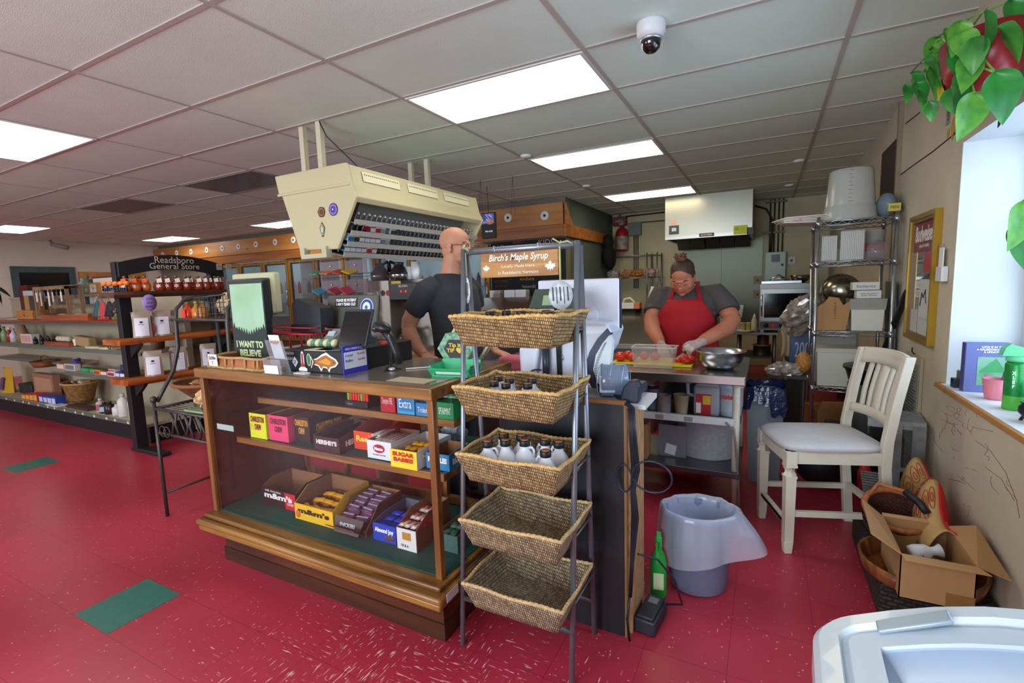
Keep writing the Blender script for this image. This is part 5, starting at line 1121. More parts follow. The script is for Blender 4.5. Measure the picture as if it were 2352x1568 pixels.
# cash drawer with stickers
bx0, bx1, by0, by1, bh = -2.09, -1.695, 1.56, 2.05, .105
t = thing('cash_drawer', 'black cash drawer covered in stickers on the counter', 'cash drawer', ((bx0+bx1)/2, (by0+by1)/2, cz)); cw2 = (bx1-bx0)/2; cdp = (by1-by0)/2
MB().bx(-cw2, cw2, -cdp, cdp, 0, bh, bev=.004).build('drawer_body', M('1b1c1e', .5), t)
fish((.08, -cdp-.001, .052), .165, t)
q = MB().mat(M('e8e8e4', .5)); q.prism([(-.03, .0), (.028, 0), (.028, .012), (.012, .02), (.01, .08), (.004, .095), (-.004, .095), (-.01, .08), (-.012, .02), (-.03, .012)], .001, (-.066, -cdp-.0005, .004), X_, Z_); q.mat(M('a83a34', .5)); q.prism([(-.018, .02), (.018, .02), (.006, .04), (.006, .085), (-.006, .085), (-.006, .04)], .001, (-.066, -cdp-.0015, .004), X_, Z_); q.build('bottle_sticker', None, t)
q = MB().mat(M('c8d0c0', .5)); q.prism(disc(.03, 0, 0, 0, .5), .001, (-.022, -cdp-.0005, .06), X_, Z_); q.mat(M('3f7a3c', .5)); q.prism(disc(.026, 0, 0, 0, .42), .001, (-.022, -cdp-.0015, .06), X_, Z_); q.build('cactus_sticker', None, t)
q = MB().mat(M('d8d8e4', .5)); q.prism([(-.02, 0), (0, .026), (.02, 0), (0, -.026)], .001, (-.12, -cdp-.0005, .045), X_, Z_); q.build('shield_sticker', None, t); text('SP', .02, (-.12, -cdp-.002, .045), X_, Z_, M('2a2a6a', .5), t, fit=.018, fith=.02)
text('aato\naaso', .02, (-.155, -cdp-.001, .075), X_, Z_, M('d8d8d4', .5), t, fit=.06, fith=.04)
# schedule card standing at the drawer's right side
t = thing('schedule_card', 'blue and white week schedule card leaning on the cash drawer side', 'card', (bx1+.006, 1.632, cz), PI/2+.0)
MB().bx(-.075, .075, -.002, .002, 0, .13).build('card', M('3a3ab8', .4), t); MB().bx(-.069, .069, -.0028, -.002, .024, .10).build('white_panel', M('dfe3f0', .5), t)
text('WEEKLY TRAINING SCHEDULE', .02, (0, -.003, .114), X_, Z_, WHITE, t, fit=.12, fith=.01)
for k, (a_, c_) in enumerate((('Cereal', '2a3a9a'), ('Ready', 'b02a3a'), ('Muffins', '2a2a6a'), ('Garden', 'b02a3a'))): text(a_, .02, (-.04+.075*(k % 2), -.0035, .085-.025*(k//2)), X_, Z_, M(c_, .5), t, fit=.045, fith=.012)
single('white_coaster', MB().prism([(-.04, -.018), (.04, -.022), (.05, .0), (.035, .02), (-.03, .024), (-.045, .01)], .003, (0, 0, 0), X_, Y_), WHITE, 'small white sticker sheet lying in front of the cash drawer', 'sticker', loc=(-1.925, 1.525, cz+.0005))
# tablet on stand, large monitor back
tz = cz+bh+.001
a, b_ = PY(757, 780, 1.64), PY(822, 780, 1.64)
t = thing('tablet_stand', 'black customer tablet tilted on a stand on the cash drawer', 'tablet', ((a.x+b_.x)/2+.005, 1.66, tz), .0)
w_ = b_.x-a.x; MB().box((.012, .045, .095), (w_, .012, .185), (-.38, .0, 0), bev=.004).build('tablet_body', M('33373b', .35), t); MB().box((.012, .038, .094), (w_-.016, .003, .165), (-.38, 0, 0)).build('tablet_screen', M('141517', .15), t); MB().prism([(0, 0), (.14, 0), (.10, .05), (.085, .15)], .03, (.03, 0.0, 0.0), Y_, Z_).bx(-.06, .09, 0, .15, 0, .012).build('stand_foot', M('4a5058', .4), t)
a, b_ = PY(752, 700, 1.98), PY(868, 700, 1.98)
t = thing('large_monitor', 'large grey monitor seen from behind with a round blue eye sticker', 'monitor', ((a.x+b_.x)/2, 1.98, cz+bh+.001), .0)
w_ = b_.x-a.x; zt = PY(800, 678, 1.98).z-cz-bh
GM = M('54564c', .5); Vt = (-.16, 0, 0)
MB().box((0, -.0, zt*.5+.03), (w_, .018, zt-.06), Vt, bev=.008).build('monitor_shell', GM, t)
MB().box((0.0, .011, zt*.5+.03), (w_-.01, .004, zt-.07), Vt).build('screen', M('101010', .1), t)
up = Vector((0, .16, .987)).normalized(); fz = Vector((0, -.987, .16)); ctr = Vector((0, 0, zt*.5+.03))
def mp_(u, v, d=.0105): return ctr+Vector((1, 0, 0))*u+up*v+fz*d
MB().prism([(-.085, -.025), (.085, -.025), (.085, .025), (-.085, .025)], .001, mp_(-.04, zt*.5-.07, .0095), X_, up).build('black_sticker', M('1c1c1c', .5), t)
text('PLEASE BE PATIENT\nI AM 9 YEARS OLD', .02, mp_(-.04, zt*.5-.07, .0115), X_, up, M('f0f0ec', .5), t, fit=.155, fith=.04, bold=.0008)
q = MB(); k = 0
for c_, r in (('e8e8f0', .047), ('1f3a98', .043), ('e4e6ee', .028), ('5a8ac0', .012), ('101018', .005)): q.mat(M(c_, .4)); q.prism([(r*math.cos(a/24*2*PI), r*1.05*math.sin(a/24*2*PI)) for a in range(24)], .0008, mp_(.115, zt*.5-.10, .0095+k*.001), X_, up); k += 1
q.build('eye_sticker', None, t); MB().box(mp_(-.01, -.02, .01), (.03, .002, .03), Vt).build('logo_mark', M('2a2b28', .4), t)
MB().bx(-.05, .05, -.02, .05, 0, .06).bx(-.1, .1, -.06, .08, 0, .01).build('monitor_foot', GM, t)
p = PY(752, 772, 1.75); t = thing('card_reader', 'small grey card reader with a pale screen left of the tablet', 'card reader', (p.x, 1.80, tz)); MB().box((0, 0, .035), (.07, .09, .05), (.5, 0, 0), bev=.008).build('reader_body', M('8a8c86', .5), t); MB().box((.005, -.028, .055), (.05, .03, .003), (.9, 0, 0)).build('reader_screen', M('b9c6cc', .2), t)
t = thing('twisted_ornament', 'green and cream twisted candy roll on the cash drawer', 'ornament', (-1.93, 1.66, tz+.022), .1)
q = MB()
for k in range(7): q.mat(M(('d8d0a0', '5a8a70')[k % 2], .4)); q.ell((-.075+k*.025, 0, 0), (.017, .02, .021), (0, .5, 0))
q.build('twisted_body', None, t)
for k, (x, y, c_, l_) in enumerate(((-1.86, 1.585, 'c8c4a8', 'pale'), (-1.80, 1.60, '5a6a60', 'green'))): single('leaflet', MB().bx(-.07, .07, -.035, .035, 0, .003), M(c_, .6), l_+' leaflet lying at the front edge of the drawer top', 'leaflet', loc=(x, y, tz), rz=.2*k)
single('rubber_band_pile', MB().tube([(.04*math.cos(a), .02*math.sin(a), .006) for a in [k/12*2*PI for k in range(12)]], .007, 6, closed=True).ell((.08, 0, .012), (.03, .02, .012)), M('a83a2c', .6), 'small heap of red bands right of the tablet', 'bands', loc=(-1.75, 1.80, tz))
# bar code scanner on its stand
p = PZ(900, 848, cz)
t = thing('barcode_scanner', 'black bar code scanner standing on a wire gooseneck foot', 'scanner', (-1.565, 1.73, cz))
MB().lathe([(0, 0), (.02, 0), (.022, .012), (.008, .02), (.006, .12), (0, .12)], (.0, 0, 0), sx=1).build('stand', M('1b1c1e', .4), t)
q = MB(); 
for a in (0, 2.1, 4.2): q.tube([(0, 0, .015), (.05*math.cos(a+.5), .05*math.sin(a+.5), .002)], .004, 5)
q.build('stand_feet', M('2a2b2d', .4), t); MB().ell((.02, -.015, .008), (.018, .014, .008)).build('base_clip', M('c9cbcc', .3, .5), t)
MB().tube([(.055, 0, .03), (.04, -.003, .09), (.018, -.008, .15), (-.005, -.012, .185)], [.016, .018, .019, .024], 12).build('handle', M('1d1e20', .4), t)
MB().ell((-.02, -.02, .205), (.05, .035, .026), (0, .25, 0)).build('scanner_head', M('1d1e20', .35), t); MB().ell((-.045, -.035, .20), (.022, .022, .018)).build('scan_window', M('2c3438', .1), t); MB().ell((.02, -.018, .165), (.006, .008, .018), (0, -.3, 0)).build('trigger', M('c08a2a', .4), t)
single('scanner_cord', MB().tube([(-1.50, 1.76, cz+.004), (-1.42, 1.83, cz+.004), (-1.30, 1.90, cz+.004), (-1.22, 1.98, cz+.004)], .003, 5), M('c8c8c4', .5), 'thin pale cord running across the counter', 'cord')
# green tray, tip box
t = thing('coin_tray', 'bright green plastic coin tray by the basket stand', 'tray', (-1.19, 1.72, cz), .12)
q = MB(); w_, d_ = .085, .055
q.bx(-w_, w_, -d_, d_, 0, .006); q.box((0, -d_, .018), (2*w_+.02, .005, .045), (.7, 0, 0)); q.box((0, d_, .03), (2*w_+.02, .005, .06), (-.3, 0, 0)); q.box((-w_, 0, .025), (.005, 2*d_, .05), (0, -.4, 0)); q.box((w_, 0, .025), (.005, 2*d_, .05), (0, .4, 0)); q.build('tray_body', M('2fae72', .35), t)
MB().box((0, -d_-.008, .018), (.12, .001, .014), (.7, 0, 0)).build('printed_band', WHITE, t)
t = thing('tip_box', 'green patterned hexagonal tip box with yellow heart lettering', 'tip box', (-1.33, 1.99, cz), .15)
hx = [(.095*math.cos(PI/3*k), .085+.085*math.sin(PI/3*k)) for k in range(6)]
MB().prism(hx, .055, (0, -.025, 0), X_, Z_).build('box_body', M('2f7a4a', .5, col2='9ac0a0', scale=60), t)
MB().prism([(x*.62, .085+(y-.085)*.6) for x, y in hx], .002, (0, -.081, 0), X_, Z_).build('black_panel', BLACK, t)
text('Tip it\nTIP ♥', .03, (0, -.085, .088), X_, Z_, M('e8b82c', .5), t, fit=.085, fith=.05, bold=.001)
hxo = [(.115*math.cos(PI/3*k), .1+.1*math.sin(PI/3*k)) for k in range(6)]
q = MB()
for k in range(6): a, b_ = hxo[k], hxo[(k+1) % 6]; q.tube([(a[0]+.02, .03, a[1]), (b_[0]+.02, .03, b_[1])], .008, 6); q.tube([(a[0]+.02, .09, a[1]), (b_[0]+.02, .09, b_[1])], .004, 6)
q.build('clear_frame', M('c8c4a8', .3), t)
for k in range(9): q = MB()
t = thing('printed_card', 'small cream card taped on the counter near the corner', 'card', (-1.30, 1.56, cz)); MB().bx(-.10, .10, -.045, .045, 0, .001).build('card_sheet', M('b8a888', .6), t)
# ------------------------------------------------------------------ back counter with coffee machine and drawers
t = thing('back_counter', 'wooden back counter running behind the man', 'counter', (-3.2, 3.35, 0))
MB().bx(-.95, .95, -.26, .30, 0, .90).build('cabinet', M('5a4632', .6, var=.2), t); MB().bx(-.98, .98, -.30, .32, .90, .94, bev=.006).build('worktop', OAK, t)
bz = .941
def acr(): return GLASS('e6dfe0', .14)
a, b_ = PY(682, 700, 3.05), PY(842, 700, 3.05)
t = thing('acrylic_drawers', 'tall clear acrylic drawer tower with candy packets', 'drawer tower', ((a.x+b_.x)/2, 3.22, bz)); w_ = b_.x-a.x; H_ = PY(760, 592, 3.05).z-bz
q = MB()
for x in (-w_/2, -w_*.18, w_*.17, w_/2): q.bx(x-.003, x+.003, -.10, .10, 0, H_)
for k in range(6): q.bx(-w_/2, w_/2, -.10, .10, H_*k/5-.003*(k > 0), H_*k/5+.003*(k < 1))
q.build('clear_shell', acr(), t)
for r in range(5):
    for c_ in range(2):
        x0 = (-w_*.17, w_*.18)[c_]; x1 = (w_*.16, w_*.49)[c_]; q = MB()
        q.bx(x0+.006, x1-.006, -.125, -.12, H_*r/5+.02, H_*(r+1)/5-.03); q.bx(x0+.006, x1-.006, -.12, .08, H_*r/5+.02, H_*r/5+.024); d_ = q.build('drawer', GLASS('e0d6d8', .2), t)
        MB().ell(((x0+x1)/2, -.132, H_*(r+.5)/5+.01), (.01, .008, .01)).build('knob', CHROME, d_)
for k, (r, fx_, c_, nm) in enumerate(((4, 0, '3aa078', 'green'), (4, .13, 'd8703a', 'orange'), (4, .28, 'c8452c', 'red-orange'), (4, .40, 'd8b82c', 'yellow'), (3, 0.02, '4a9ab0', 'blue'), (3, .22, 'b8485a', 'rose'), (3, .36, 'd8506a', 'pink'), (1, .30, 'a8b83a', 'lime'))):
    single('sweet_packet', MB().box((0, 0, 0), (.10, .10, .012), (.3, .1*k, 0), bev=.003), M(c_, .4), nm+' sweet packet sticking out of the clear drawer tower', 'packet', 'packets in the drawer tower', loc=((a.x+b_.x)/2-w_*.17+fx_, 3.06, bz+H_*r/5+.04))
p = PY(870, 700, 3.2)
a, b_ = PY(838, 700, 3.15), PY(958, 700, 3.15); w_ = b_.x-a.x
t = thing('coffee_machine', 'stainless steel coffee brewer with stickers left of the man', 'coffee machine', ((a.x+b_.x)/2, 3.40, bz)); H_ = PY(890, 643, 3.2).z-bz; SS = M('8f857a', .35, .7)
MB().bx(-w_/2, -w_*.05, -.22, .16, 0, H_, bev=.006).build('left_cabinet', SS, t)
MB().bx(-w_*.05, w_/2, -.02, .16, 0, H_).build('tower_body', SS, t); MB().bx(-w_*.05, w_/2, -.22, -.02, H_-.17, H_-.03, bev=.004).build('brew_head', M('2a2523', .4), t); MB().bx(-w_*.05, w_/2, -.22, .0, 0, .03).build('drip_base', SS, t)
text('BUNN', .03, (w_*.22, -.222, H_-.055), X_, Z_, M('d8d4d0', .4), t, fit=.09, fith=.02)
for k in range(2): MB().ell((w_*.18+k*.05, -.222, H_-.10), (.008, .004, .01)).build('red_light', EMIT('e02010', 2.0), t)
MB().lathe([(0, 0), (.05, 0), (.06, .06), (0, .07)], (w_*.22, -.12, H_-.24), rot=(0, 0, 0)).build('brew_basket', M('1c1a19', .4), t)
for k, (x, c_) in enumerate(((-.04, 'b0302c'), (-.10, '3a3634'), (-.17, 'c8c8c4'))): MB().prism(disc(.025, 0, 0, 0), .001, (x, -.2215, H_-.11), X_, Z_).build('sticker', M(c_, .5), t)
MB().bx(-w_*.0, w_*.18, -.222, -.22, H_-.035, H_-.012).build('yellow_sign', M('c8b02c', .5), t)
def pot(x, y, z, label, c_):
    o = thing('coffee_pot', label, 'coffee pot', (x, y, z), 0, 'coffee pots')
    MB().lathe([(0, 0), (.075, 0), (.085, .03), (.085, .045)], seg=20).build('steel_base', M('b8b0a8', .2, .9), o)
    MB().lathe([(.085, .046), (.083, .06), (.06, .10), (.04, .12), (.045, .145)], seg=20).build('glass_bowl', M(c_, .08, trans=.5), o)
    MB().tube([(.035, 0, .14), (.09, 0, .16), (.12, 0, .13), (.118, 0, .07)], [.012, .014, .012, .01]).lathe([(.045, .145), (.048, .15), (0, .155)]).build('handle', M('141312', .4), o)
    return o
p = PY(868, 638, 3.3); p0_ = pot(p.x, 3.33, bz+H_+.001, 'coffee pot with a yellowish glass bowl on the brewer, left one', '6a5a38'); p = PY(912, 637, 3.3); pot(p.x, 3.33, bz+H_+.001, 'darker coffee pot on the brewer beside the yellowish one', '4a423c').rotation_euler = (0, 0, PI)
p = PY(927, 745, 3.25); pot(p.x, 3.28, bz+.032, 'coffee pot standing inside the brewer', '5a4c3c')
for k, (px, py_) in enumerate(((937, 622), (950, 614))):
    c_ = None
    for m_ in range(2 if k == 0 else 4):
        p = PY(px, 640, 3.35); single('paper_cup', MB().lathe([(0, 0), (.028, 0), (.038, .09), (.034, .09), (.026, .004), (0, .004)]), WHITE, 'white paper cup in the stack on the brewer', 'cup', 'stacked paper cups', loc=(p.x+.0, 3.38, bz+H_+.002+m_*.02))
# ================================================================== LADDER STAND WITH BASKETS
TUB = M('8d939c', .38, .75); TUBD = M('6f6c66', .45, .7)
t = thing('basket_stand', 'grey metal A-frame stand holding five seagrass baskets', 'stand', (-.83, 1.65, 0)); bs = t
def S(x, y, z): return (x+.83, y-1.65, z)
xl, xr = -1.07, -.592
for x in (xl, xr):
    MB().tube([S(x-.004, 1.512, 0), S(x, 1.642, 1.615)], .0105, 10).build('front_leg', TUB, t)
    MB().tube([S(x-.012, 1.80, 0), S(x, 1.668, 1.60)], .0105, 10).build('rear_leg', TUB, t)
MB().tube([S(xl, 1.652, 1.603), S(xr, 1.652, 1.603)], .0125, 10).build('top_bar', TUB, t)
MB().tube([S(xl, 1.528, .20), S(xr, 1.528, .20)], .0105, 10).build('lower_bar', TUBD, t); MB().tube([S(xl-.01, 1.785, .16), S(xr-.01, 1.785, .16)], .0095, 10).build('lower_bar', TUBD, t)
for z in (1.30, 1.05, .80, .55, .30):
    yf = 1.512+.13*z/1.615; yr = 1.80-.132*z/1.6
    for x in (xl, xr): MB().tube([S(x, yf, z), S(x, yr, z)], .005, 6).build('side_rung', TUBD, t)
def basket(z, label, tone, tone2):
    o = thing('seagrass_basket', label, 'basket', (-.783, 1.56, z-.105), 0, 'seagrass baskets on the stand')
    a, b_, c_, d_, h = .205, .16, .168, .125, .105; n = 10
    def ring(k, off=0):
        u = k; hw = c_+(a-c_)*u-off; hd = d_+(b_-d_)*u-off; z_ = h*u; p = []
        cs = [(-hw, -hd), (hw, -hd), (hw, hd), (-hw, hd)]
        for i in range(4):
            p0, p1 = cs[i], cs[(i+1) % 4]
            for j in range(12): s_ = j/12; p.append(((p0[0]*(1-s_)+p1[0]*s_)*1.0, p0[1]*(1-s_)+p1[1]*s_, z_+.004*math.sin(i*7+j*.8)*u))
        return p
    q = MB(); W_ = WEAVE(tone2, '3a2410', .0068, .0128); q.mat(W_)
    def skin(off, z0):
        R0 = [[q.bm.verts.new(Vector(p)+Vector((0, 0, z0 if k == 0 else 0))) for p in ring(k/4, off)] for k in range(5)]
        for A, B in zip(R0, R0[1:]):
            for j in range(48): q.bm.faces.new((A[j], A[(j+1) % 48], B[(j+1) % 48], B[j])).smooth = True
        q.bm.faces.new(R0[0])
        return R0
    O_ = skin(0, 0); I_ = skin(.009, .006)
    for j in range(48): q.bm.faces.new((O_[4][j], O_[4][(j+1) % 48], I_[4][(j+1) % 48], I_[4][j]))
    q.build('woven_body', None, o, uv=True)
    rp = ring(1, .004); q = MB(); N_ = 240
    pts = []
    for k in range(N_):
        f = k/N_*48; i = int(f); s_ = f-i; p0, p1 = Vector(rp[i]), Vector(rp[(i+1) % 48]); p = p0.lerp(p1, s_); pts.append(p+Vector((0, 0, .002+.001*math.sin(k*2.1))))
    q.tube(pts, [.0068+.0010*math.sin(k*2.1+1) for k in range(N_)], 6, closed=True); q.build('rope_rim', M(tone, .75, var=.3, scale=120), o)
    return o
bz_ = [1.362, 1.11, .862, .61, .358]
nm = ['topmost seagrass basket, only black jug caps showing over its rim', 'second seagrass basket from the top, with a few white jugs', 'third seagrass basket from the top, full of white jugs', 'empty seagrass basket, fourth from the top', 'empty seagrass basket lowest on the stand']
for k in range(5): basket(bz_[k], nm[k], ('cfa866', 'cda668', 'caa368', 'c4a270', 'bf9f70')[k], ('dcb878', 'dab67a', 'd8b67e', 'd0b68a', 'ccb48c')[k])
# jugs
def jug(x, y, z, label, rz=0):
    x = max(-.915, min(-.655, x)); y = max(1.478, min(1.64, y))
    if 'jug' in BP: return dup(BP['jug'], (x, y, z), rz=rz, label=label)
    o = thing('syrup_jug', label, 'jug', (x, y, z), rz, 'white syrup jugs in the baskets')
    MB().lathe([(0, 0), (.034, 0), (.037, .004), (.037, .035), (.035, .05), (.028, .066), (.016, .080), (.0135, .088), (.0135, .098), (0, .098)], seg=22, sy=.85).build('jug_body', M('dcdce2', .4), o)
    MB().tube([(.012, 0, .087), (.024, 0, .088), (.030, 0, .078), (.030, 0, .060)], .0042, 8).build('handle', M('dcdce2', .4), o)
    MB().mat(BLACK).lathe([(.0165, .092), (.0168, .093), (.0168, .108), (.0155, .110), (.012, .110)], seg=22).build('cap', None, o)
    MB().lathe([(0, .1095), (.0125, .1098), (.0125, .1115), (0, .1118)], seg=16).build('cap_disc', M('a8622c', .6), o)
    q = MB(); q.sheet(lambda u, v: Vector((.0378*math.sin((u-.5)*1.8), -.0378*.85*math.cos((u-.5)*1.8), .008+.024*v)), 8, 2); q.build('label_band', M('5a7a80', .6), o)
    BP['jug'] = o; return o
for k, (px, py_) in enumerate(((1125, 717), (1163, 715), (1197, 716), (1255, 714), (1245, 722), (1290, 717))):
    zt = 1.262+.112; p = PZ(px, py_, 1.37); jug(max(-.93, min(-.64, p.x)), max(1.46, min(1.66, p.y)), 1.263, 'white jug in the topmost basket, its black cap just above the rim', .4*k)
lb = ['behind, centre left', 'front left', 'left of centre', 'front, centre', 'right pair, front', 'right pair, back']
for k, (px, py_) in enumerate(((1144, 868), (1135, 880), (1170, 873), (1161, 885), (1212, 885), (1222, 873))):
    p = PZ(px, py_, 1.005+.11); jug(p.x, p.y, 1.012, 'white jug with a black cap in the second basket, '+lb[k], .7*k)
lb = ['leftmost', 'tall one at the back left', 'second in front', 'centre one with a green cap disc', 'back centre', 'lowest in front', 'back right of centre', 'rightmost']
for k, (px, py_) in enumerate(((1120, 1018), (1157, 1000), (1161, 1015), (1205, 1015), (1198, 1004), (1250, 1042), (1252, 1013), (1291, 1020))):
    p = PZ(px, py_, .757+.13); j_ = jug(p.x, p.y, .764, 'white jug in the third basket, '+lb[k], (.3, 2.6, 3.3, .1, 1, 3, 2.9, 2.8)[k]); j_.scale = (1.2, 1.2, 1.2)
# hanging sign
t = thing('maple_sign', 'oak board sign with white lettering hanging from the stand', 'sign', (-.830, 1.652, 1.545))
OB = WOOD('c08a3c', '8a5518', 0, .5, 4)
MB().bx(-.163, .163, -.008, .008, -.047, .047, bev=.002).build('board', OB, t)
text("Birch's Maple Syrup", .03, (0, -.0095, .024), X_, Z_, M('f0ead8', .6), t, fit=.25, fith=.034, shear=.25, bold=.0006)
text('Locally Made Here', .02, (0, -.0095, -.008), X_, Z_, M('f0ead8', .6), t, fit=.14, fith=.014); text('in Readsboro, Vermont', .02, (0, -.0095, -.031), X_, Z_, M('f0ead8', .6), t, fit=.17, fith=.014)
def leaf(x, z, s_):
    pts = [(0, -1), (.08, -.35), (.55, -.55), (.45, -.3), (1, .05), (.75, .15), (.85, .45), (.5, .35), (.42, .5), (.2, .25), (.28, .75), (.12, .68), (0, 1)]
    pts = pts+[(-a, b_) for a, b_ in pts[-2:0:-1]]
    return MB().prism([(a*s_, b_*s_) for a, b_ in pts], .0008, (x, -.0086, z), X_, Z_).build('maple_leaf', M('f0ead8', .6), t)
leaf(-.138, -.012, .016); leaf(.132, -.014, .023)
for x in (-.10, .085): MB().tube([(x, 0, .042), (x+.004, -.012, .055), (x, -.014, .070), (x-.006, 0, .073), (x, .014, .065)], .002, 5).build('hanging_ring', M('c9ccd0', .3, .6), t)
for x in (-.11, .11): MB().bx(x-.028, x+.028, -.004, .004, .047, .056).build('clip', M('4a5a80', .3), t)
# ribbons with glass ornaments
def orn(x, y, z0, rz, label):
    o = thing('glass_ornament', label, 'ornament', (x, y, 1.60), rz)
    q = MB(); q.tube([(0, -.014, .0), (0, -.014, z0-1.60+.055)], .004, 5); q.tube([(0, -.014, .01), (0, 0, .018), (0, .014, .0)], .004, 5)
    q.tube([(0, -.014, .012), (.03, -.018, .016), (.05, -.014, .004)], .003, 5).tube([(0, -.014, .012), (-.025, -.018, .028)], .003, 5); q.build('ribbon', M('b9b87a', .7), o)
    MB().lathe([(0, -.002), (.052, -.002), (.052, .002), (0, .002)], (0, -.014, z0-1.60), 28, rot=(PI/2, 0, 0), sx=.86).build('glass_disc', M('c9ced4', .25, var=.3, scale=30), o)
    q = MB(); random.seed(3)
    for k in range(5): a = -.03+k*.014; q.tube([(a, -.0175, z0-1.60+.03), (a+.003, -.0175, z0-1.60-.02-.01*(k % 2))], .0014 if k % 2 else .0026, 4)
    q.build('painted_birch', M('6a6460', .8), o)
orn(-1.052, 1.652, 1.452, -.75, 'small round glass ornament painted with birches at the left leg, seen almost edge on')
orn(-.659, 1.652, 1.425, .1, 'round glass ornament painted with birches hanging before the white machine')
# ================================================================== BLACK PANEL COUNTER
OSB = M('b98f66', .8, col2='8a6238', scale=22, stretch=(3, 3, .7), bump=.4, bscale=40); BPN = M('16171b', .42, var=.5, scale=7, stretch=(3, 1, .4))
t = thing('panel_counter', 'counter with a black painted plywood front and chipboard side', 'counter', (-.735, 1.96, 0))
MB().bx(-.30, .252, -.122, -.10, 0, .985).build('black_panel', BPN, t)
MB().bx(-.30, .255, -.124, -.098, .985, 1.0).build('panel_edge', M('8a5a30', .7), t); MB().bx(.2525, .258, -.1235, -.10, 0, .985).build('panel_edge', M('8f6840', .7), t)
MB().bx(.255, .275, -.09, .125, 0, .965).build('chipboard_side', OSB, t)
MB().bx(-.33, .08, .35, .44, 0, .965).bx(-.33, -.30, -.09, .44, 0, .965).build('rear_frame', M('3a2a20', .7), t)
MB().bx(-.33, .33, -.095, .13, .966, .985).bx(-.33, .10, .13, .46, .966, .985).build('white_top', M('c9cdd0', .35), t)
# cables down the edge
q = MB(); x0, y0 = -.465, 1.828
for k in range(5):
    o_ = .006*k; q.tube([(x0-.08+o_, y0+.10, 1.0), (x0+.005+o_, y0-.006-.003*k, .985), (x0+.012+o_, y0-.012-.003*(k % 3), .86), (x0+.018+o_*1.2, y0-.012-.004*(k % 2), .74), (x0+.016+o_*.6, y0-.016, .66), (x0+.018+o_*1.1, y0-.012-.003*k, .55), (x0+.012+o_*.4, y0-.012, .35), (x0+.006+o_*.3, y0-.012, .20)], .0042, 6)
q.tube([(x0+.008, y0-.014, .20), (x0-.004, y0-.014, .10), (x0+.006, y0-.012, .006)], .005, 6)
single('cable_bundle', q, M('1a1d26', .35), 'bundle of dark cables running down the corner of the black panel', 'cables')
q = MB()
q.tube([(x0+.02+.075+.075*math.cos(a), y0-.016, .72+.062*math.sin(a)) for a in [k/22*2*PI for k in range(22)]], .004, 6, closed=True)
q.tube([(x0-.01+.030*math.cos(a), y0-.020, .70+.055*math.sin(a)) for a in [k/18*2*PI for k in range(18)]], .004, 6, closed=True)
single('cable_loop', q, M('1f2430', .35), 'two dark cable loops tied at the corner of the black panel', 'cables')
p = PZ(1455, 1425, 0)
t = thing('floor_transformer', 'black power supply box lying on the floor at the panel corner', 'power supply', (-.405, 1.965, .001), -.12)
MB().bx(-.045, .045, -.085, .085, 0, .065, bev=.008).bx(-.035, .035, -.08, .08, .065, .08, bev=.005).build('case', M('24262b', .5), t); MB().bx(-.02, .02, .02, .06, .0805, .082).build('label_plate', M('6a6c70', .5), t)
MB().tube([(-.04, .08, .03), (.03, .13, .02), (.10, .12, .05), (.085, .05, .20), (.03, -.0, .30), (-.035, -.06, .335)], .0045, 6).build('cord', M('1f2430', .4), t)
t = thing('green_spray_bottle', 'bright green cleaner bottle on the floor by the chipboard side', 'bottle', (-.410, 2.16, .001), .2)
MB().lathe([(0, 0), (.034, 0), (.036, .01), (.036, .17), (.028, .21), (.014, .235), (.014, .25), (0, .25)], sy=.7).build('bottle_body', M('1f9a3a', .3), t)
MB().box((0, 0, .27), (.03, .026, .045), bev=.004).box((0.0, -.012, .30), (.022, .055, .028), bev=.004).prism([(0, 0), (.012, 0), (.006, -.05), (-.004, -.05)], .008, (-.004, -.034, .285), (0, -1, 0), Z_).build('trigger_head', M('2fae4a', .35), t); MB().box((.0, -.0262, .09), (.045, .001, .08)).build('label_paper', M('c9d8a8', .6), t)
# the white slicing machine / scale on top
WM = M('d5d9e6', .28, coat=.3); NAVY = M('27304a', .35); ty = 1.9855
t = thing('white_scale_machine', 'large white food slicer with curved dark trim and slotted vents behind the baskets', 'slicer', (-.78, 2.10, ty-1.0)); t.location = (-.78, 2.10, .9855)
def W(px, py, Y=2.0): p = PY(px, py, Y); return (p.x+.78, p.z-.9855)
body = [W(*q_) for q_ in ((1212, 868), (1205, 790), (1215, 760), (1250, 742), (1330, 735), (1365, 738), (1398, 742), (1408, 760), (1395, 800), (1370, 840), (1366, 868), (1372, 880))]
b_ = MB().prism(body, .22, (0, .11-.02, 0), X_, Z_).build('machine_body', WM, t); md = b_.modifiers.new('b', 'BEVEL'); md.width = .018; md.segments = 4; md.limit_method = 'ANGLE'
b_ = MB().prism([W(*q_) for q_ in ((1208, 868), (1204, 800), (1210, 775), (1240, 770), (1252, 800), (1240, 868))], .05, (0, -.13+.02, 0), X_, Z_).build('front_pillar', WM, t); md = b_.modifiers.new('b', 'BEVEL'); md.width = .015; md.segments = 3
arc = [(1400, 752), (1378, 775), (1360, 805), (1350, 835), (1352, 862), (1366, 888), (1385, 890), (1373, 870), (1368, 845), (1374, 812), (1390, 785), (1408, 765)]
MB().prism([W(*q_) for q_ in arc], .035, (0, -.13+.03, 0), X_, Z_).build('dark_trim', NAVY, t)
b_ = MB().prism([W(*q_) for q_ in ((1405, 768), (1412, 785), (1405, 850), (1392, 885), (1378, 874), (1369, 845), (1375, 812), (1390, 786))], .04, (0, -.10, 0), X_, Z_).build('vent_plate', M('dce6ea', .3), t)
q = MB()
for k in range(26):
    u = k/25; px = 1397-26*math.sin(PI*u*.55)-2*u+ (6*u*u); py = 785+90*u; a = W(px, py); q.box((a[0], -.141, a[1]), (.012, .002, .0022), (0, -.6+1.3*u, 0))
q.build('vent_slot', M('2a2e34', .6), t)
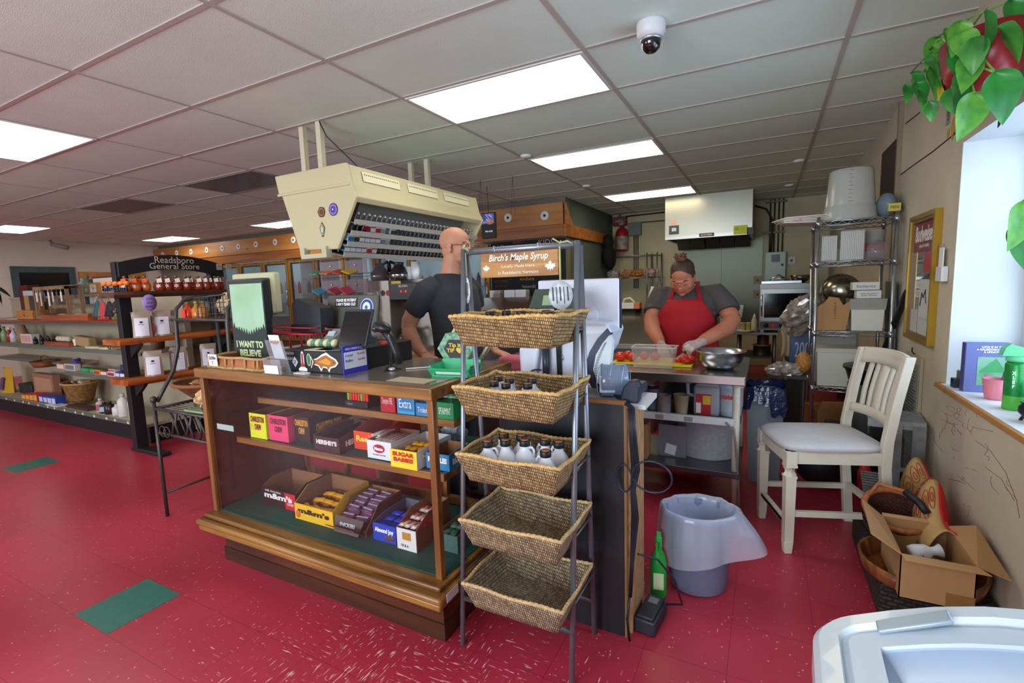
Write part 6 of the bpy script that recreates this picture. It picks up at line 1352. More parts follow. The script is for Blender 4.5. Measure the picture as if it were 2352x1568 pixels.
a = W(1293, 819); q = MB().mat(M('9a9ca6', .3, .5)); q.lathe([(0, 0), (.017, 0), (.017, .006), (0, .007)], (a[0], -.1295, a[1]), rot=(PI/2, 0, 0)); q.mat(M('25262a', .3)); q.lathe([(.007, .0065), (.009, .0075), (.0, .009)], (a[0], -.1295, a[1]), rot=(PI/2, 0, 0)); q.build('lock_knob', None, t)
a = W(1265, 868); q = MB(); q.cyl((a[0], -.15, 0), (a[0], -.15, .24), .016); q.lathe([(0, 0), (.05, 0), (.045, .01), (.016, .014)], (a[0], -.15, 0)); q.build('black_pole', M('2a2e3a', .35), t)
q = MB(); q.tube([(a[0]-.03+.045*math.cos(k/14*4.6+1.2), -.165-.01, .075+.03*math.sin(k/14*4.6+1.2)) for k in range(15)], .004, 6); q.build('black_cable', M('202430', .4), t)
# blade drum and guard
a = W(1412, 872); c0_ = (a[0], a[1])
q = MB(); q.lathe([(.0, -.055), (.066, -.055), (.068, -.05), (.068, .05), (.064, .055), (.0, .055)], (a[0]+.005, -.13, a[1]+.005), 28, rot=(0, PI/2, .35)); q.build('clear_drum', M('8fa3bd', .12, coat=.5, trans=.35), t)
for dx in (-.05, .0, .05): MB().tube([(a[0]+.005+dx*.94+0.0*math.cos(b__), -.13+dx*.34+.070*math.cos(b__), a[1]+.005+.070*math.sin(b__)) for b__ in [k/24*2*PI for k in range(24)]], .0025, 5, closed=True).build('drum_rib', M('a9b6c8', .2, .4), t)
MB().box((a[0]-.005, -.196, a[1]+.0), (.062, .004, .07), (0, 0, .35)).build('drum_plate', M('c2cde0', .3), t)
g_ = [(1440, 905), (1448, 875), (1462, 862), (1478, 862), (1484, 875), (1483, 905), (1476, 920), (1462, 912), (1452, 905), (1447, 925), (1420, 926), (1400, 912)]
b_ = MB().prism([W(*q_) for q_ in g_], .05, (.0, -.17, 0), X_, Z_).build('dark_guard', M('23283a', .4), t); md = b_.modifiers.new('b', 'BEVEL'); md.width = .006; md.segments = 2
a = W(1392, 915); b_2 = W(1500, 915); MB().bx(W(1372, 900)[0], W(1470, 900)[0], -.10, .05, 0.0, .04, bev=.008).build('base_foot', M('2a2f40', .4), t)
# point of sale screen with small green display
a, c_ = PY(1238, 645, 2.12), PY(1424, 755, 2.12); w_ = c_.x-a.x
t = thing('sale_screen', 'white backed touch screen on a stalk above the white machine', 'screen', ((a.x+c_.x)/2, 2.12, 1.16)); z0, z1 = c_.z-1.16, a.z-1.16
b_ = MB().bx(-w_/2, w_/2, -.016, .0, z0, z1).build('screen_back', M('dfe2ee', .35), t); md = b_.modifiers.new('b', 'BEVEL'); md.width = .008; md.segments = 3
MB().bx(-w_/2+.004, w_/2+.006, .0005, .014, z0+.003, z1+.003, bev=.003).build('screen_front', M('1c2632', .4), t)
MB().tube([(w_*.18, -.02, z0+.05), (w_*.18, -.015, z0-.01), (w_*.12, .01, -.0)], [.028, .03, .035], 12).ell((w_*.18, -.014, z0+.055), (.034, .012, .045)).build('stalk', M('d5d9e6', .35), t)
a, c_ = PY(1222, 712, 1.93), PY(1330, 667, 1.93); w_ = c_.x-a.x; h_ = c_.z-a.z
t = thing('customer_display', 'dark green customer display tilted back in front of the white screen', 'display', ((a.x+c_.x)/2, 1.95, a.z+.003))
MB().prism([(-w_/2-.01, 0), (w_/2+.01, 0), (w_/2-.01, h_), (-w_/2+.012, h_)], .03, (0, 0, 0), X_, (0, .25, 1)).build('display_shell', M('3d4a3c', .45), t); MB().prism([(-w_*.26, h_*.22), (w_*.28, h_*.22), (w_*.26, h_*.75), (-w_*.24, h_*.75)], .001, (0, -.034, -.0), X_, (0, .25, 1)).build('lcd', M('a3b48c', .3), t)
MB().cyl((0, .0, 0), (0, .02, -.33), .012).build('display_pole', M('2a2e2a', .4), t)
t = thing('side_ledge', 'dark brown cupboard end carrying the folded pink cloth', 'cupboard', (-1.28, 2.40, 0)); MB().bx(-.17, .17, -.13, .15, 0, .96).build('cupboard_body', M('3d2a20', .6), t); MB().bx(-.18, .18, -.14, .16, .96, .9855).build('ledge_top', M('4a3a38', .4), t)
t = thing('pink_cloth', 'folded pink cloth on the ledge behind the baskets', 'cloth', (-1.24, 2.38, .9865)); q = MB(); q.box((0, 0, .045), (.17, .12, .085), bev=.025); q.build('folded_cloth', M('c9606e', .85, bump=.5, bscale=20), t)
# ================================================================== WASTE BIN
t = thing('waste_bin', 'grey oval waste bin lined with a clear plastic bag on the red floor', 'waste bin', (-.255, 2.325, 0), .35)
pr_ = [(0, .004), (.118, .004), (.123, .012), (.128, .03), (.13, .032), (.155, .36), (.162, .365), (.162, .38), (.155, .382), (.15, .36), (.118, .03), (0, .025)]
MB().lathe(pr_, seg=36, sy=.82).build('bin_body', M('6f7690', .5, var=.06, scale=30), t)
BAGM = GLASS('e2e6f4', .34, .12)
random.seed(2); fold = [random.uniform(-1, 1) for _ in range(37)]; fold[36] = fold[0]
def bagf(u, v):
    a = 2*PI*u; f = fold[int(u*36) % 36]; w = math.sin(a*9+2)*.5+f*.5
    if v < .35: s_ = v/.35; r = .10+.052*s_; z = .15+.24*s_
    elif v < .5: s_ = (v-.35)/.15; r = .152+.022*s_; z = .39+.012*math.sin(PI*s_)
    else:
        s_ = (v-.5)/.5; r = .174+.010*math.sin(s_*3)+.008*s_; z = .39-.20*s_*(1-.25*math.cos(a-.3))
    bulge = max(0, math.cos(a-(-.35)))**10*(max(0, v-.45)/.55)
    r += .008*w*(.4+v)+.115*bulge; z += .0*v+.0*bulge
    return Vector((r*math.cos(a), r*.84*math.sin(a), z+.006*w*v))
MB().sheet(bagf, 108, 24, closed_u=True).build('bin_liner', BAGM, t)
single('crumpled_tissue', MB().box((0, 0, 0), (.09, .06, .05), (.4, .6, .3)).box((.04, .02, .01), (.06, .05, .04), (1, .2, .3)), M('e8ecf0', .7), 'white crumpled paper inside the waste bin', 'paper', loc=(-.25, 2.34, .25))
# ================================================================== KITCHEN TABLE
CRM = M('c8beaa', .5, var=.12, scale=14)
t = thing('steel_work_table', 'stainless steel work table on cream pipe legs where the woman cuts tomatoes', 'table', (-.95, 3.42, 0))
def T(x, y, z): return (x+.95, y-3.42, z)
b_ = MB().bx(-1.85+.95, -.09+.95, 3.02-3.42, 3.80-3.42, .845, .90).build('table_top', M('a9a7a3', .22, .95, var=.06, scale=2), t); md = b_.modifiers.new('b', 'BEVEL'); md.width = .006; md.segments = 2
for x in (-1.78, -.145):
    for y in (3.22, 3.74): MB().cyl(T(x, y, .0), T(x, y, .82), .022).cyl(T(x, y, .80), T(x, y, .846), .03).cyl(T(x, y, 0), T(x, y, .03), .018).build('leg', CRM, t)
MB().bx(-1.80+.95, -.12+.95, 3.17-3.42, 3.78-3.42, .225, .262, bev=.004).build('lower_shelf', M('6f6f72', .3, .85), t)
MB().bx(-1.80+.95, -.12+.95, 3.32-3.42, 3.78-3.42, .54, .555, bev=.004).build('middle_shelf', M('6a6866', .4, .6), t)
q = MB(); q.bx(-.86+.95, -.155+.95, 3.185-3.42, 3.215-3.42, .555, .60, bev=.003); ps = q.build('power_strip', M('cfccc8', .5), t)
for x in (-.80, -.60, -.42): MB().bx(x-.025+.95, x+.025+.95, 3.183-3.42, 3.185-3.42, .562, .592).build('socket', M('8a8884', .5), ps)
MB().tube([T(-.20, 3.18, .58), T(-.155, 3.17, .54), T(-.145, 3.185, .45), T(-.125, 3.18, .25), T(-.115, 3.19, .02)], .007, 6).build('metal_conduit', M('b9b6ae', .3, .6, bump=.9, bscale=400), t)
def tub(name, label, cat, x, y, z, r0, r1, h, col, lid=None, alpha=None, sx=1, label_c=None, txt=None, tc='c8202a'):
    o = thing(name, label, cat, (x, y, z)); m_ = alpha or M(col, .4)
    MB().lathe([(0, 0), (r0, 0), (r0*1.01, .004), (r1, h*.97), (r1*1.05, h*.975), (r1*1.05, h)] + ([(r1*.97, h), (r0*.96, .006), (0, .006)] if not lid else [(0, h)]), seg=26, sx=sx).build('tub_body', m_, o)
    if lid: MB().lathe([(0, h), (r1*1.06, h), (r1*1.06, h+.012), (r1*.9, h+.016), (0, h+.014)], seg=26, sx=sx).build('lid', M(lid, .4), o)
    if label_c: MB().box((0, -(r0+r1)/2*1.0, h*.5), (r0*1.1, .003, h*.5)).build('label_paper', M(label_c, .5), o)
    if txt: text(txt, .05, (0, -(r0+r1)/2-.004, h*.68), X_, Z_, M(tc, .5), o, fit=r1*1.5, fith=h*.17, bold=.002)
    return o
mz = .556
tub('glass_jar', 'clear jar half full of white flour under the table', 'jar', PY(1522, 940, 3.34).x, 3.40, mz, .045, .047, .12, 'c8c4bc', alpha=GLASS('e8e6e2', .3))
tub('deli_tub', 'yellowish plastic tub beside the clear jar under the table', 'tub', PY(1562, 940, 3.34).x, 3.40, mz, .038, .052, .13, 'b8a888')
tub('dark_bottle', 'bottle with a dark blue cap at the left under the table', 'bottle', PY(1497, 930, 3.4).x, 3.45, mz, .04, .04, .15, '8a8e9a', lid='262c50')
t = thing('milk_jug', 'large clear handled jug with a red and yellow label under the table', 'jug', (PY(1613, 940, 3.34).x, 3.43, mz))
b_ = MB().bx(-.06, .10, -.06, .06, 0, .20, bev=.018).prism([(-.06, .19), (.10, .19), (.075, .255), (0, .255)], .08, (0, .04, 0), X_, Z_).build('jug_body', M('b9bcc4', .25, trans=.3), t); MB().tube([(-.05, 0, .12), (-.10, 0, .13), (-.105, 0, .20), (-.06, 0, .245), (.0, 0, .245)], .014, 8).build('handle', M('b9bcc4', .3), t)
MB().bx(-.045, .05, -.0615, -.0605, .01, .15).mat(M('c02030', .4)).build('red_label', None, t); MB().bx(.0, .048, -.0625, -.0615, .08, .14).build('yellow_label', M('d8b82c', .5), t); MB().bx(-.042, -.012, -.0625, -.0615, .02, .09).build('nutrition_table', WHITE, t)
tub('hazelnut_tub', 'white tub with a pale blue lid and nutella lettering behind the table leg', 'tub', PY(1676, 950, 3.38).x, 3.47, mz, .065, .078, .20, 'c9ccd2', lid='9ac0dc', txt='nutella', tc='b8202a')
tub('stock_pot', 'large white speckled round pot on the low table shelf', 'pot', PY(1622, 1000, 3.45).x, 3.53, .263, .19, .20, .26, 'c9cad0', alpha=M('c5c6cc', .5, var=.12, scale=40))
t = thing('plastic_bin', 'clear square plastic food bin with a torn white label', 'bin', (PY(1545, 1000, 3.35).x, 3.42, .263)); q = MB(); q.bx(-.09, .09, -.09, -.086, 0, .22); q.bx(-.09, .09, .086, .09, 0, .22); q.bx(-.09, -.086, -.09, .09, 0, .22); q.bx(.086, .09, -.09, .09, 0, .22); q.bx(-.09, .09, -.09, .09, 0, .004); q.build('bin_wall', GLASS('d0ccd4', .3, .1), t); MB().bx(-.084, .084, -.084, .084, .005, .09).build('contents', M('a89a98', .8), t); MB().box((-.01, -.092, .05), (.07, .002, .07), (0, .2, 0)).build('torn_label', WHITE, t)
t = thing('shelf_carton', 'open cardboard carton standing on the low table shelf', 'box', (-.74, 3.28, .263)); MB().bx(-.07, .05, -.07, -.066, 0, .24).bx(.046, .05, -.066, .07, 0, .24).bx(-.07, -.066, -.066, .07, 0, .24).build('carton_wall', CB, t)
# things on the table
tt = .901
t = thing('cutting_board', 'bright yellow cutting board under the tomatoes', 'cutting board', (-.66, 3.37, tt)); b_ = MB().bx(-.28, .25, -.13, .17, 0, .014, bev=.004).build('board', M('d8c41c', .45), t)
TOM = M('d8321c', .25, coat=.3); cg = 0
def tomato(x, y, r, label): 
    if 'tom' in BP: return dup(BP['tom'], (x, y, tt+.0145), rz=r*20, label=label, scale=r/.036)
    o = thing('tomato', label, 'tomato', (x, y, tt+.0145)); o.scale = (r/.036,)*3
    q = MB(); q.sheet(lambda u, v: Vector((.036*math.sin(PI*v)*(1+.04*math.cos(5*2*PI*u))*math.cos(2*PI*u), .036*math.sin(PI*v)*(1+.04*math.cos(5*2*PI*u))*math.sin(2*PI*u), .030-.030*math.cos(PI*v))), 30, 14, closed_u=True); q.build('fruit', TOM, o)
    q = MB(); 
    for k in range(5): a = k*1.256; q.prism([(0, .003), (.012, 0), (0, -.003)], .001, (0, 0, .0605), (math.cos(a), math.sin(a), 0), (-math.sin(a), math.cos(a), 0))
    q.build('green_star', M('4a7a2c', .6), o); BP['tom'] = o; return o
for k, (px, py_, y, r, l_) in enumerate(((1425, 805, 3.30, .040, 'whole tomato at the left end of the yellow board'), (1443, 802, 3.40, .036, 'whole tomato at the back left of the board'), (1452, 812, 3.32, .036, 'whole tomato partly behind the clear tub'), (1480, 805, 3.42, .034, 'tomato seen through the clear tub'), (1505, 806, 3.40, .034, 'second tomato seen through the clear tub'))):
    tomato(PY(px, py_, y).x, y, r, l_)
s0 = None
for k, (px, y, a) in enumerate(((1560, 3.36, .2), (1568, 3.33, .9), (1575, 3.37, .4), (1583, 3.33, 1.3), (1588, 3.37, .1), (1570, 3.30, .6), (1578, 3.30, 2))):
    x = PY(px, 815, y).x
    if s0 is None:
        s0 = thing('tomato_piece', 'cut tomato piece heaped under the knife', 'tomato piece', (x, y, tt+.016), a, 'cut tomato pieces'); s0.rotation_euler = (.5, .2, a); MB().lathe([(0, 0), (.03, .0), (.034, .008), (.028, .024), (0, .032)], seg=16, sy=.7).build('flesh', TOM, s0)
    else: c_ = dup(s0, (x, y, tt+.016+.012*(k % 3))); c_.rotation_euler = (.4*(k % 3), .5, a)
a, b_ = PY(1447, 838, 3.16), PY(1553, 790, 3.16); w_ = b_.x-a.x
t = thing('clear_food_tub', 'clear rectangular plastic food tub at the front of the table', 'tub', ((a.x+b_.x)/2, 3.22, tt)); hw = w_/2-.012; h_ = .135; FT = GLASS('efe6dc', .22, .08)
q = MB(); 
for a0, b0 in (((-hw, -.075), (hw, -.075)), ((hw, -.075), (hw, .075)), ((hw, .075), (-hw, .075)), ((-hw, .075), (-hw, -.075))):
    k_ = .90; q.face([(a0[0]*k_, a0[1]*k_, .003), (b0[0]*k_, b0[1]*k_, .003), (b0[0], b0[1], h_), (a0[0], a0[1], h_)])
q.face([(-hw*.9, -.067, .003), (hw*.9, -.067, .003), (hw*.9, .067, .003), (-hw*.9, .067, .003)]); q.build('tub_wall', FT, t)
MB().tube([(-hw, -.078, h_), (hw, -.078, h_), (hw+.006, .078, h_), (-hw-.006, .078, h_), (-hw, -.078, h_)], .004, 6).build('rim', GLASS('f4ece4', .45, .08), t)
p = PY(1652, 847, 3.2)
t = thing('steel_bowl', 'large stainless steel mixing bowl on the front right of the table', 'bowl', (-.245, 3.27, tt)); MB().lathe([(0, 0), (.075, .0), (.11, .025), (.135, .07), (.143, .11), (.152, .113), (.152, .116), (.14, .115), (.131, .072), (.105, .028), (.07, .006), (0, .004)], seg=40).build('bowl', M('b4b6ba', .22, 1), t)
# ================================================================== BIG GREY CAN, STEEL LID TABLE
t = thing('kitchen_can', 'tall grey bin with a dark blue bag folded over its rim behind the table', 'bin', (.015, 3.87, 0)); 
b_ = MB().box((0, 0, .33), (.235, .26, .66), taper=.84).build('can_body', M('7d8284', .55), t)
random.seed(5); fo = [random.uniform(.6, 1.3) for _ in range(25)]
def bagf2(u, v):
    a = 2*PI*u; c_ = abs(math.cos(a)); s_ = abs(math.sin(a)); k = 1/max(c_, s_); r = (.125+.02*v)*k**.8; f = fo[int(u*24) % 24]
    return Vector((r*math.cos(a)*1.0, r*math.sin(a)*1.1, .70-(.16*f*v+.10*max(0, math.cos(a-.0))**4*v)+.006*math.sin(a*17)))
MB().sheet(bagf2, 96, 6, closed_u=True).sheet(lambda u, v: Vector((.118*math.cos(2*PI*u)*(1-.2*v), .125*math.sin(2*PI*u)*(1-.2*v), .70-.25*v)), 48, 3, closed_u=True).build('blue_bag', M('1c2448', .18, bump=.6, bscale=26), t)
t = thing('steel_prep_table', 'stainless topping table with tilted steel lid left of the woman', 'table', (-1.35, 4.95, 0))
MB().bx(-.62, .42, -.30, .40, 0, .84).build('cabinet', M('6f6d6a', .35, .8), t); MB().prism([(-.30, .85), (.34, 1.17), (.40, 1.17), (.40, .84), (-.30, .84)], 1.04, (-.62, 0, 0), (0, 1, 0), Z_).build('tilted_lid', M('8b8880', .25, .95), t); MB().bx(-.64, .44, -.34, -.30, .82, .86).build('front_rail', STEEL, t)
q = carton('glove_carton', 'white and orange carton on top of the tilted steel lid', 'box', PY(1448, 712, 5.25).x, 5.25, 1.172, .22, .12, .06, 'd0ccc4', None); MB().bx(.05, .111, -.0615, .06, .0, .0605).build('orange_end', M('c8642c', .5), q)
t = thing('wrap_dispenser', 'pale plastic film dispenser with a curved handle behind the carton', 'dispenser', (PY(1440, 690, 5.32).x, 5.34, 1.172)); MB().bx(-.16, .14, -.05, .05, 0, .05, bev=.01).build('dispenser_body', M('c0b8a8', .5), t); MB().tube([(-.05, 0, .05), (-.03, 0, .10), (.03, 0, .11), (.07, 0, .07), (.08, 0, .05)], .012, 8).build('handle', M('c8c0a8', .5), t)
# ================================================================== BACK OF THE KITCHEN
t = thing('range_hood', 'large stainless steel range hood hanging over the cooking line', 'range hood', (-.78, 8.3, 2.08)); HS = M('9c998c', .30, .95, bump=.03, bscale=5)
MB().bx(-.59, .59, -.62, .66, .03, CE-2.08-.002).build('hood_body', HS, t); MB().bx(-.59, .59, -.62, -.58, -.015, .03).bx(.55, .59, -.58, .66, -.015, .03).bx(-.59, -.55, -.58, .66, -.015, .03).build('lower_lip', M('a9a79f', .3, .9), t)
q = MB()
for k in range(5): q.box((-.44+k*.22, .15, .0), (.20, .02, .45), (1.0, 0, 0))
q.build('grease_filter', M('77756e', .4, .8), t)
def onh(px, py_): p = PY(px, py_, 7.68); return p.x+.78, p.z-2.08
x, z = onh(1548, 528); MB().bx(x-.07, x+.07, -.632, -.62, z-.065, z+.065, bev=.004).build('control_panel', M('3a3c3e', .4), t); MB().bx(x-.03, x+.035, -.6335, -.6325, z-.02, z+.03).build('display', M('b9c0c6', .4), t)
x2, z2 = onh(1546, 514); MB().bx(x2-.04, x2+.04, -.624, -.6205, z2+.0, z2+.05).build('warning_label', M('d8a088', .6), t)
x, z = onh(1623, 539); MB().bx(x-.10, x+.10, -.63, -.62, z-.024, z+.024).build('name_plate', M('1a1a1c', .4), t); text('ACCUREX', .05, (x, -.6315, z), X_, Z_, WHITE, t, fit=.16, fith=.026, bold=.001)
x, z = onh(1701, 528); MB().bx(x-.09, x+.09, -.624, -.6205, z-.06, z+.065).build('yellow_label', M('c9d83a', .6), t); text('UL ---', .05, (x-.02, -.6255, z+.02), X_, Z_, INK, t, fit=.1, fith=.03)
x, z = onh(1723, 530); MB().bx(x-.04, x+.04, -.624, -.6205, z-.05, z+.05).build('small_sign', M('4a4c50', .5, var=.5, scale=80), t)
t = thing('steel_back_panel', 'stainless wall sheet below the range hood with one seam', 'panel', (-.68, 8.985, .55)); MB().bx(-.68, .0, -.01, .0, 0, 1.56).build('sheet', M('66685a', .38, .85), t); MB().bx(.004, .62, -.01, .0, 0, 1.56).build('sheet', M('66685a', .38, .85), t)
# fire suppression
t = thing('fire_extinguisher', 'red fire extinguisher tank on the back wall left of the hood', 'fire extinguisher', (PY(1428, 550, 8.85).x, 8.86, PY(1428, 578, 8.85).z))
MB().lathe([(0, 0), (.10, .01), (.11, .03), (.11, .34), (.08, .40), (.035, .43), (.035, .47), (0, .47)]).build('tank', M('a01c24', .35), t); MB().lathe([(.1115, .04), (.112, .05), (.112, .26), (.1115, .27)]).build('label_band', M('9a8a88', .6, var=.4, scale=12), t); MB().bx(-.04, .04, -.03, .03, .47, .52).build('valve', M('8a8a86', .3, .8), t)
t = thing('suppression_box', 'dark red control box with a bent steel pipe on the back wall', 'control box', (PY(1422, 508, 8.9).x, 8.93, PY(1422, 508, 8.9).z)); MB().bx(-.11, .13, -.06, .06, -.08, .08, bev=.006).build('box_body', M('7a2a2e', .5), t); text('ANSUL', .05, (.01, -.062, .0), X_, Z_, M('c8c0c0', .5), t, fit=.16, fith=.04)
MB().tube([(-.11, 0, -.05), (-.22, 0, -.04), (-.27, 0, .02), (-.28, 0, .10)], .02, 8).tube([(0, 0, .08), (0, 0, .12)], .015).build('pipe', M('8a8c8c', .3, .8), t)
single('wall_pipe', MB().tube([PY(1436, 497, 8.93), PY(1527, 487, 8.93)], .014, 6), M('3a332c', .5), 'dark pipe running from the red box to the hood', 'pipe'); single('thin_chain', MB().tube([PY(1455, 512, 8.93), PY(1527, 506, 8.93)], .010, 6), M('6a6450', .5, .5), 'thin cable running below the dark pipe to the hood', 'cable')
a, b_ = PY(1444, 512, 8.95), PY(1473, 540, 8.95); t = thing('junction_box', 'grey electric box on the back wall beside the red tank', 'electric box', ((a.x+b_.x)/2, 8.96, b_.z)); MB().bx(-(b_.x-a.x)/2, (b_.x-a.x)/2, -.05, .035, 0, a.z-b_.z, bev=.005).build('box_body', M('6f7470', .5), t)
q = MB(); 
for k in range(3): q.tube([(-.02+.035*k, 0, 0), (-.02+.035*k, 0, -.95)], .010, 6)
q.build('conduit', M('7a7a72', .4, .6), t)
t = thing('wire_wall_shelf', 'small chrome wire shelf in the left back corner of the kitchen', 'shelf', (-2.15, 8.72, 0)); WS = M('9a9c9c', .3, .8)
for z in (1.90, 1.52):
    q = MB()
    for y in (-.2, .2): q.tube([(-.5, y, z), (.5, y, z)], .008, 6)
    for k in range(24): q.tube([(-.5+k*.0435, -.2, z), (-.5+k*.0435, .2, z)], .003, 4)
    q.build('wire_shelf', WS, t)
for x in (-.5, .33, .5):
    for y in (-.2, .2): MB().cyl((x, y, .95), (x, y, 1.94), .013).build('post', WS, t)
for k, (px, py_, c_, nm) in enumerate(((1405, 640, 'b9b8b4', 'grey'), (1460, 630, 'b87838', 'amber'), (1490, 632, 'c8a0a0', 'pink topped'), (1432, 634, 'b08a60', 'tan'))): p = PY(px, py_, 8.6); crinkle('plastic_bag', nm+' crumpled plastic bag on the little wire shelf', 'bag', (p.x, 8.68, 1.60), (.12, .10, .075), M(c_, .2, var=.4, scale=20), 20+k)
p = PY(1400, 560, 8.4); t = thing('hanging_jacket', 'black jacket and cap hanging at the corner of the green wall', 'jacket', (XC+.10, 8.35, 1.95)); MB().ell((0, 0, .2), (.09, .16, .14)).ell((.02, 0, -.06), (.11, .22, .22)).build('cloth', M('121214', .9), t)
t = thing('stock_counter', 'steel counter along the kitchen back wall left of the woman', 'counter', (-2.0, 8.45, 0)); MB().bx(-.5, .75, -.4, .5, 0, .90).build('cabinet', M('5f5e5a', .4, .6), t); MB().bx(-.52, .77, -.43, .52, .90, .94).build('worktop', STEEL, t)
t = thing('box_grater', 'wire and steel grater standing in the clutter left of the woman', 'grater', (PY(1503, 675, 6.8).x, 6.8, 1.09)); MB().prism([(-.12, 0), (.08, 0), (.16, .22), (-.03, .30)], .10, (0, .05, 0), X_, Z_).build('grater_body', M('b9b09a', .3, .7), t); q = MB(); 
for k in range(9): q.tube([(-.02+k*.014, -.052, .04), (.02+k*.014, -.054, .24)], .003, 4)
q.build('grater_teeth', M('4a463c', .5), t)
t = thing('side_table', 'steel side table carrying the grater', 'table', (-1.45, 6.8, 0)); MB().bx(-.3, .35, -.3, .3, 1.06, 1.088).build('table_top', STEEL, t)
for x in (-.28, .33):
    for y in (-.28, .28): MB().cyl((x, y, 0), (x, y, 1.06), .015).build('leg', DSTEEL, t)
# cooking line
t = thing('equipment_stand', 'steel equipment stand along the cooking line with open shelf below', 'stand', (-.2, 7.6, 0)); MB().bx(-.9, .36, -.33, .4, .69, .725, bev=.004).build('top', M('8a8a86', .3, .9), t); MB().bx(-.88, .34, -.25, .38, .36, .385).build('shelf', M('5a5a58', .4, .8), t)
for x in (-.86, -.12, .32):
    for y in (-.28, .35): MB().cyl((x, y, 0), (x, y, .69), .018).build('leg', DSTEEL, t)
t = thing('small_griddle', 'small steel contact grill beside the woman on the cooking line', 'grill', (PY(1680, 745, 7.4).x, 7.5, .7265)); MB().bx(-.15, .12, -.14, .18, .03, .18, bev=.005).bx(-.14, .11, -.12, .17, 0, .03).build('grill_body', M('9a9a94', .3, .8), t); b_ = MB().prism([(-.16, .19), (.13, .19), (.15, .36), (-.16, .36)], .28, (0, .16, 0), X_, Z_).build('lid', M('a5a49a', .3, .8), t); MB().lathe([(0, 0), (.035, 0), (.03, .02), (0, .022)], (.0, -.141, .10), rot=(PI/2, 0, 0)).build('knob', BLACK, t)
a, b_ = PY(1745, 652, 7.25), PY(1862, 745, 7.25); w_ = b_.x-a.x
t = thing('convection_oven', 'grey convection oven with a black glass door at the end of the cooking line', 'oven', (a.x+w_/2, 7.55, .7265)); h_ = a.z-.7265
MB().bx(-w_/2, w_/2, -.28, .25, .03, h_, bev=.006).build('oven_body', M('8b8c8a', .35, .7), t); MB().bx(-w_/2+.01, w_/2-.01, -.30, -.281, .15, h_-.07, bev=.004).build('door', M('9a9b98', .3, .8), t); MB().bx(-w_/2+.06, w_/2-.04, -.303, -.30, .20, h_-.13, bev=.002).build('door_glass', M('08090a', .08), t); MB().cyl((-w_/2+.03, -.33, .22), (-w_/2+.03, -.33, h_-.14), .01).build('door_handle', CHROME, t)
MB().bx(-w_/2+.01, w_/2-.01, -.292, -.281, .05, .14).build('control_strip', M('5a5654', .4), t); MB().bx(-.15, -.10, -.298, -.293, .06, .12).build('red_switch', M('c82020', .3), t)
for x in (-.21, -.03, .06): MB().lathe([(0, 0), (.03, 0), (.026, .02), (0, .022)], (x, -.293, .095), rot=(PI/2, 0, 0)).build('knob', BLACK, t)
for x in (-w_/2+.04, w_/2-.04): MB().bx(x-.02, x+.02, -.25, .2, 0, .03).build('foot', DSTEEL, t)
oz = .7265+h_+.001
single('sheet_pan', MB().bx(-.26, .2, -.2, .18, 0, .006).bx(-.26, .2, -.2, -.194, .006, .03).bx(.194, .2, -.2, .18, .006, .03), STEEL, 'steel sheet pan with utensils lying on the oven', 'pan', loc=(a.x+.28, 7.5, oz)); single('serving_tongs', MB().tube([(-.1, 0, .0), (0, .02, .07), (.1, .06, .0)], .012, 6).tube([(-.1, .03, 0), (0, .03, .02), (.13, .0, 0)], .012, 6), CHROME, 'steel tongs on the sheet pan above the oven', 'tongs', loc=(a.x+.22, 7.45, oz+.045))
single('mixing_bowl', MB().lathe([(0, 0), (.05, 0), (.10, .04), (.125, .10), (.12, .10), (.09, .045), (.04, .008), (0, .006)]), M('6a6a68', .25, .9), 'small dark steel bowl on the right of the oven top', 'bowl', loc=(a.x+w_-.12, 7.45, oz))
for k, (px, c_, nm, h_, r) in enumerate(((1706, 'b8a860', 'left sauce jar', .11, .035), (1719, 'b0a058', 'right sauce jar', .11, .035))): tub('sauce_jar', nm+' with pale lid between the grill and the oven', 'jar', PY(px, 750, 7.35).x, 7.36, .7265, r, r, h_, c_, lid='b8b09a')
p = PY(1734, 750, 7.3); t = thing('squeeze_bottle', 'tall pale squeeze bottle standing left of the oven', 'bottle', (p.x-.01, 7.33, .7265)); MB().lathe([(0, 0), (.036, 0), (.038, .01), (.038, .16), (.02, .185), (0, .185)]).build('bottle_body', M('b8b490', .35), t); MB().lathe([(0, .185), (.024, .185), (.02, .20), (.005, .245), (0, .245)]).build('nozzle', M('d8d4c0', .4), t)
single('paper_plate_stack', MB().lathe([(0, 0), (.07, 0), (.11, .03), (0, .012)]), WHITE, 'white crumpled paper plates before the sauce jars', 'plates', loc=(PY(1712, 757, 7.3).x, 7.29, .7265))
for k, (px, r, h_, z_) in enumerate(((1750, .11, .13, .386), (1752, .075, .12, .386+.145))): tub('stew_pot', ('wide steel pot with handles', 'small steel pot stacked on the wide one')[k]+' below the oven', 'pot', PY(px, 800, 7.5).x, 7.55, z_, r, r, h_, '8a8478', alpha=M('8f8878', .25, .9), lid='77705f' if k == 0 else None)
a, b_ = PY(1758, 580, 8.9), PY(1803, 650, 8.9); w_ = b_.x-a.x
t = thing('control_panel_box', 'grey steel control cabinet with conduits on the kitchen back wall', 'cabinet', ((a.x+b_.x)/2, 8.95, b_.z)); h_ = a.z-b_.z; MB().bx(-w_/2, w_/2, -.11, .045, 0, h_, bev=.004).build('cabinet_body', M('8a9486', .4, .4), t); MB().bx(-w_*.2, w_*.22, -.114, -.11, h_*.68, h_*.92).build('display', M('3a3e3c', .3), t); MB().bx(w_*.28, w_*.4, -.114, -.11, h_*.55, h_*.62).build('latch', BLACK, t)
q = MB()
for k in range(4): x = -.09+.06*k; q.tube([(x, 0, h_), (x, 0, CE-b_.z-.002)], .012, 6)
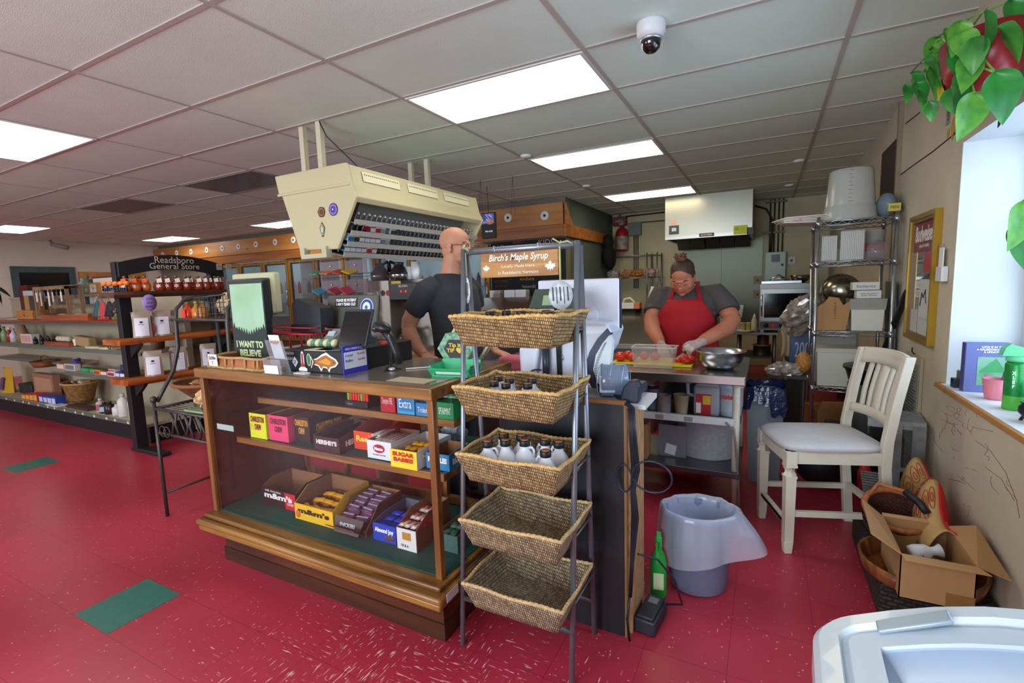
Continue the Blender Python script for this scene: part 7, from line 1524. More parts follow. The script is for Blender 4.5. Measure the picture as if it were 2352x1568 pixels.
q.build('conduit', M('5a4f3c', .4, .4), t); MB().bx(-.2, .12, -.02, .02, h_+.30, h_+.33).bx(-.16, .14, -.02, .02, h_+.78, h_+.81).build('conduit_clamp', M('5a4f3c', .4, .4), t)
single('cable_sweep', MB().tube([PY(1732, 472, 8.93), PY(1760, 480, 8.93), PY(1774, 505, 8.93), PY(1773, 545, 8.93), PY(1770, 578, 8.93)], .016, 6), M('2f2a22', .5), 'dark bent conduit running from the hood to the cabinet', 'conduit')
for k, (px, py_, c_, nm, s_) in enumerate(((1818, 598, 'd0d0c8', 'white square thermostat', .055), (1740, 643, 'a8996a', 'beige upper outlet plate', .06), (1740, 676, 'a8996a', 'beige lower outlet plate', .06), (1519, 643, 'b8ae90', 'outlet plate left of the woman', .06))): p = PY(px, py_, 8.98); o = thing('wall_plate', nm+' on the kitchen back wall', 'wall plate', p); MB().bx(-s_, s_, -.012, .018, -s_*1.1, s_*1.1, bev=.003).build('plate', M(c_, .5), o); MB().bx(-s_*.3, s_*.3, -.016, -.012, -s_*.3, s_*.3).build('switch', M('4a4638', .5), o)
# sink side, right of the oven
t = thing('steel_sink', 'steel sink bench behind the wire shelving', 'sink', (.49, 6.45, 0)); MB().bx(-.28, .33, -.4, .4, .50, .86).build('basin', M('55524c', .4, .7), t); MB().bx(-.30, .34, -.43, .43, .86, .89, bev=.006).build('bench_rim', M('8a8880', .3, .9), t)
for x in (-.26, .31):
    for y in (-.36, .36): MB().cyl((x, y, 0), (x, y, .50), .018).build('leg', DSTEEL, t)
t = thing('hanging_towel', 'pale towel hanging over the front of the sink', 'towel', (.185, 6.0, .895)); q = MB(); q.sheet(lambda u, v: Vector((-.03+.10*u+.02*math.sin(v*3), -.012-.012*math.sin(u*9), .0-.30*v)), 12, 8); q.build('cloth', M('b9ac8c', .85), t, solid=.005)
crinkle('film_bag', 'large crinkled clear plastic bag hanging left of the wire shelving', 'bag', (PY(1838, 725, 5.0).x, 5.0, PY(1838, 725, 5.0).z), (.15, .11, .19), M('9c948a', .15, .2, var=.6, scale=18), 31, rot=(0, .5, 0)); 
single('film_bag_hook', MB().tube([PY(1852, 690, 5.0), (.335, 4.80, 1.30)], .004, 5), CHROME, 'thin hook holding the crinkled bag on the shelving', 'hook')
crinkle('film_bag', 'crumpled clear film by the grey bin', 'bag', (PY(1800, 855, 4.4).x, 4.4, PY(1800, 850, 4.4).z), (.13, .10, .07), M('a39a90', .15, .2, var=.6, scale=22), 33)
t = thing('film_table', 'low stool carrying the crumpled film and onions', 'stool', (.17, 4.42, 0)); MB().bx(-.14, .13, -.10, .12, .66, .685).build('seat', M('3a3632', .6), t)
for x in (-.12, .11):
    for y in (-.08, .10): MB().cyl((x, y, 0), (x, y, .66), .01).build('leg', M('3a3632', .6), t)
p = PY(1846, 832, 4.4); single('onion_net', MB().ell((0, 0, .0), (.055, .05, .085)), M('b87a34', .5, bump=1, bscale=50, var=.4, scale=60), 'orange net of onions hanging at the wire shelf post', 'net', loc=(p.x, 4.42, p.z+.0))
a, b_ = PY(1823, 785, 5.2), PY(1872, 845, 5.2); carton('blue_carton', 'blue printed carton behind the wire shelf post', 'box', (a.x+b_.x)/2, 5.3, b_.z-.12, b_.x-a.x+.05, .2, a.z-b_.z+.12, '47638f', None, txt='2000', tc='b8c8d8').location.z = .60
t = thing('crate_stack', 'dark crate carrying the blue carton', 'crate', (.22, 5.3, 0)); MB().bx(-.16, .16, -.14, .14, 0, .598).build('crate', M('2c2a28', .6), t)
# ================================================================== WIRE SHELVING
t = thing('wire_shelving', 'chrome wire shelving unit against the right wall', 'shelving', (.575, 4.52, 0)); CH = M('b0b4b6', .25, .9)
def wsx(x, y, z): return (x-.575, y-4.52, z)
wx0, wx1, wy_0, wy_1 = .335, .80, 4.30, 4.74
for x in (wx0, wx1):
    for y in (wy_0, wy_1): MB().tube([wsx(x, y, 0), wsx(x, y, 1.89)], .0125, 10).build('post', CH, t)
for z in (1.855, 1.56, 1.04, .615):
    q = MB()
    for x in (wx0, wx1): q.tube([wsx(x, wy_0, z), wsx(x, wy_1, z)], .005, 6); q.tube([wsx(x, wy_0, z-.03), wsx(x, wy_1, z-.03)], .004, 6)
    for y in (wy_0, wy_1):
        q.tube([wsx(wx0, y, z), wsx(wx1, y, z)], .005, 6); q.tube([wsx(wx0, y, z-.03), wsx(wx1, y, z-.03)], .004, 6)
        q.tube([wsx(wx0+(wx1-wx0)*k/16, y, z-(.004 if k % 2 else .027)) for k in range(17)], .003, 5)
    for k in range(20): x = wx0+(wx1-wx0)*(k+.5)/20; q.tube([wsx(x, wy_0, z+.003), wsx(x, wy_1, z+.003)], .0022, 4)
    q.build('wire_shelf', CH, t)
    for x in (wx0, wx1):
        for y in (wy_0, wy_1): MB().cyl(wsx(x, y, z-.035), wsx(x, y, z+.008), .019, .016, 12).build('shelf_collar', CH, t)
lz = lambda z: z+.0065
CLP = GLASS('e4e4e0', .38, .15)
t = thing('measuring_bucket', 'big clear measuring bucket upside down on the wire shelving with red scale', 'bucket', (.545, 4.50, lz(1.855))); 
MB().lathe([(.175, 0), (.165, .10), (.160, .105), (.158, .12), (.138, .36), (.13, .375), (0, .378)], seg=40).build('bucket_body', GLASS('dcdcd6', .5, .2), t); MB().lathe([(0, .001), (.168, .001), (.168, .014), (0, .014)], seg=32).build('green_lid', M('2a8a5a', .5), t)
q = MB()
for k in range(9): z_ = .13+.028*k; r = .158-(z_-.12)*.083+.002; a0 = -1.75; w2 = .10 if k % 2 else .18; q.tube([(r*math.cos(a0+w2*u), r*math.sin(a0+w2*u), z_) for u in (0, .5, 1)], .0013, 4)
q.build('red_scale', M('b8403a', .5), t)
t = thing('blue_tub', 'translucent blue-grey tub lying behind the clear bucket', 'tub', (.76, 4.42, lz(1.855))); MB().ell((0, .05, .09), (.06, .14, .09)).build('tub_body', GLASS('8ea0ae', .6, .2), t)
o = carton('yellow_box', 'small yellow box at the right front corner of the top wire shelf', 'box', .785, 4.345, lz(1.862)+.024, .07, .06, .055, 'c8b84a', None, txt='MINI', tc='4a4630')
t = thing('flat_cartons', 'bundle of flattened white pizza boxes sticking out left of the top wire shelf', 'boxes', (.30, 4.52, lz(1.855)))
for k in range(5): MB().box((-.04-.01*k, 0, .008+.011*k), (.30, .30, .008), (0, .05-.02*k, .08*k)).build('flat_box', M(('d8d0c4', 'c9c0b4')[k % 2], .7), t)
text('HOT!', .04, (-.10, -.157, .025), X_, (0, .1, 1), M('b0402c', .6), t, fit=.06, fith=.02)
for k, (px, w2, h_, nm) in enumerate(((1905, .10, .19, 'left stack of clear ribbed deli containers'), (1958, .15, .22, 'middle stack of clear ribbed deli containers'))):
    p = PY(px, 595, 4.35); t = thing('container_stack', nm+' on the second wire shelf', 'containers', (p.x, 4.47, lz(1.56)))
    MB().bx(-w2/2, w2/2, -.09, .09, 0, h_, bev=.006).build('clear_containers', GLASS('e0e0da', .5, .1), t); q = MB()
    for j in range(int(w2/.011)): q.bx(-w2/2+.004+j*.011, -w2/2+.007+j*.011, -.093, -.09, .004, h_-.01)
    q.build('stacked_rim', M('d8d8d0', .25), t)
p = PY(2010, 560, 4.4); tub('clear_cup_stack', 'clear cup standing in front of a red bar on the second wire shelf', 'cup', p.x+.02, 4.60, lz(1.56), .06, .075, .22, 'd0d0cc', alpha=CLP); single('red_box', MB().bx(-.09, .09, -.03, .03, 0, .05), M('a01c24', .4), 'long red box behind the round lid', 'box', loc=(.68, 4.52, lz(1.56)+.07)); single('lid_prop', MB().bx(-.09, .09, -.03, .03, 0, .066), M('8a8680', .5), 'grey tray under the long red box', 'tray', loc=(.68, 4.52, lz(1.56)))
single('clear_disc', MB().lathe([(0, -.003), (.065, -.003), (.068, .004), (0, .003)], rot=(PI/2-.2, 0, 0)), GLASS('e8e0e0', .15), 'round clear lid leaning at the right of the second wire shelf', 'lid', loc=(.715, 4.40, lz(1.56)+.07))
t = thing('colander_bowl', 'large steel bowls standing on edge behind the cardboard', 'bowls', (.50, 4.60, lz(1.04)+.255)); MB().lathe([(0, 0), (.06, .005), (.12, .05), (.145, .13), (.14, .13), (.11, .055), (.05, .012), (0, .008)], rot=(-PI/2+.2, 0, -.3), seg=30).build('bowl', M('8f8a78', .2, .95), t)
t = thing('kraft_box', 'opened brown cardboard box standing on the third wire shelf', 'box', (.455, 4.42, lz(1.04))); MB().prism([(-.10, 0), (.08, 0), (.115, .23), (.06, .19), (.03, .245), (-.03, .255), (-.06, .21), (-.125, .16)], .004, (0, -.07, 0), X_, Z_).prism([(0, 0), (.14, 0), (.14, .15), (0, .17)], .003, (.083, -.07, 0), Y_, Z_).prism([(0, 0), (.14, 0), (.14, .20), (0, .17)], .003, (-.10, -.07, 0), Y_, Z_).build('cardboard', M('a97f50', .8, var=.05), t); text('1234567', .02, (.01, -.0755, .15), (0, 0, 1), (-1, 0, 0), M('5a4028', .8), t, fit=.12, fith=.012)
t = thing('white_tub', 'white rectangular bulk tub with a plastic liner on the third wire shelf', 'tub', (.665, 4.45, lz(1.04))); MB().box((0, 0, .085), (.20, .22, .17), taper=.92).build('tub_body', M('cfcabc', .5), t); MB().box((0, 0, .195), (.225, .235, .08), taper=.94).build('plastic_liner', GLASS('c8c4bc', .5, .15), t)
for k, (z_, dx, tx) in enumerate(((.236, .01, 'Vinyl Synthetic\nExam Gloves'), (.298, -.01, 'foodservice'))): carton('glove_box', ('lower white glove box with black lettering above the white tub', 'upper white glove box with blue print, lid open')[k], 'box', .665+dx, 4.45, lz(1.04)+z_, (.15, .165)[k], .12, .058, 'd4d0c6', None, txt=tx, tc=('2a2a2c', '3a6a9a')[k])
t = thing('bulk_container', 'white translucent bulk container behind the chair on the fourth wire shelf', 'container', (.49, 4.44, lz(.615))); MB().box((0, 0, .13), (.26, .24, .26), taper=.94).build('container_body', M('c2bfb0', .35), t); MB().box((0, 0, .275), (.275, .25, .03)).build('lid', M('b8b4a4', .4), t)
o = carton('printed_carton', 'grey printed carton reading VictoriaBay above the white container', 'box', .50, 4.62, lz(.615)+.0, .28, .10, .40, '8a8578', None); text('VictoriaBay', .05, (-.02, -.0515, .355), X_, Z_, M('1f2c4a', .5), o, fit=.18, fith=.022, bold=.001)
carton('brown_box', 'large brown box on the floor under the wire shelving', 'box', .44, 4.48, .001, .20, .30, .42, '8f6236', None, rz=.25)
MB().prism([(-.1, 0), (.1, 0), (.1, .12), (-.1, .12)], .003, (0, -.155, .42), X_, (0, -.6, .8)).build('box_flap', M('b07a44', .8), [o_ for o_ in C.objects if o_.name.startswith('brown_box')][0])
# things leaning at the right wall
t = thing('vacuum_wand', 'black tube leaning against the wall beside the shelving', 'tube', (0, 0, 0)); t.location = PX(2010, 850, .80); p2 = PX(2085, 668, .825)-t.location; MB().tube([(0, 0, 0), p2*.62], .016, 10).build('lower_tube', M('232427', .4), t); MB().tube([p2*.6, p2*.97, p2], [.022, .022, .018], 10).build('grip', M('141517', .5), t); t.location.z += 0
MB().tube([(0, 0, 0), -p2*.9], .015, 10).build('floor_tube', M('232427', .4), t)
single('black_tub', MB().lathe([(0, 0), (.13, 0), (.16, .10), (.17, .10), (.17, .12), (0, .115)], seg=28), M('1c1d20', .4), 'black round tub lid behind the chair back', 'tub', loc=(.66, 4.02, .72)); single('tub_stool', MB().lathe([(0, 0), (.15, 0), (.14, .718), (0, .718)], seg=20), M('2a2c2e', .6), 'dark round drum under the black tub', 'drum', loc=(.66, 4.02, .0))
single('grey_board', MB().box((0, 0, .35), (.012, .30, .70), (0, -.03, 0)), M('5f6862', .6), 'grey-green board leaning on the wall behind the frame', 'board', loc=(.815, 4.62, .80) if 0 else (.825, 4.47, .70))
# ================================================================== WHITE COUNTER CHAIR
CW = M('c9c0ac', .45, var=.05, scale=10); FAB = M('b9b4b2', .8, var=.08, scale=9, bump=.15, bscale=300)
t = thing('counter_chair', 'cream painted counter-height chair with a worn fabric seat', 'chair', (.285, 3.075, 0), -1.247); ch = t
hw, hd = .195, .225
for sx in (-1, 1):
    x, y = sx*hw, -hd
    q = MB(); q.box((x, y, .525), (.052, .052, .07)); q.box((x, y, .483), (.056, .056, .012)); q.lathe([(.036, .476), (.025, .462), (.024, .45), (.035, .43)], (x, y, 0), seg=4, rot=None, smooth=False)
    q.box((x, y, .425), (.056, .056, .012)); q.box((x, y, .245), (.050, .050, .35), taper=.86); q.box((x, y, .035), (.047, .047, .07), bev=.005, taper=.8); q.build('front_leg', CW, t)
    x = sx*(hw+.005); p_ = [(hd+.035, 0), (hd+.015, .25), (hd-.005, .48), (hd, .62), (hd+.03, .82), (hd+.075, 1.05)]
    o_ = [(a-.024, b_) for a, b_ in p_]+[(a+.024, b_) for a, b_ in p_[::-1]]
    b_ = MB().prism(o_, .036, (x-.018, 0, 0), Y_, Z_).build('back_post', CW, t); md = b_.modifiers.new('b', 'BEVEL'); md.width = .005; md.segments = 2
q = MB(); q.bx(-hw, hw, -hd-.02, -hd+.01, .495, .56); q.build('seat_rail', CW, t)
for sx in (-1, 1): MB().bx(sx*hw-.012, sx*hw+.012, -hd, hd, .495, .56).build('seat_rail', CW, t)
MB().bx(-hw, hw, hd-.02, hd, .495, .56).build('seat_rail', CW, t)
def seat(u, v):
    a = 2*PI*u; c_, s_ = math.cos(a), math.sin(a); k = (abs(c_)**5+abs(s_)**5)**(-.2); w = [0, .55, .85, 1.0, 1.0, .96][int(round(v*5))]; h = [.612, .610, .605, .592, .572, .560][int(round(v*5))]
    return Vector((c_*k*(hw+.03)*w, -.012+s_*k*(hd+.03)*w, h))
MB().sheet(seat, 48, 5, closed_u=True).build('seat_cushion', FAB, t, sub=1)
def yb(z): return hd+(.03*(z-.62)/.2 if z < .82 else .03+.045*(z-.82)/.23)
q = MB(); q.sheet(lambda u, v: Vector(((u-.5)*.40, yb(.965+.09*v)+.03*math.sin(PI*u)*1-.0, .965+.085*v+.012*math.sin(PI*u))), 12, 3); q.build('top_rail', CW, t, solid=.022)
q = MB(); q.sheet(lambda u, v: Vector(((u-.5)*.385, yb(.69+.05*v)+.022*math.sin(PI*u), .68+.05*v+.012*math.sin(PI*u))), 12, 2); q.build('lower_rail', CW, t, solid=.02)
for x, w_ in ((-.115, .028), (-.06, .022), (.0, .06), (.07, .022), (.125, .028)):
    MB().sheet(lambda u, v: Vector((x+(u-.5)*w_, yb(.72+.26*v)+.025*math.cos(x*6)-.004*math.sin(PI*v), .725+.25*v)), 2, 8).build('back_slat', CW, t, solid=.014)
for y, z in ((-hd, .16), (hd+.015, .235)): q = MB().bx(-hw, hw, y-.012, y+.012, z-.015, z+.015); s_ = q.build('stretcher', CW, t)
MB().bx(-hw+.02, hw-.02, -hd-.014, -hd-.011, .150, .168).build('foot_guard', M('1d1b1a', .4, .5), s_)
for sx in (-1, 1): MB().bx(sx*hw-.010, sx*hw+.010, -hd, hd+.02, .205, .235).build('stretcher', CW, t)
# ================================================================== ALUMINIUM STEP LADDER
AL = M('9a9c9a', .4, .75, var=.15, scale=30)
t = thing('step_stool', 'aluminium step ladder with ribbed treads against the wall', 'step ladder', (.70, 3.50, 0), -.10)
def tread(x0, x1, y0, y1, z): 
    q = MB().bx(x0, x1, y0, y1, z-.012, z)
    for k in range(7): y = y0+(y1-y0)*(k+.5)/7; q.bx(x0, x1, y-.006, y+.006, z, z+.004)
    q.bx(x0, x1, y0-.004, y0, z-.045, z+.002); q.build('ribbed_tread', AL, t)
tread(-.14, .125, -.10, .18, .62); tread(-.15, -.03, -.10, .2, .40); tread(-.15, -.03, -.12, .2, .20)
for y in (-.105, .19): MB().bx(-.03, .02, y-.012, y, 0, .60).build('front_rail', AL, t); MB().bx(.065, .125, y-.012, y, 0, .60).build('rear_rail', M('8a8c8a', .4, .75, var=.2, scale=30), t)
MB().bx(-.03, .11, -.118, -.112, .33, .355).bx(-.03, .11, -.118, -.112, .12, .145).build('side_brace', AL, t); MB().bx(-.13, -.125, .0, .04, .50, .58).build('green_label', M('2a7a4a', .5), t)
t = thing('small_black_table', 'small black folding stool with crossed legs beneath the wire shelving', 'stool', (.50, 3.98, 0)); MB().bx(-.10, .10, -.08, .08, .40, .425, bev=.004).build('seat', M('1c1d1f', .5), t)
for y in (-.07, .07): MB().tube([(-.09, y, 0), (.09, y, .40)], .009).build('leg', BLACK, t); MB().tube([(.09, y, 0), (-.09, y, .40)], .009).build('leg', BLACK, t)
single('red_bottle', MB().lathe([(0, 0), (.04, 0), (.042, .18), (.02, .24), (0, .25)]), M('b81f24', .4), 'red bottle on the floor behind the chair', 'bottle', loc=(.60, 3.72, .001)); single('dark_sack', MB().ell((0, 0, .17), (.16, .18, .18)), M('141518', .6, bump=.6, bscale=10), 'dark full sack on the floor behind the chair', 'sack', loc=(.36, 3.90, .0))
# ================================================================== RIGHT WALL: FRAME, NOTICE, SWITCH
fy0, fy1, fz0, fz1 = 3.49, 4.03, 1.045, 1.81
t = thing('beer_mirror', 'tall gold framed beer mirror with a dark red header on the right wall', 'mirror', (XR-.001, 3.76, 1.43)); q = MB(); a, b_ = -.27, .27; c_, d_ = -.385, .38; GO = M('b08a2c', .3, .6); BR_ = M('6a4a2a', .4)
def fr(mb, w0, w1, x0, x1): mb.bx(x0, x1, a+w0, a+w1, c_+w0, d_-w0); mb.bx(x0, x1, b_-w1, b_-w0, c_+w0, d_-w0); mb.bx(x0, x1, a+w1, b_-w1, c_+w0, c_+w1); mb.bx(x0, x1, a+w1, b_-w1, d_-w1, d_-w0)
fr(q, 0, .026, -.035, 0); q.build('gold_frame', GO, t); q = MB(); fr(q, .026, .045, -.028, 0); q.build('inner_frame', M('7a5a2c', .4), t)
MB().bx(-.012, -.004, a+.045, b_-.045, c_+.045, .155).build('mirror_glass', M('b9b8b4', .06, .85), t); MB().bx(-.013, -.004, a+.045, b_-.045, .156, d_-.045).build('red_header', M('7a1424', .3), t)
text('Budweiser', .1, (-.0145, 0, .265), (0, -1, 0), Z_, M('e0d8d0', .4), t, fit=.40, fith=.10, shear=.15, bold=.003); text('KING OF BEERS', .04, (-.0145, 0, .19), (0, -1, 0), Z_, M('e0d8d0', .4), t, fit=.2, fith=.018)
for y, z, w_, h_, c2 in ((-.06, -.12, .18, .22, 'c8c5bc'), (-.06, -.30, .18, .10, 'c0bdb4'), (.13, -.28, .14, .16, 'b9b6ae')): MB().bx(-.0145, -.013, y-w_/2, y+w_/2, z-h_/2, z+h_/2).build('pasted_paper', M(c2, .7), t)
MB().tube([(-.016, .0, -.17), (-.016, -.03, -.09), (-.016, -.06, -.12), (-.016, -.1, -.07), (-.016, -.12, -.15)], .003, 4).build('sketch_line', M('4a4a48', .7), t)
MB().bx(-.0142, -.013, -.2, -.02, .03, .15).build('painted_red_reflection', M('b8242c', .3), t)  # red reflection in the mirror, painted on as a flat patch
t = thing('notice_board', 'framed printed notice low on the wall behind the step ladder', 'notice', (XR-.001, 3.83, .68)); MB().bx(-.016, 0, -.17, .17, -.30, .27, bev=.003).build('frame', M('b5a88e', .5), t); MB().bx(-.018, -.016, -.13, .13, -.25, .22).build('grey_sheet', M('8a8c88', .7), t)
q = MB(); random.seed(3)
for k in range(22): z = .19-.02*k; w_ = random.uniform(.05, .11); q.bx(-.0188, -.018, -w_, w_, z-.003, z+.003)
q.build('printed_lines', M('3f403e', .7), t); MB().tube([(-.01, 0, .27), (-.025, 0, .29), (-.02, .02, .31)], .004, 5).build('hook', BLACK, t)
t = thing('wall_holder', 'white paper holder fixed to the wall beside the beer mirror', 'holder', PX(2172, 620, XR-.002)); MB().bx(-.03, 0, -.05, .05, -.06, .02, bev=.004).build('holder_body', M('d8d8d4', .4), t); MB().bx(-.02, -.015, -.02, .045, -.02, .12).build('paper_slip', WHITE, t); MB().bx(-.012, 0, .05, .09, -.06, .14).build('side_card', M('b08078', .5), t)
# ================================================================== WINDOW SILL THINGS
sz = wz0+.0035
p = PZ(2250, 902, sz)
t = thing('puzzle_book', 'blue covered book standing on the sill, lettered LOVE IS IN THE', 'book', (.945, 3.085, sz), .05); bw, bh_ = .165, .24
MB().bx(-bw/2, bw/2, -.022, .022, 0, bh_, bev=.002).build('cover', M('666ea6', .45), t); MB().bx(-bw/2+.045, bw/2-.004, -.0235, -.022, .035, bh_*.72).build('picture', M('8fb9a0', .5, col2='4a9a6a', scale=14), t); q = MB().mat(M('3f9a5a', .5)); q.prism([(-.03, .10), (.03, .165), (.07, .10)], .001, (0, -.0238, 0), X_, Z_); q.mat(M('c85a8a', .5)); q.ell((.0, -.024, .07), (.012, .002, .02)).ell((.03, -.024, .065), (.01, .002, .016)); q.build('picture_detail', None, t)
MB().bx(-bw/2-.0015, -bw/2, -.02, .02, .002, bh_-.002).build('spine', M('4a4a80', .5), t); text('LOVE IS IN THE\nA KALEIDOSCOPE OF\nA UPDATED', .02, (.015, -.0245, bh_*.87), X_, Z_, M('e8e8f0', .5), t, fit=.12, fith=.034, bold=.001)
t = thing('pink_cup', 'pink plastic cup on the sill holding a brush', 'cup', (.935, 2.92, sz)); MB().lathe([(0, 0), (.032, 0), (.036, .01), (.047, .095), (.043, .095), (.032, .012), (0, .008)], seg=28).build('cup', M('d87a88', .5), t); q = MB().tube([(0, 0, .01), (.02, .0, .08), (.035, 0, .13)], .008, 8); q.ell((.04, 0, .12), (.018, .008, .035), (0, .3, 0)); q.build('scrub_brush', M('5a5a56', .5), t)
t = thing('air_freshener', 'green aerosol can with a clear green cap on the sill', 'spray can', (.935, 2.73, sz)); MB().lathe([(0, 0), (.034, 0), (.036, .004), (.036, .19), (.03, .203), (0, .205)], seg=32).build('can_body', M('1f8a3f', .3, .3, var=.2, scale=120), t); MB().lathe([(.034, .001), (.0365, .003), (.0365, .05), (.0362, .06)], seg=32).build('light_band', M('4fae3a', .35), t); MB().lathe([(.03, .203), (.037, .205), (.036, .222), (.028, .226)], seg=28).prism([(-.055, .20+.028), (.02, .226), (.032, .232), (.022, .26), (-.03, .278), (-.045, .262)], .045, (0, .0225, 0), X_, Z_).build('clear_cap', M('6fd89a', .2, alpha=.75), t)
text('X\nL\nE\nF', .02, (-.018, -.0335, .13), X_, Z_, M('d8e8d8', .5), t, fit=.014, fith=.07, bold=.001)
t = thing('black_cauldron', 'small black cauldron ornament at the near end of the sill', 'cauldron', (.915, 2.50, sz)); MB().lathe([(0, .02), (.03, .022), (.045, .04), (.043, .06), (.034, .072), (.040, .078), (.036, .08), (.03, .07), (0, .05)], seg=24).build('pot', M('1b1d24', .4), t); MB().lathe([(0, .05), (.024, .075), (.028, .10), (.018, .12), (0, .125)]).build('brown_jar', M('6a4a30', .5), t)
for a in (0, 2.1, 4.2): MB().tube([(.03*math.cos(a), .03*math.sin(a), .028), (.045*math.cos(a), .045*math.sin(a), 0)], .006, 5).build('leg', M('1b1d24', .4), t)
t = thing('blue_tin', 'dark blue printed tin behind the cauldron', 'tin', (1.0, 2.60, sz)); MB().bx(-.04, .04, -.04, .04, 0, .12, bev=.006).build('tin_body', M('2a3560', .4), t); MB().bx(-.03, .03, -.0412, -.04, .03, .09).build('print', M('8a8aa8', .5), t)
carton('black_box', 'low black box at the far end of the sill', 'box', .885, 3.17, sz, .07, .05, .045, '22252c'); carton('tea_tin', 'small printed green and orange tin on the black box', 'tin', .895, 3.17, sz+.0455, .05, .035, .04, '4a5a3a', 'b86a3a')
# ================================================================== PLANTS
def leafmesh(s_, w_=.62, fold=.25, curl=.35):
    q = MB(); n = 8
    def fn(u, v):
        t_ = v; wid = w_*s_*math.sin(PI*min(1, t_**.75))**.8*(1-.25*t_)*.62; x = (u*2-1)*wid
        return Vector((x, -t_*s_, -abs(u*2-1)*-fold*wid-curl*s_*t_*t_+ (.10*s_*(abs(u*2-1)**2) if t_ < .15 else 0)))
    q.sheet(fn, 6, n); return q
LG = [M('2f8a34', .35, col2='1c6a26', scale=18), M('6fae3a', .4, col2='3a8a34', scale=26), M('2a6a2c', .35, col2='4f9a3a', scale=14)]
LY = M('d8b82c', .5)
def plant_leaf(parent, base, px, py_, Y, s_, rot, tilt, mi, stem_from=None):
    p = PY(px, py_, Y); o = leafmesh(s_).build('leaf', LY if mi == 9 else LG[mi], parent, sub=1)
    o.location = p-base; o.rotation_euler = (tilt, .25*math.sin(px), rot)
    if stem_from is not None:
        a = stem_from-base; b_ = p-base; MB().tube([a, (a+b_)/2+Vector((0, 0, .05)), b_], .0035, 5).build('stem', M('6a9a3a', .5), parent)
base = Vector((.70, 2.53, 2.12))
t = thing('hanging_pothos', 'trailing green pothos in a dark red wall pot near the ceiling', 'plant', base)
MB().lathe([(0, 0), (.045, 0), (.08, .02), (.11, .07), (.128, .20), (.118, .20), (.10, .10), (0, .08)], seg=36, sy=1.35).build('red_pot', M('8f2026', .3), t); MB().lathe([(0, .17), (.112, .17), (0, .175)], sy=1.35).build('soil', M('2a1e16', .9), t)
MB().bx(.10, .134, -.03, .03, .08, .17).build('wall_bracket', M('7a1c22', .4), t)
st_ = base+Vector((-.07, .08, .20))
for k, a in enumerate(((2092, 168, 2.95, .13, 1.9, .9, 0, 1), (2080, 195, 2.95, .085, .6, 1.1, 2, 0), (2104, 190, 2.92, .10, .4, 1.0, 0, 0), (2122, 165, 2.85, .13, .9, 1.0, 1, 1), (2140, 150, 2.8, .12, .5, 1.1, 1, 1), (2128, 120, 2.8, .11, 1.2, .9, 2, 1), (2150, 88, 2.8, .12, .2, 1.2, 1, 1), (2160, 112, 2.75, .11, -.2, 1.1, 1, 0), (2178, 128, 2.7, .12, .3, 1.1, 1, 1), (2192, 140, 2.5, .14, 1.0, 1.0, 0, 1), (2172, 192, 2.75, .14, .8, 1.0, 0, 0), (2162, 200, 2.75, .05, .3, 1.2, 9, 0), (2206, 50, 2.40, .11, .2, 1.3, 1, 1), (2186, 205, 2.5, .09, -.5, 1.0, 2, 1), (2210, 75, 2.35, .11, -.3, 1.1, 1, 0), (2240, 88, 2.32, .11, -.3, 1.2, 2, 1), (2258, 28, 2.32, .13, .9, 1.1, 0, 1), (2290, 62, 2.28, .13, 1.7, .8, 2, 0), (2285, 165, 2.28, .16, .2, 1.3, 0, 1), (2238, 215, 2.4, .15, .3, 1.3, 1, 1), (2134, 232, 2.8, .08, .1, 1.4, 2, 0), (2325, 0, 2.4, .10, .3, 1.2, 0, 1), (2150, 130, 2.78, .12, 1.5, 1, 0, 0), (2205, 110, 2.42, .12, -.1, 1.1, 0, 0), (2120, 140, 2.75, .13, 1.4, .8, 0, 0), (2105, 205, 2.8, .1, .9, 1, 2, 0), (2165, 70, 2.6, .12, .8, 1, 1, 0), (2140, 105, 2.6, .13, 1.3, .9, 1, 0), (2185, 90, 2.5, .12, .5, 1.2, 1, 0), (2175, 160, 2.5, .13, 1.2, .9, 0, 0), (2200, 175, 2.42, .13, .6, 1.1, 0, 0), (2155, 180, 2.6, .12, 1, 1, 2, 0), (2225, 130, 2.36, .12, .2, 1.1, 1, 0))):
    plant_leaf(t, base, a[0], a[1], a[2], a[3]*1.05, a[4], a[5], a[6], st_ if a[7] else None)
MB().tube([st_-base, PY(2215, 170, 2.45)-base, PY(2262, 157, 2.4)-base, PY(2283, 165, 2.4)-base], .004, 5).build('vine', M('7aae4a', .5), t)
base = Vector((1.02, 2.02, 1.75)); t = thing('window_plant', 'leafy green plant in the window at the right edge', 'plant', base)
for k, (px, py_, s_, r, mi) in enumerate(((2345, 465, .15, .5, 1), (2348, 530, .15, .1, 0), (2362, 500, .16, -.3, 2), (2385, 560, .18, .2, 0), (2400, 470, .18, -.2, 0))): plant_leaf(t, base, px, py_, 2.15+.02*k, s_, r, 1.2, mi, base+Vector((0, 0, .1)))
MB().lathe([(0, -.17), (.06, -.17), (.09, 0), (.08, 0), (0, -.01)]).build('pot', M('8a5a40', .6), t); MB().tube([(0, 0, -.02), (0, .02, .10)], .008).build('vine', M('5a8a3a', .5), t)
for a in (0, 2.1, 4.2): MB().tube([(.08*math.cos(a), .08*math.sin(a), -.005), (.0, 0, .34)], .0015, 4).build('hanger_cord', M('8a7a5a', .7), t)
base = PX(-30, 690, -9.1); t = thing('far_plant', 'blurred dark houseplant at the far left edge', 'plant', (base.x, base.y, 1.46)); random.seed(2)
for k in range(9): o = leafmesh(.34, .3).build('leaf', M('27453a', .6), t); o.rotation_euler = (random.uniform(.1, 1), 0, k*.7); o.location = (0, 0, .15+.03*k)
MB().lathe([(0, 0), (.1, 0), (.12, .18), (0, .18)]).build('pot', M('3a3e3c', .6), t)
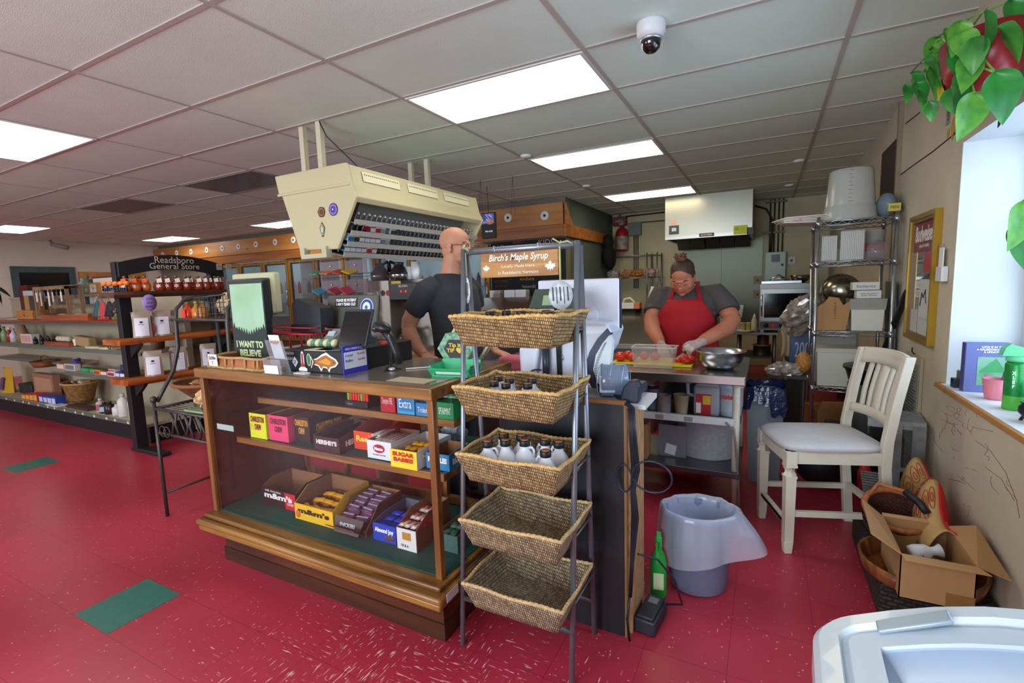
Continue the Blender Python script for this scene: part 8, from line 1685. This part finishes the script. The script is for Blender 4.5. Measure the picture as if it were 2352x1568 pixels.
# ================================================================== BASKETS AND CARDBOARD BOX ON THE RIGHT
t = thing('wicker_hamper', 'low dark woven hamper on the floor under the oval tray', 'hamper', (.64, 2.74, 0)); MB().bx(-.18, .19, -.34, .40, 0, .16, bev=.01).build('woven_body', WEAVE('4a3f36', '120e0c', .04, .02), t, uv=True)
hz = .161
t = thing('oval_tray', 'oval bentwood tray holding the open cardboard box', 'tray', (.615, 2.52, hz), .05); MB().lathe([(0, 0), (.185, 0), (.205, .015), (.22, .075), (.205, .075), (.19, .015), (0, .008)], seg=48, sy=1.0, sx=1.0).build('tray_body', WOOD('9a5a2c', '5a2c12', 2, .35, 2, .3), t)
RB = M('a05a30', .6, var=.3, scale=40); RBK = WEAVE('8a3f28', '2a1410', .012, .008)
t = thing('round_basket', 'round woven basket with a leather wrapped handle tipped behind the cardboard box', 'basket', (.565, 2.80, hz+.06), rot=(.42, 0, .1)); r = .125
MB().lathe([(0, 0), (.08, 0), (.115, .04), (r, .12), (r+.005, .15), (r-.006, .15), (.108, .045), (.07, .008), (0, .006)], seg=32).build('basket_body', RBK, t, uv=True); MB().lathe([(.118, .05), (.1195, .055), (.1275, .085), (.127, .09)], seg=32).build('dark_band', M('1c1818', .7), t)
MB().tube([(r*math.cos(a), r*math.sin(a), .15) for a in [k/32*2*PI for k in range(32)]], .014, 8, closed=True).build('rim', RB, t)
MB().tube([(-r*.75, r*.6, .155), (-.05, .12, .19), (.03, .06, .215), (.07, -.01, .215)], .010, 8).tube([(.10, -.09, .16), (.085, -.06, .20), (.07, -.01, .215)], .010, 8).build('handle', RB, t); MB().tube([(.035, .055, .218), (.07, -.01, .222), (.09, -.055, .205)], .016, 10).build('leather_wrap', M('1c1d22', .5), t); MB().tube([(.10+.02*math.cos(a), -.10, .13+.035*math.sin(a)) for a in [k/12*2*PI for k in range(12)]], .006, 6, closed=True).build('cane_loop', RB, t)
t = thing('patterned_cloth', 'tan cloth with red circles and a bright red edge draped against the wall', 'cloth', (.765, 2.80, hz)); random.seed(4)
def clf(u, v): return Vector((-.12+.15*u+.02*math.sin(v*6), .30-.55*v, .35*(1-.35*v)*math.sin(PI*(.12+.83*u))**.7*(1-.15*math.sin(v*9))))
MB().sheet(lambda u, v: clf(u*.72, v), 14, 18).build('tan_cloth', M('b9935c', .85), t, solid=.004); MB().sheet(lambda u, v: clf(.62+.38*u, v)+Vector((-.004, 0, .012)), 6, 18).build('red_edge', M('c8161c', .7), t, solid=.005)
q = MB()
for k in range(9):
    u0, v0 = .12+.16*(k % 3), .12+.27*(k//3)
    q.tube([clf(u0+.07*math.cos(a), v0+.08*math.sin(a))+Vector((-.004, -.003, .004)) for a in [j/14*2*PI for j in range(14)]], .0016, 4, closed=True)
    q.tube([clf(u0+.03*math.cos(a), v0+.035*math.sin(a))+Vector((-.004, -.003, .004)) for a in [j/10*2*PI for j in range(10)]], .0016, 4, closed=True)
q.build('red_circles', M('a83a24', .8), t)
KB, KI = M('b0865a', .8), M('a47a4e', .85)
t = thing('cardboard_box', 'open brown cardboard box with its flaps spread in the oval tray', 'box', (.615, 2.47, hz+.012), .0)
a, b_, c_, h_ = .115, .17, .0, .185; W4 = .004
MB().bx(-a, a, -b_, -b_+W4, 0, h_).build('front_wall', KB, t); MB().bx(-a, a, b_-W4, b_, 0, h_).build('back_wall', KI, t); MB().bx(-a, -a+W4, -b_, b_, 0, h_).build('side_wall', KI, t); MB().bx(a-W4, a, -b_, b_, 0, h_).build('side_wall', KI, t); MB().bx(-a, a, -b_, b_, 0, .004).build('base_panel', KI, t)
def flap(pts, nm='flap'): return MB().face(pts).build(nm, KB, t, solid=.004)
flap([(-a, -b_, h_), (-a, b_, h_), (-a-.075, b_+.03, h_+.055), (-a-.09, -b_+.05, h_+.04)]); flap([(a, -b_, h_), (a, b_, h_), (a+.085, b_-.02, h_+.03), (a+.095, -b_-.0, h_-.03)])
flap([(-a, -b_, h_), (a, -b_, h_), (a+.03, -b_-.035, h_-.008), (-a+.01, -b_-.03, h_-.012)]); flap([(-a, b_, h_), (a, b_, h_), (a, b_+.02, h_+.008), (-a, b_+.02, h_+.008)])
MB().bx(.03, .115, -b_-.0012, -b_, .0, .06).build('packing_tape', M('8f6a3a', .4), t)
t = thing('white_jug_part', 'white ceramic bottle lying inside the cardboard box', 'bottle', (.57, 2.48, hz+.12), rot=(0, 1.35, .2)); MB().lathe([(0, 0), (.03, 0), (.034, .02), (.03, .06), (.018, .075), (.018, .09), (.028, .11), (.024, .112), (0, .09)], seg=24).build('ceramic_body', M('d8dbe4', .3), t); MB().lathe([(0, -.0005), (.006, -.0005), (.006, .0005)], (.0, -.033, .03), rot=(PI/2, 0, 0)).build('hole', INK, t)
crinkle('packing_paper', 'crumpled yellow-brown paper inside the cardboard box', 'paper', (.63, 2.44, hz+.07), (.08, .10, .05), M('a8884c', .7, var=.3, scale=20), 41)
# ================================================================== ICE CREAM FREEZER
FZ = M('ccd6dc', .3, coat=.3)
t = thing('chest_freezer', 'white chest freezer with a curved glass lid at the lower right corner', 'freezer', (.087, .945, 0), -.04); L0, W0 = .66, .80
def arch(x): return .86+.115*math.sin(PI*min(1, max(0, x/L0)))
def rr_(u, in_=0):
    """rounded rectangle outline, inset by in_"""
    x0, x1, y0, y1 = in_, L0-in_, -W0+in_, -in_; r = max(.004, .05-in_*.7); P = []
    for cx_, cy_, a0 in ((x1-r, y1-r, 0), (x0+r, y1-r, PI/2), (x0+r, y0+r, PI), (x1-r, y0+r, 1.5*PI)):
        for k in range(7): a = a0+k/6*PI/2; P.append((cx_+r*math.cos(a), cy_+r*math.sin(a)))
    # more points along the long back and front edges
    Q_ = []
    for i, p in enumerate(P):
        n_ = P[(i+1) % len(P)]; m_ = 10 if math.dist(p, n_) > .2 else 1
        for k in range(m_): Q_.append((p[0]+(n_[0]-p[0])*k/m_, p[1]+(n_[1]-p[1])*k/m_))
    return Q_
def band(mb, i0, d0, i1, d1):
    A = [mb.bm.verts.new((x, y, arch(x)+d0)) for x, y in rr_(0, i0)]; B = [mb.bm.verts.new((x, y, arch(x)+d1)) for x, y in rr_(0, i1)]
    n_ = len(A)
    for k in range(n_): f = mb.bm.faces.new((A[k], A[(k+1) % n_], B[(k+1) % n_], B[k])); f.smooth = True; f.material_index = mb.i
q = MB(); band(q, .0, -.06, 0, -.008); band(q, 0, -.008, .008, 0); band(q, .008, 0, .034, .0); band(q, .034, 0, .038, -.012); q.build('top_frame', FZ, t)
q = MB(); band(q, .038, -.012, .044, -.013); band(q, .044, -.013, .048, -.008); band(q, .048, -.008, .085, -.008); band(q, .085, -.008, .088, -.018); q.build('lid_frame', M('c2d0dc', .3), t)
q = MB(); band(q, .012, -.06, .012, -.30); A = rr_(0, .012); n_ = len(A); T0 = [q.bm.verts.new((x, y, arch(x)-.30)) for x, y in A]; B0 = [q.bm.verts.new((x, y, .05)) for x, y in A]
for k in range(n_): q.bm.faces.new((T0[k], T0[(k+1) % n_], B0[(k+1) % n_], B0[k]))
q.build('cabinet', M('b9b2a2', .35), t)
q = MB(); band(q, .088, -.016, .095, -.30); q.build('inner_liner', M('c9d2dc', .4), t); MB().bx(.09, L0-.09, -W0+.09, -.09, .52, .55).build('inner_floor', M('aeb8c6', .5), t)
MB().sheet(lambda u, v: Vector((.086+(L0-.172)*u, -W0+.086+(W0-.172)*v, arch(.086+(L0-.172)*u)-.015)), 20, 2).build('lid_glass', GLASS('e6eef8', .06, .03), t, solid=.003)
q = MB(); q.box((.13, -.043, arch(.13)-.001), (.10, .028, .008), (0, -.5, 0), bev=.003); q.build('latch_plate', M('9fb0bc', .35, .3), t); MB().tube([(.30, -.075, arch(.3)-.006), (.30, -.062, arch(.3)+.012), (.44, -.052, arch(.44)+.010), (.46, -.055, arch(.46)-.004)], .007, 8).build('lid_handle', M('c2ccd6', .3), t)
MB().tube([(.13, -.12, .80), (.145, -.14, .76), (.13, -.16, .72), (.10, -.16, .70)], .008, 8).build('inner_handle', M('c9d6e6', .3), t)
for x in (.08, L0-.08):
    for y in (-.08, -W0+.08): MB().cyl((x, y, 0), (x, y, .052), .03).build('foot', BLACK, t)
for k, (x, y, c_) in enumerate(((.2, -.2, 'd8dce4'), (.38, -.22, 'b9c4d4'), (.5, -.3, 'd0d0dc'), (.25, -.42, 'c4ccd8'))): carton('ice_cream_box', ('pale box', 'blue-grey box', 'lilac box', 'grey box')[k]+' lying inside the freezer', 'box', .087+x, .945+y, .5515, .14, .12, .06, c_)
# ================================================================== PEOPLE
def loft(mb, rows, seg=28):
    rg = [[mb.bm.verts.new((cx_+a*math.cos(2*PI*k/seg), cy_+b_*math.sin(2*PI*k/seg), z)) for k in range(seg)] for z, cx_, cy_, a, b_ in rows]
    for A, B in zip(rg, rg[1:]):
        for k in range(seg): mb.bm.faces.new((A[k], A[(k+1) % seg], B[(k+1) % seg], B[k])).smooth = True
    mb.bm.faces.new(rg[0][::-1]); mb.bm.faces.new(rg[-1])
def blob(mb, name, mt, parent, vox=.006, sm=5):
    o = mb.build(name, mt, parent); a = o.modifiers.new('r', 'REMESH'); a.mode = 'VOXEL'; a.voxel_size = vox; a.use_smooth_shade = True
    b_ = o.modifiers.new('s', 'SMOOTH'); b_.factor = .5; b_.iterations = sm; return o
def hand(mb, w_, d, n, curl=.5, side=1, k=1.0):
    """wrist, finger direction, palm normal; fingers curl towards n"""
    w_, d, n = Vector(w_), Vector(d).normalized(), Vector(n).normalized(); s_ = d.cross(n).normalized()*side; n = s_.cross(d).normalized()*side
    c_ = w_+d*.05
    for q_ in (-.026, -.009, .009, .026): mb.tube([w_+s_*q_*.6, w_+s_*q_+d*.085], [.017*k, .0125*k], 8)
    for i, (q_, l_) in enumerate(((-.030, .058), (-.0105, .070), (.0105, .074), (.030, .066))):
        p = w_+s_*q_*1.05+d*.085; pts = [p-d*.01, p]; a = curl*.5
        for j in range(3): v = d*math.cos(a)+n*math.sin(a); p = p+v*l_*(.42, .32, .26)[j]; pts.append(p); a += curl
        mb.tube(pts, [.0095*k, .0095*k, .009*k, .0083*k, .0068*k], 8)
    p = w_+s_*.026+d*.025; mb.tube([p, p+s_*.028+d*.022+n*.012, p+s_*.036+d*.050+n*.026, p+s_*.030+d*.072+n*.034], [.014*k, .0115*k, .0105*k, .008*k], 8)
def face(mb, c, F, Ls, U, s_=1.0, fat=1.0):
    """skull and features; F forward, Ls left, U up"""
    c = Vector(c); R_ = Matrix((F, Ls, U)).transposed(); e = R_.to_euler()
    def E(x, y, z, a, b_, h, r=None): mb.ell(c+R_ @ Vector((x, y, z))*s_, (a*s_, b_*s_, h*s_), (R_ @ Euler(r or (0, 0, 0)).to_matrix()).to_euler(), 20, 14)
    E(-.012, 0, .045, .098, .077, .083); E(.030, 0, -.015, .066, .063*fat, .078); E(.038, 0, -.062, .050, .050*fat, .036); E(.078, 0, -.084, .018, .024, .016); E(-.03, 0, -.02, .06, .06, .06)
    E(.084, 0, .028, .013, .040, .010); E(.093, 0, -.004, .011, .008, .026, (0, .35, 0)); E(.104, 0, -.022, .012, .010, .009); E(.096, .010, -.026, .009, .008, .006); E(.096, -.010, -.026, .009, .008, .006)
    E(.086, 0, -.047, .013, .022, .0055); E(.085, 0, -.058, .012, .019, .0055)
    for y in (-1, 1): E(.060, y*.042*fat, -.022, .022, .018, .022); E(-.004, y*.078, -.004, .016, .006, .032, (0, -.15, 0)); E(-.002, y*.083, .010, .019, .005, .018); E(.0, y*.080, -.026, .010, .006, .012)
    return lambda x, y, z: c+R_ @ Vector((x, y, z))*s_
# ---------------------------------------------------------------- the man
SK = M('c48c6e', .5, col2='b4785c', scale=9, spec=.3); SH = M('2b2d30', .85, bump=.15, bscale=30); mp0 = PY(1045, 575, 2.62)
t = thing('person', 'bald person in glasses and a dark charcoal t-shirt standing behind the counter, facing right', 'person', (mp0.x-.035, 2.64, 0), -.12); man = t
HF = Vector((math.cos(.22), math.sin(.22), -.04)).normalized(); HL_ = Vector((-math.sin(.22), math.cos(.22), 0)); HU = HF.cross(HL_)
q = MB(); fpt = face(q, (.03, 0, 1.716), HF, HL_, HU, 1.03)
q.tube([(-.035, 0, 1.45), (-.02, 0, 1.55), (.0, 0, 1.63), (.012, 0, 1.69)], [.095, .074, .064, .062], 18);
loft(q, [(.95, 0, 0, .11, .15), (1.2, .01, 0, .12, .16), (1.38, 0, 0, .115, .19), (1.48, -.02, 0, .08, .17), (1.54, -.02, 0, .055, .09)])
q.tube([(-.03, -.20, 1.46), (-.10, -.235, 1.36), (-.165, -.25, 1.26), (-.175, -.255, 1.21)], [.062, .058, .052, .047], 16); q.tube([(-.175, -.255, 1.215), (-.145, -.265, 1.17), (-.08, -.275, 1.10), (-.02, -.28, 1.055)], [.047, .050, .040, .031], 16); hand(q, (-.025, -.28, 1.058), (.85, .0, -.30), (0, .15, -1), .4, -1)
q.tube([(-.02, .20, 1.46), (-.03, .25, 1.32), (-.03, .27, 1.18)], [.06, .054, .046], 16); q.tube([(-.03, .27, 1.18), (.06, .25, 1.08), (.16, .22, 1.02)], [.046, .040, .028], 16); hand(q, (.16, .22, 1.02), (1, -.1, -.2), (0, 0, -1), .35, 1)
blob(q, 'body', SK, t, .0042, 2)
q = MB(); loft(q, [(.90, .0, 0, .130, .172), (1.05, .02, 0, .145, .178), (1.20, .015, 0, .145, .188), (1.36, .0, 0, .140, .212), (1.45, -.012, 0, .122, .215), (1.51, -.025, 0, .095, .165), (1.555, -.030, 0, .082, .110)])
for s_, x1, x2 in ((-1, -.085, -.125), (1, -.035, -.04)): q.tube([(-.02, s_*.15, 1.475), (-.04, s_*.218, 1.445), (x1, s_*.243, 1.37), (x2, s_*.252, 1.325)], [.074, .078, .072, .073], 18)
blob(q, 't_shirt', SH, t, .009, 5)
q = MB(); 
for s_ in (-1, 1): q.tube([(0, s_*.09, .93), (.01, s_*.10, .5), (0, s_*.10, .08)], [.10, .075, .06], 16)
q.ell((0, 0, .90), (.13, .17, .10)); blob(q, 'trousers', M('2a2f3a', .85), t, .014, 4)
for s_ in (-1, 1): MB().ell((.05, s_*.10, .04), (.14, .05, .045)).build('shoe', M('1a1a1c', .5), t)
g_ = MB()
for s_ in (-1, 1):
    pts = [fpt(.093-.022*abs(math.cos(a)*.5+s_*.5)*1.0, s_*.033+.024*math.cos(a), .010+.015*math.sin(a)) for a in [k/16*2*PI for k in range(16)]]; g_.tube(pts, .0012, 5, closed=True)
    g_.tube([fpt(.080, s_*.057, .016), fpt(.04, s_*.080, .014), fpt(-.01, s_*.086, .012)], .0017, 5)
g_.tube([fpt(.096, -.010, .012), fpt(.104, 0, .016), fpt(.096, .010, .012)], .0014, 5); g_.build('glasses', M('3a2624', .3, .3), t)
for s_ in (-1, 1):
    MB().ell(fpt(.079, s_*.031, .008), (.010, .013, .009)).build('eye', M('d8d0c8', .2), t); MB().ell(fpt(.0885, s_*.031, .008), (.003, .0055, .0055)).build('iris', M('2a1c14', .2), t)
    MB().tube([fpt(.091, s_*.016, .030), fpt(.087, s_*.034, .034), fpt(.074, s_*.050, .028)], [.003, .0035, .002], 6).build('eyebrow', M('4a3426', .8), t)
MB().ell(fpt(.0975, 0, -.0475), (.004, .018, .0035)).ell(fpt(.096, 0, -.0565), (.004, .016, .004)).build('lips', M('9a5a4c', .5), t)
# ---------------------------------------------------------------- the woman
WSK = M('b9765a', .5, col2='a9664c', scale=9, spec=.3); TS = M('47413f', .85, bump=.2, bscale=25)
wo = Vector((-.545, 4.02, 0)); t = thing('person', 'person with a dark hair bun and red apron cutting tomatoes at the steel table', 'person', wo)
def V(x, y, z): return (x-wo.x, y-wo.y, z)
F = Vector((-.10, -.80, -.55)).normalized(); Lf = F.cross(Vector((0, 0, 1))).normalized()*-1; U = F.cross(Lf).normalized()
if U.z < 0: U = -U
Lf = U.cross(F).normalized()
q = MB(); hc = V(-.56, 3.88, 1.475); fw = face(q, hc, F, Lf, U, 1.05, 1.30)
q.tube([V(-.545, 4.03, 1.30), V(-.548, 3.98, 1.38), V(-.555, 3.94, 1.44)], [.08, .068, .065], 18); q.ell(Vector(fw(.035, 0, -.085)), (.05, .045, .03))
loft(q, [(.9, 0, 0, .19, .14), (1.1, 0, -.02, .18, .15), (1.28, 0, -.01, .18, .13), (1.38, 0, 0, .14, .08)])
AL_ = [V(-.735, 4.0, 1.355), V(-.775, 3.98, 1.25), V(-.80, 3.92, 1.165), V(-.775, 3.82, 1.09), V(-.70, 3.68, 1.02), V(-.675, 3.63, .995)]
AR_ = [V(-.355, 4.0, 1.36), V(-.275, 3.98, 1.26), V(-.215, 3.93, 1.165), V(-.25, 3.82, 1.10), V(-.37, 3.66, 1.04), V(-.405, 3.61, 1.02)]
for A in (AL_, AR_): q.tube(A[:3], [.068, .066, .062], 18); q.tube(A[2:], [.062, .060, .044, .033], 18)
HL = (AL_[-1], (.35, -.9, -.42), (.2, .2, -1), .55, 1); HR = (AR_[-1], (-.62, -.70, -.30), (-.3, .35, -.9), .8, -1)
hand(q, *HL); hand(q, *HR); blob(q, 'body', WSK, t, .0042, 2)
for H in (HL, HR):
    q = MB(); hand(q, *H, k=1.16); w_ = Vector(H[0]); d = Vector(H[1]).normalized(); q.tube([w_-d*.035, w_+d*.02], [.036, .033], 14); blob(q, 'glove', GLASS('e4dcd6', .38, .15), t, .006, 2)
q = MB(); TR = [(.84, 0, 0, .235, .17), (1.0, 0, -.01, .225, .18), (1.12, 0, -.02, .218, .188), (1.24, 0, -.02, .215, .180), (1.33, 0, -.005, .205, .140), (1.385, 0, 0, .165, .098), (1.415, 0, .005, .105, .078)]
loft(q, TR)
for A, s_ in ((AL_, -1), (AR_, 1)): q.tube([(s_*.15, 0, 1.345), Vector(A[0])+Vector((s_*.008, 0, 0)), Vector(A[1])+Vector((s_*.012, 0, .0)), Vector(A[1]).lerp(Vector(A[2]), .45)], [.075, .082, .086, .092], 18)
blob(q, 't_shirt', TS, t, .009, 6)
q = MB(); loft(q, [(.06, 0, 0, .18, .12), (.5, 0, 0, .20, .14), (.9, 0, 0, .225, .165)]); q.build('trousers', M('3a3d44', .85), t)
for s_ in (-1, 1): MB().ell((s_*.10, -.04, .035), (.05, .13, .04)).build('shoe', BLACK, t)
RA = M('a00c18', .8, bump=.15, bscale=18)
def tor(z):
    for (z0, _, c0, a0, b0), (z1, _, c1, a1, b1) in zip(TR, TR[1:]):
        if z <= z1: k = (z-z0)/(z1-z0); return c0+(c1-c0)*k, a0+(a1-a0)*k, b0+(b1-b0)*k
    return TR[-1][2:]
def apr(u, v):
    z = 1.315-.50*v if v < 1 else .815; c_, a, b_ = tor(max(.84, z)); hw_ = .62 if v < .02 else min(1.35, .62+1.5*max(0, v-.05)**.8)
    th = -PI/2+(u*2-1)*hw_; return Vector(((a+.014)*math.cos(th), c_+(b_+.016)*math.sin(th)+.004*math.sin(u*31)*v, z-.012*(1-abs(u*2-1))*(1-v)*0))
MB().sheet(apr, 36, 26).build('apron', RA, t, solid=.006)
def strap(u0, s_):
    a = Vector(apr(u0, 0)); b_ = Vector((s_*.078, -.055, 1.405)); c_ = Vector((s_*.075, .015, 1.432)); d_ = Vector((s_*.03, .07, 1.435))
    q = MB(); P = [a+Vector((0, 0, -.03)), a+(b_-a)*.5+Vector((0, -.022, .004)), b_+Vector((0, -.006, .0)), c_+Vector((0, 0, .012)), d_+Vector((0, .012, .0))]
    for w_ in (-.011, -.004, .004, .011): q.tube([p+Vector((w_, 0, 0)) for p in P], .0048, 6)
    q.build('apron_strap', RA, t)
strap(.06, -1); strap(.94, 1)
HR_ = M('2c1c15', .6, bump=.7, bscale=70, col2='4a2f20', scale=30)
q = MB(); R_ = Matrix((F, Lf, U)).transposed(); e = R_.to_euler()
q.ell(fw(-.022, 0, .058), (.102, .087, .084), e, 24, 16); q.ell(fw(-.06, 0, .0), (.066, .078, .075), e, 20, 12); q.ell(fw(-.0, .074, .022), (.022, .012, .03), e); q.ell(fw(-.0, -.074, .022), (.022, .012, .03), e)
blob(q, 'hair', HR_, t, .006, 3)
q = MB(); random.seed(6); bc_ = fw(-.03, 0, .155)
q.ell(bc_, (.042, .040, .034))
for k in range(16): a = random.uniform(0, 6.28); b2 = random.uniform(-.3, 1.2); p = bc_+Vector((math.cos(a)*math.cos(b2)*.038, math.sin(a)*math.cos(b2)*.038, math.sin(b2)*.032)); q.tube([p+Vector((math.cos(a+c_)*.014, math.sin(a+c_)*.014, .008*math.sin(c_*2))) for c_ in (0, 1, 2, 3, 4)], [.003, .007, .008, .007, .002], 6)
q.build('hair_bun', M('4a2f1e', .6, bump=.6, bscale=60, col2='7a5034', scale=40), t)
for s_ in (-1, 1):
    MB().tube([fw(.088, s_*.016, .030), fw(.086, s_*.036, .036), fw(.070, s_*.056, .026)], [.003, .0034, .002], 6).build('eyebrow', M('2a1a14', .8), t)
    MB().tube([fw(.088, s_*.018, .004), fw(.090, s_*.032, -.003), fw(.080, s_*.050, .004)], [.0016, .0024, .0016], 5).build('eyelash', M('1c1210', .8), t)
MB().tube([fw(.088, .030, -.044), fw(.098, .014, -.051), fw(.101, 0, -.053), fw(.098, -.014, -.051), fw(.088, -.030, -.044)], [.001, .004, .0055, .004, .001], 8).build('lips', M('9a4440', .45), t)
# knife held in her right-hand side
kh = Vector(HR[0])+wo; kd = Vector((-.62, -.62, -.48)).normalized(); hx_ = kh+Vector((-.62, -.70, -.30)).normalized()*.095+Vector((-.01, .01, -.022))
t = thing('kitchen_knife', 'kitchen knife with a dark handle held over the cut tomatoes', 'knife', hx_)
MB().tube([-kd*.075, kd*.035], [.011, .012], 8).build('handle', M('1c1c1e', .4), t)
bl = MB().prism([(0, 0), (.15, 0), (.135, -.022), (.10, -.034), (0, -.034)], .002, kd*.035+Vector((0, 0, .010)), kd, Vector((-.34, -.34, .88))).build('blade', M('c0c4c8', .2, 1), t)
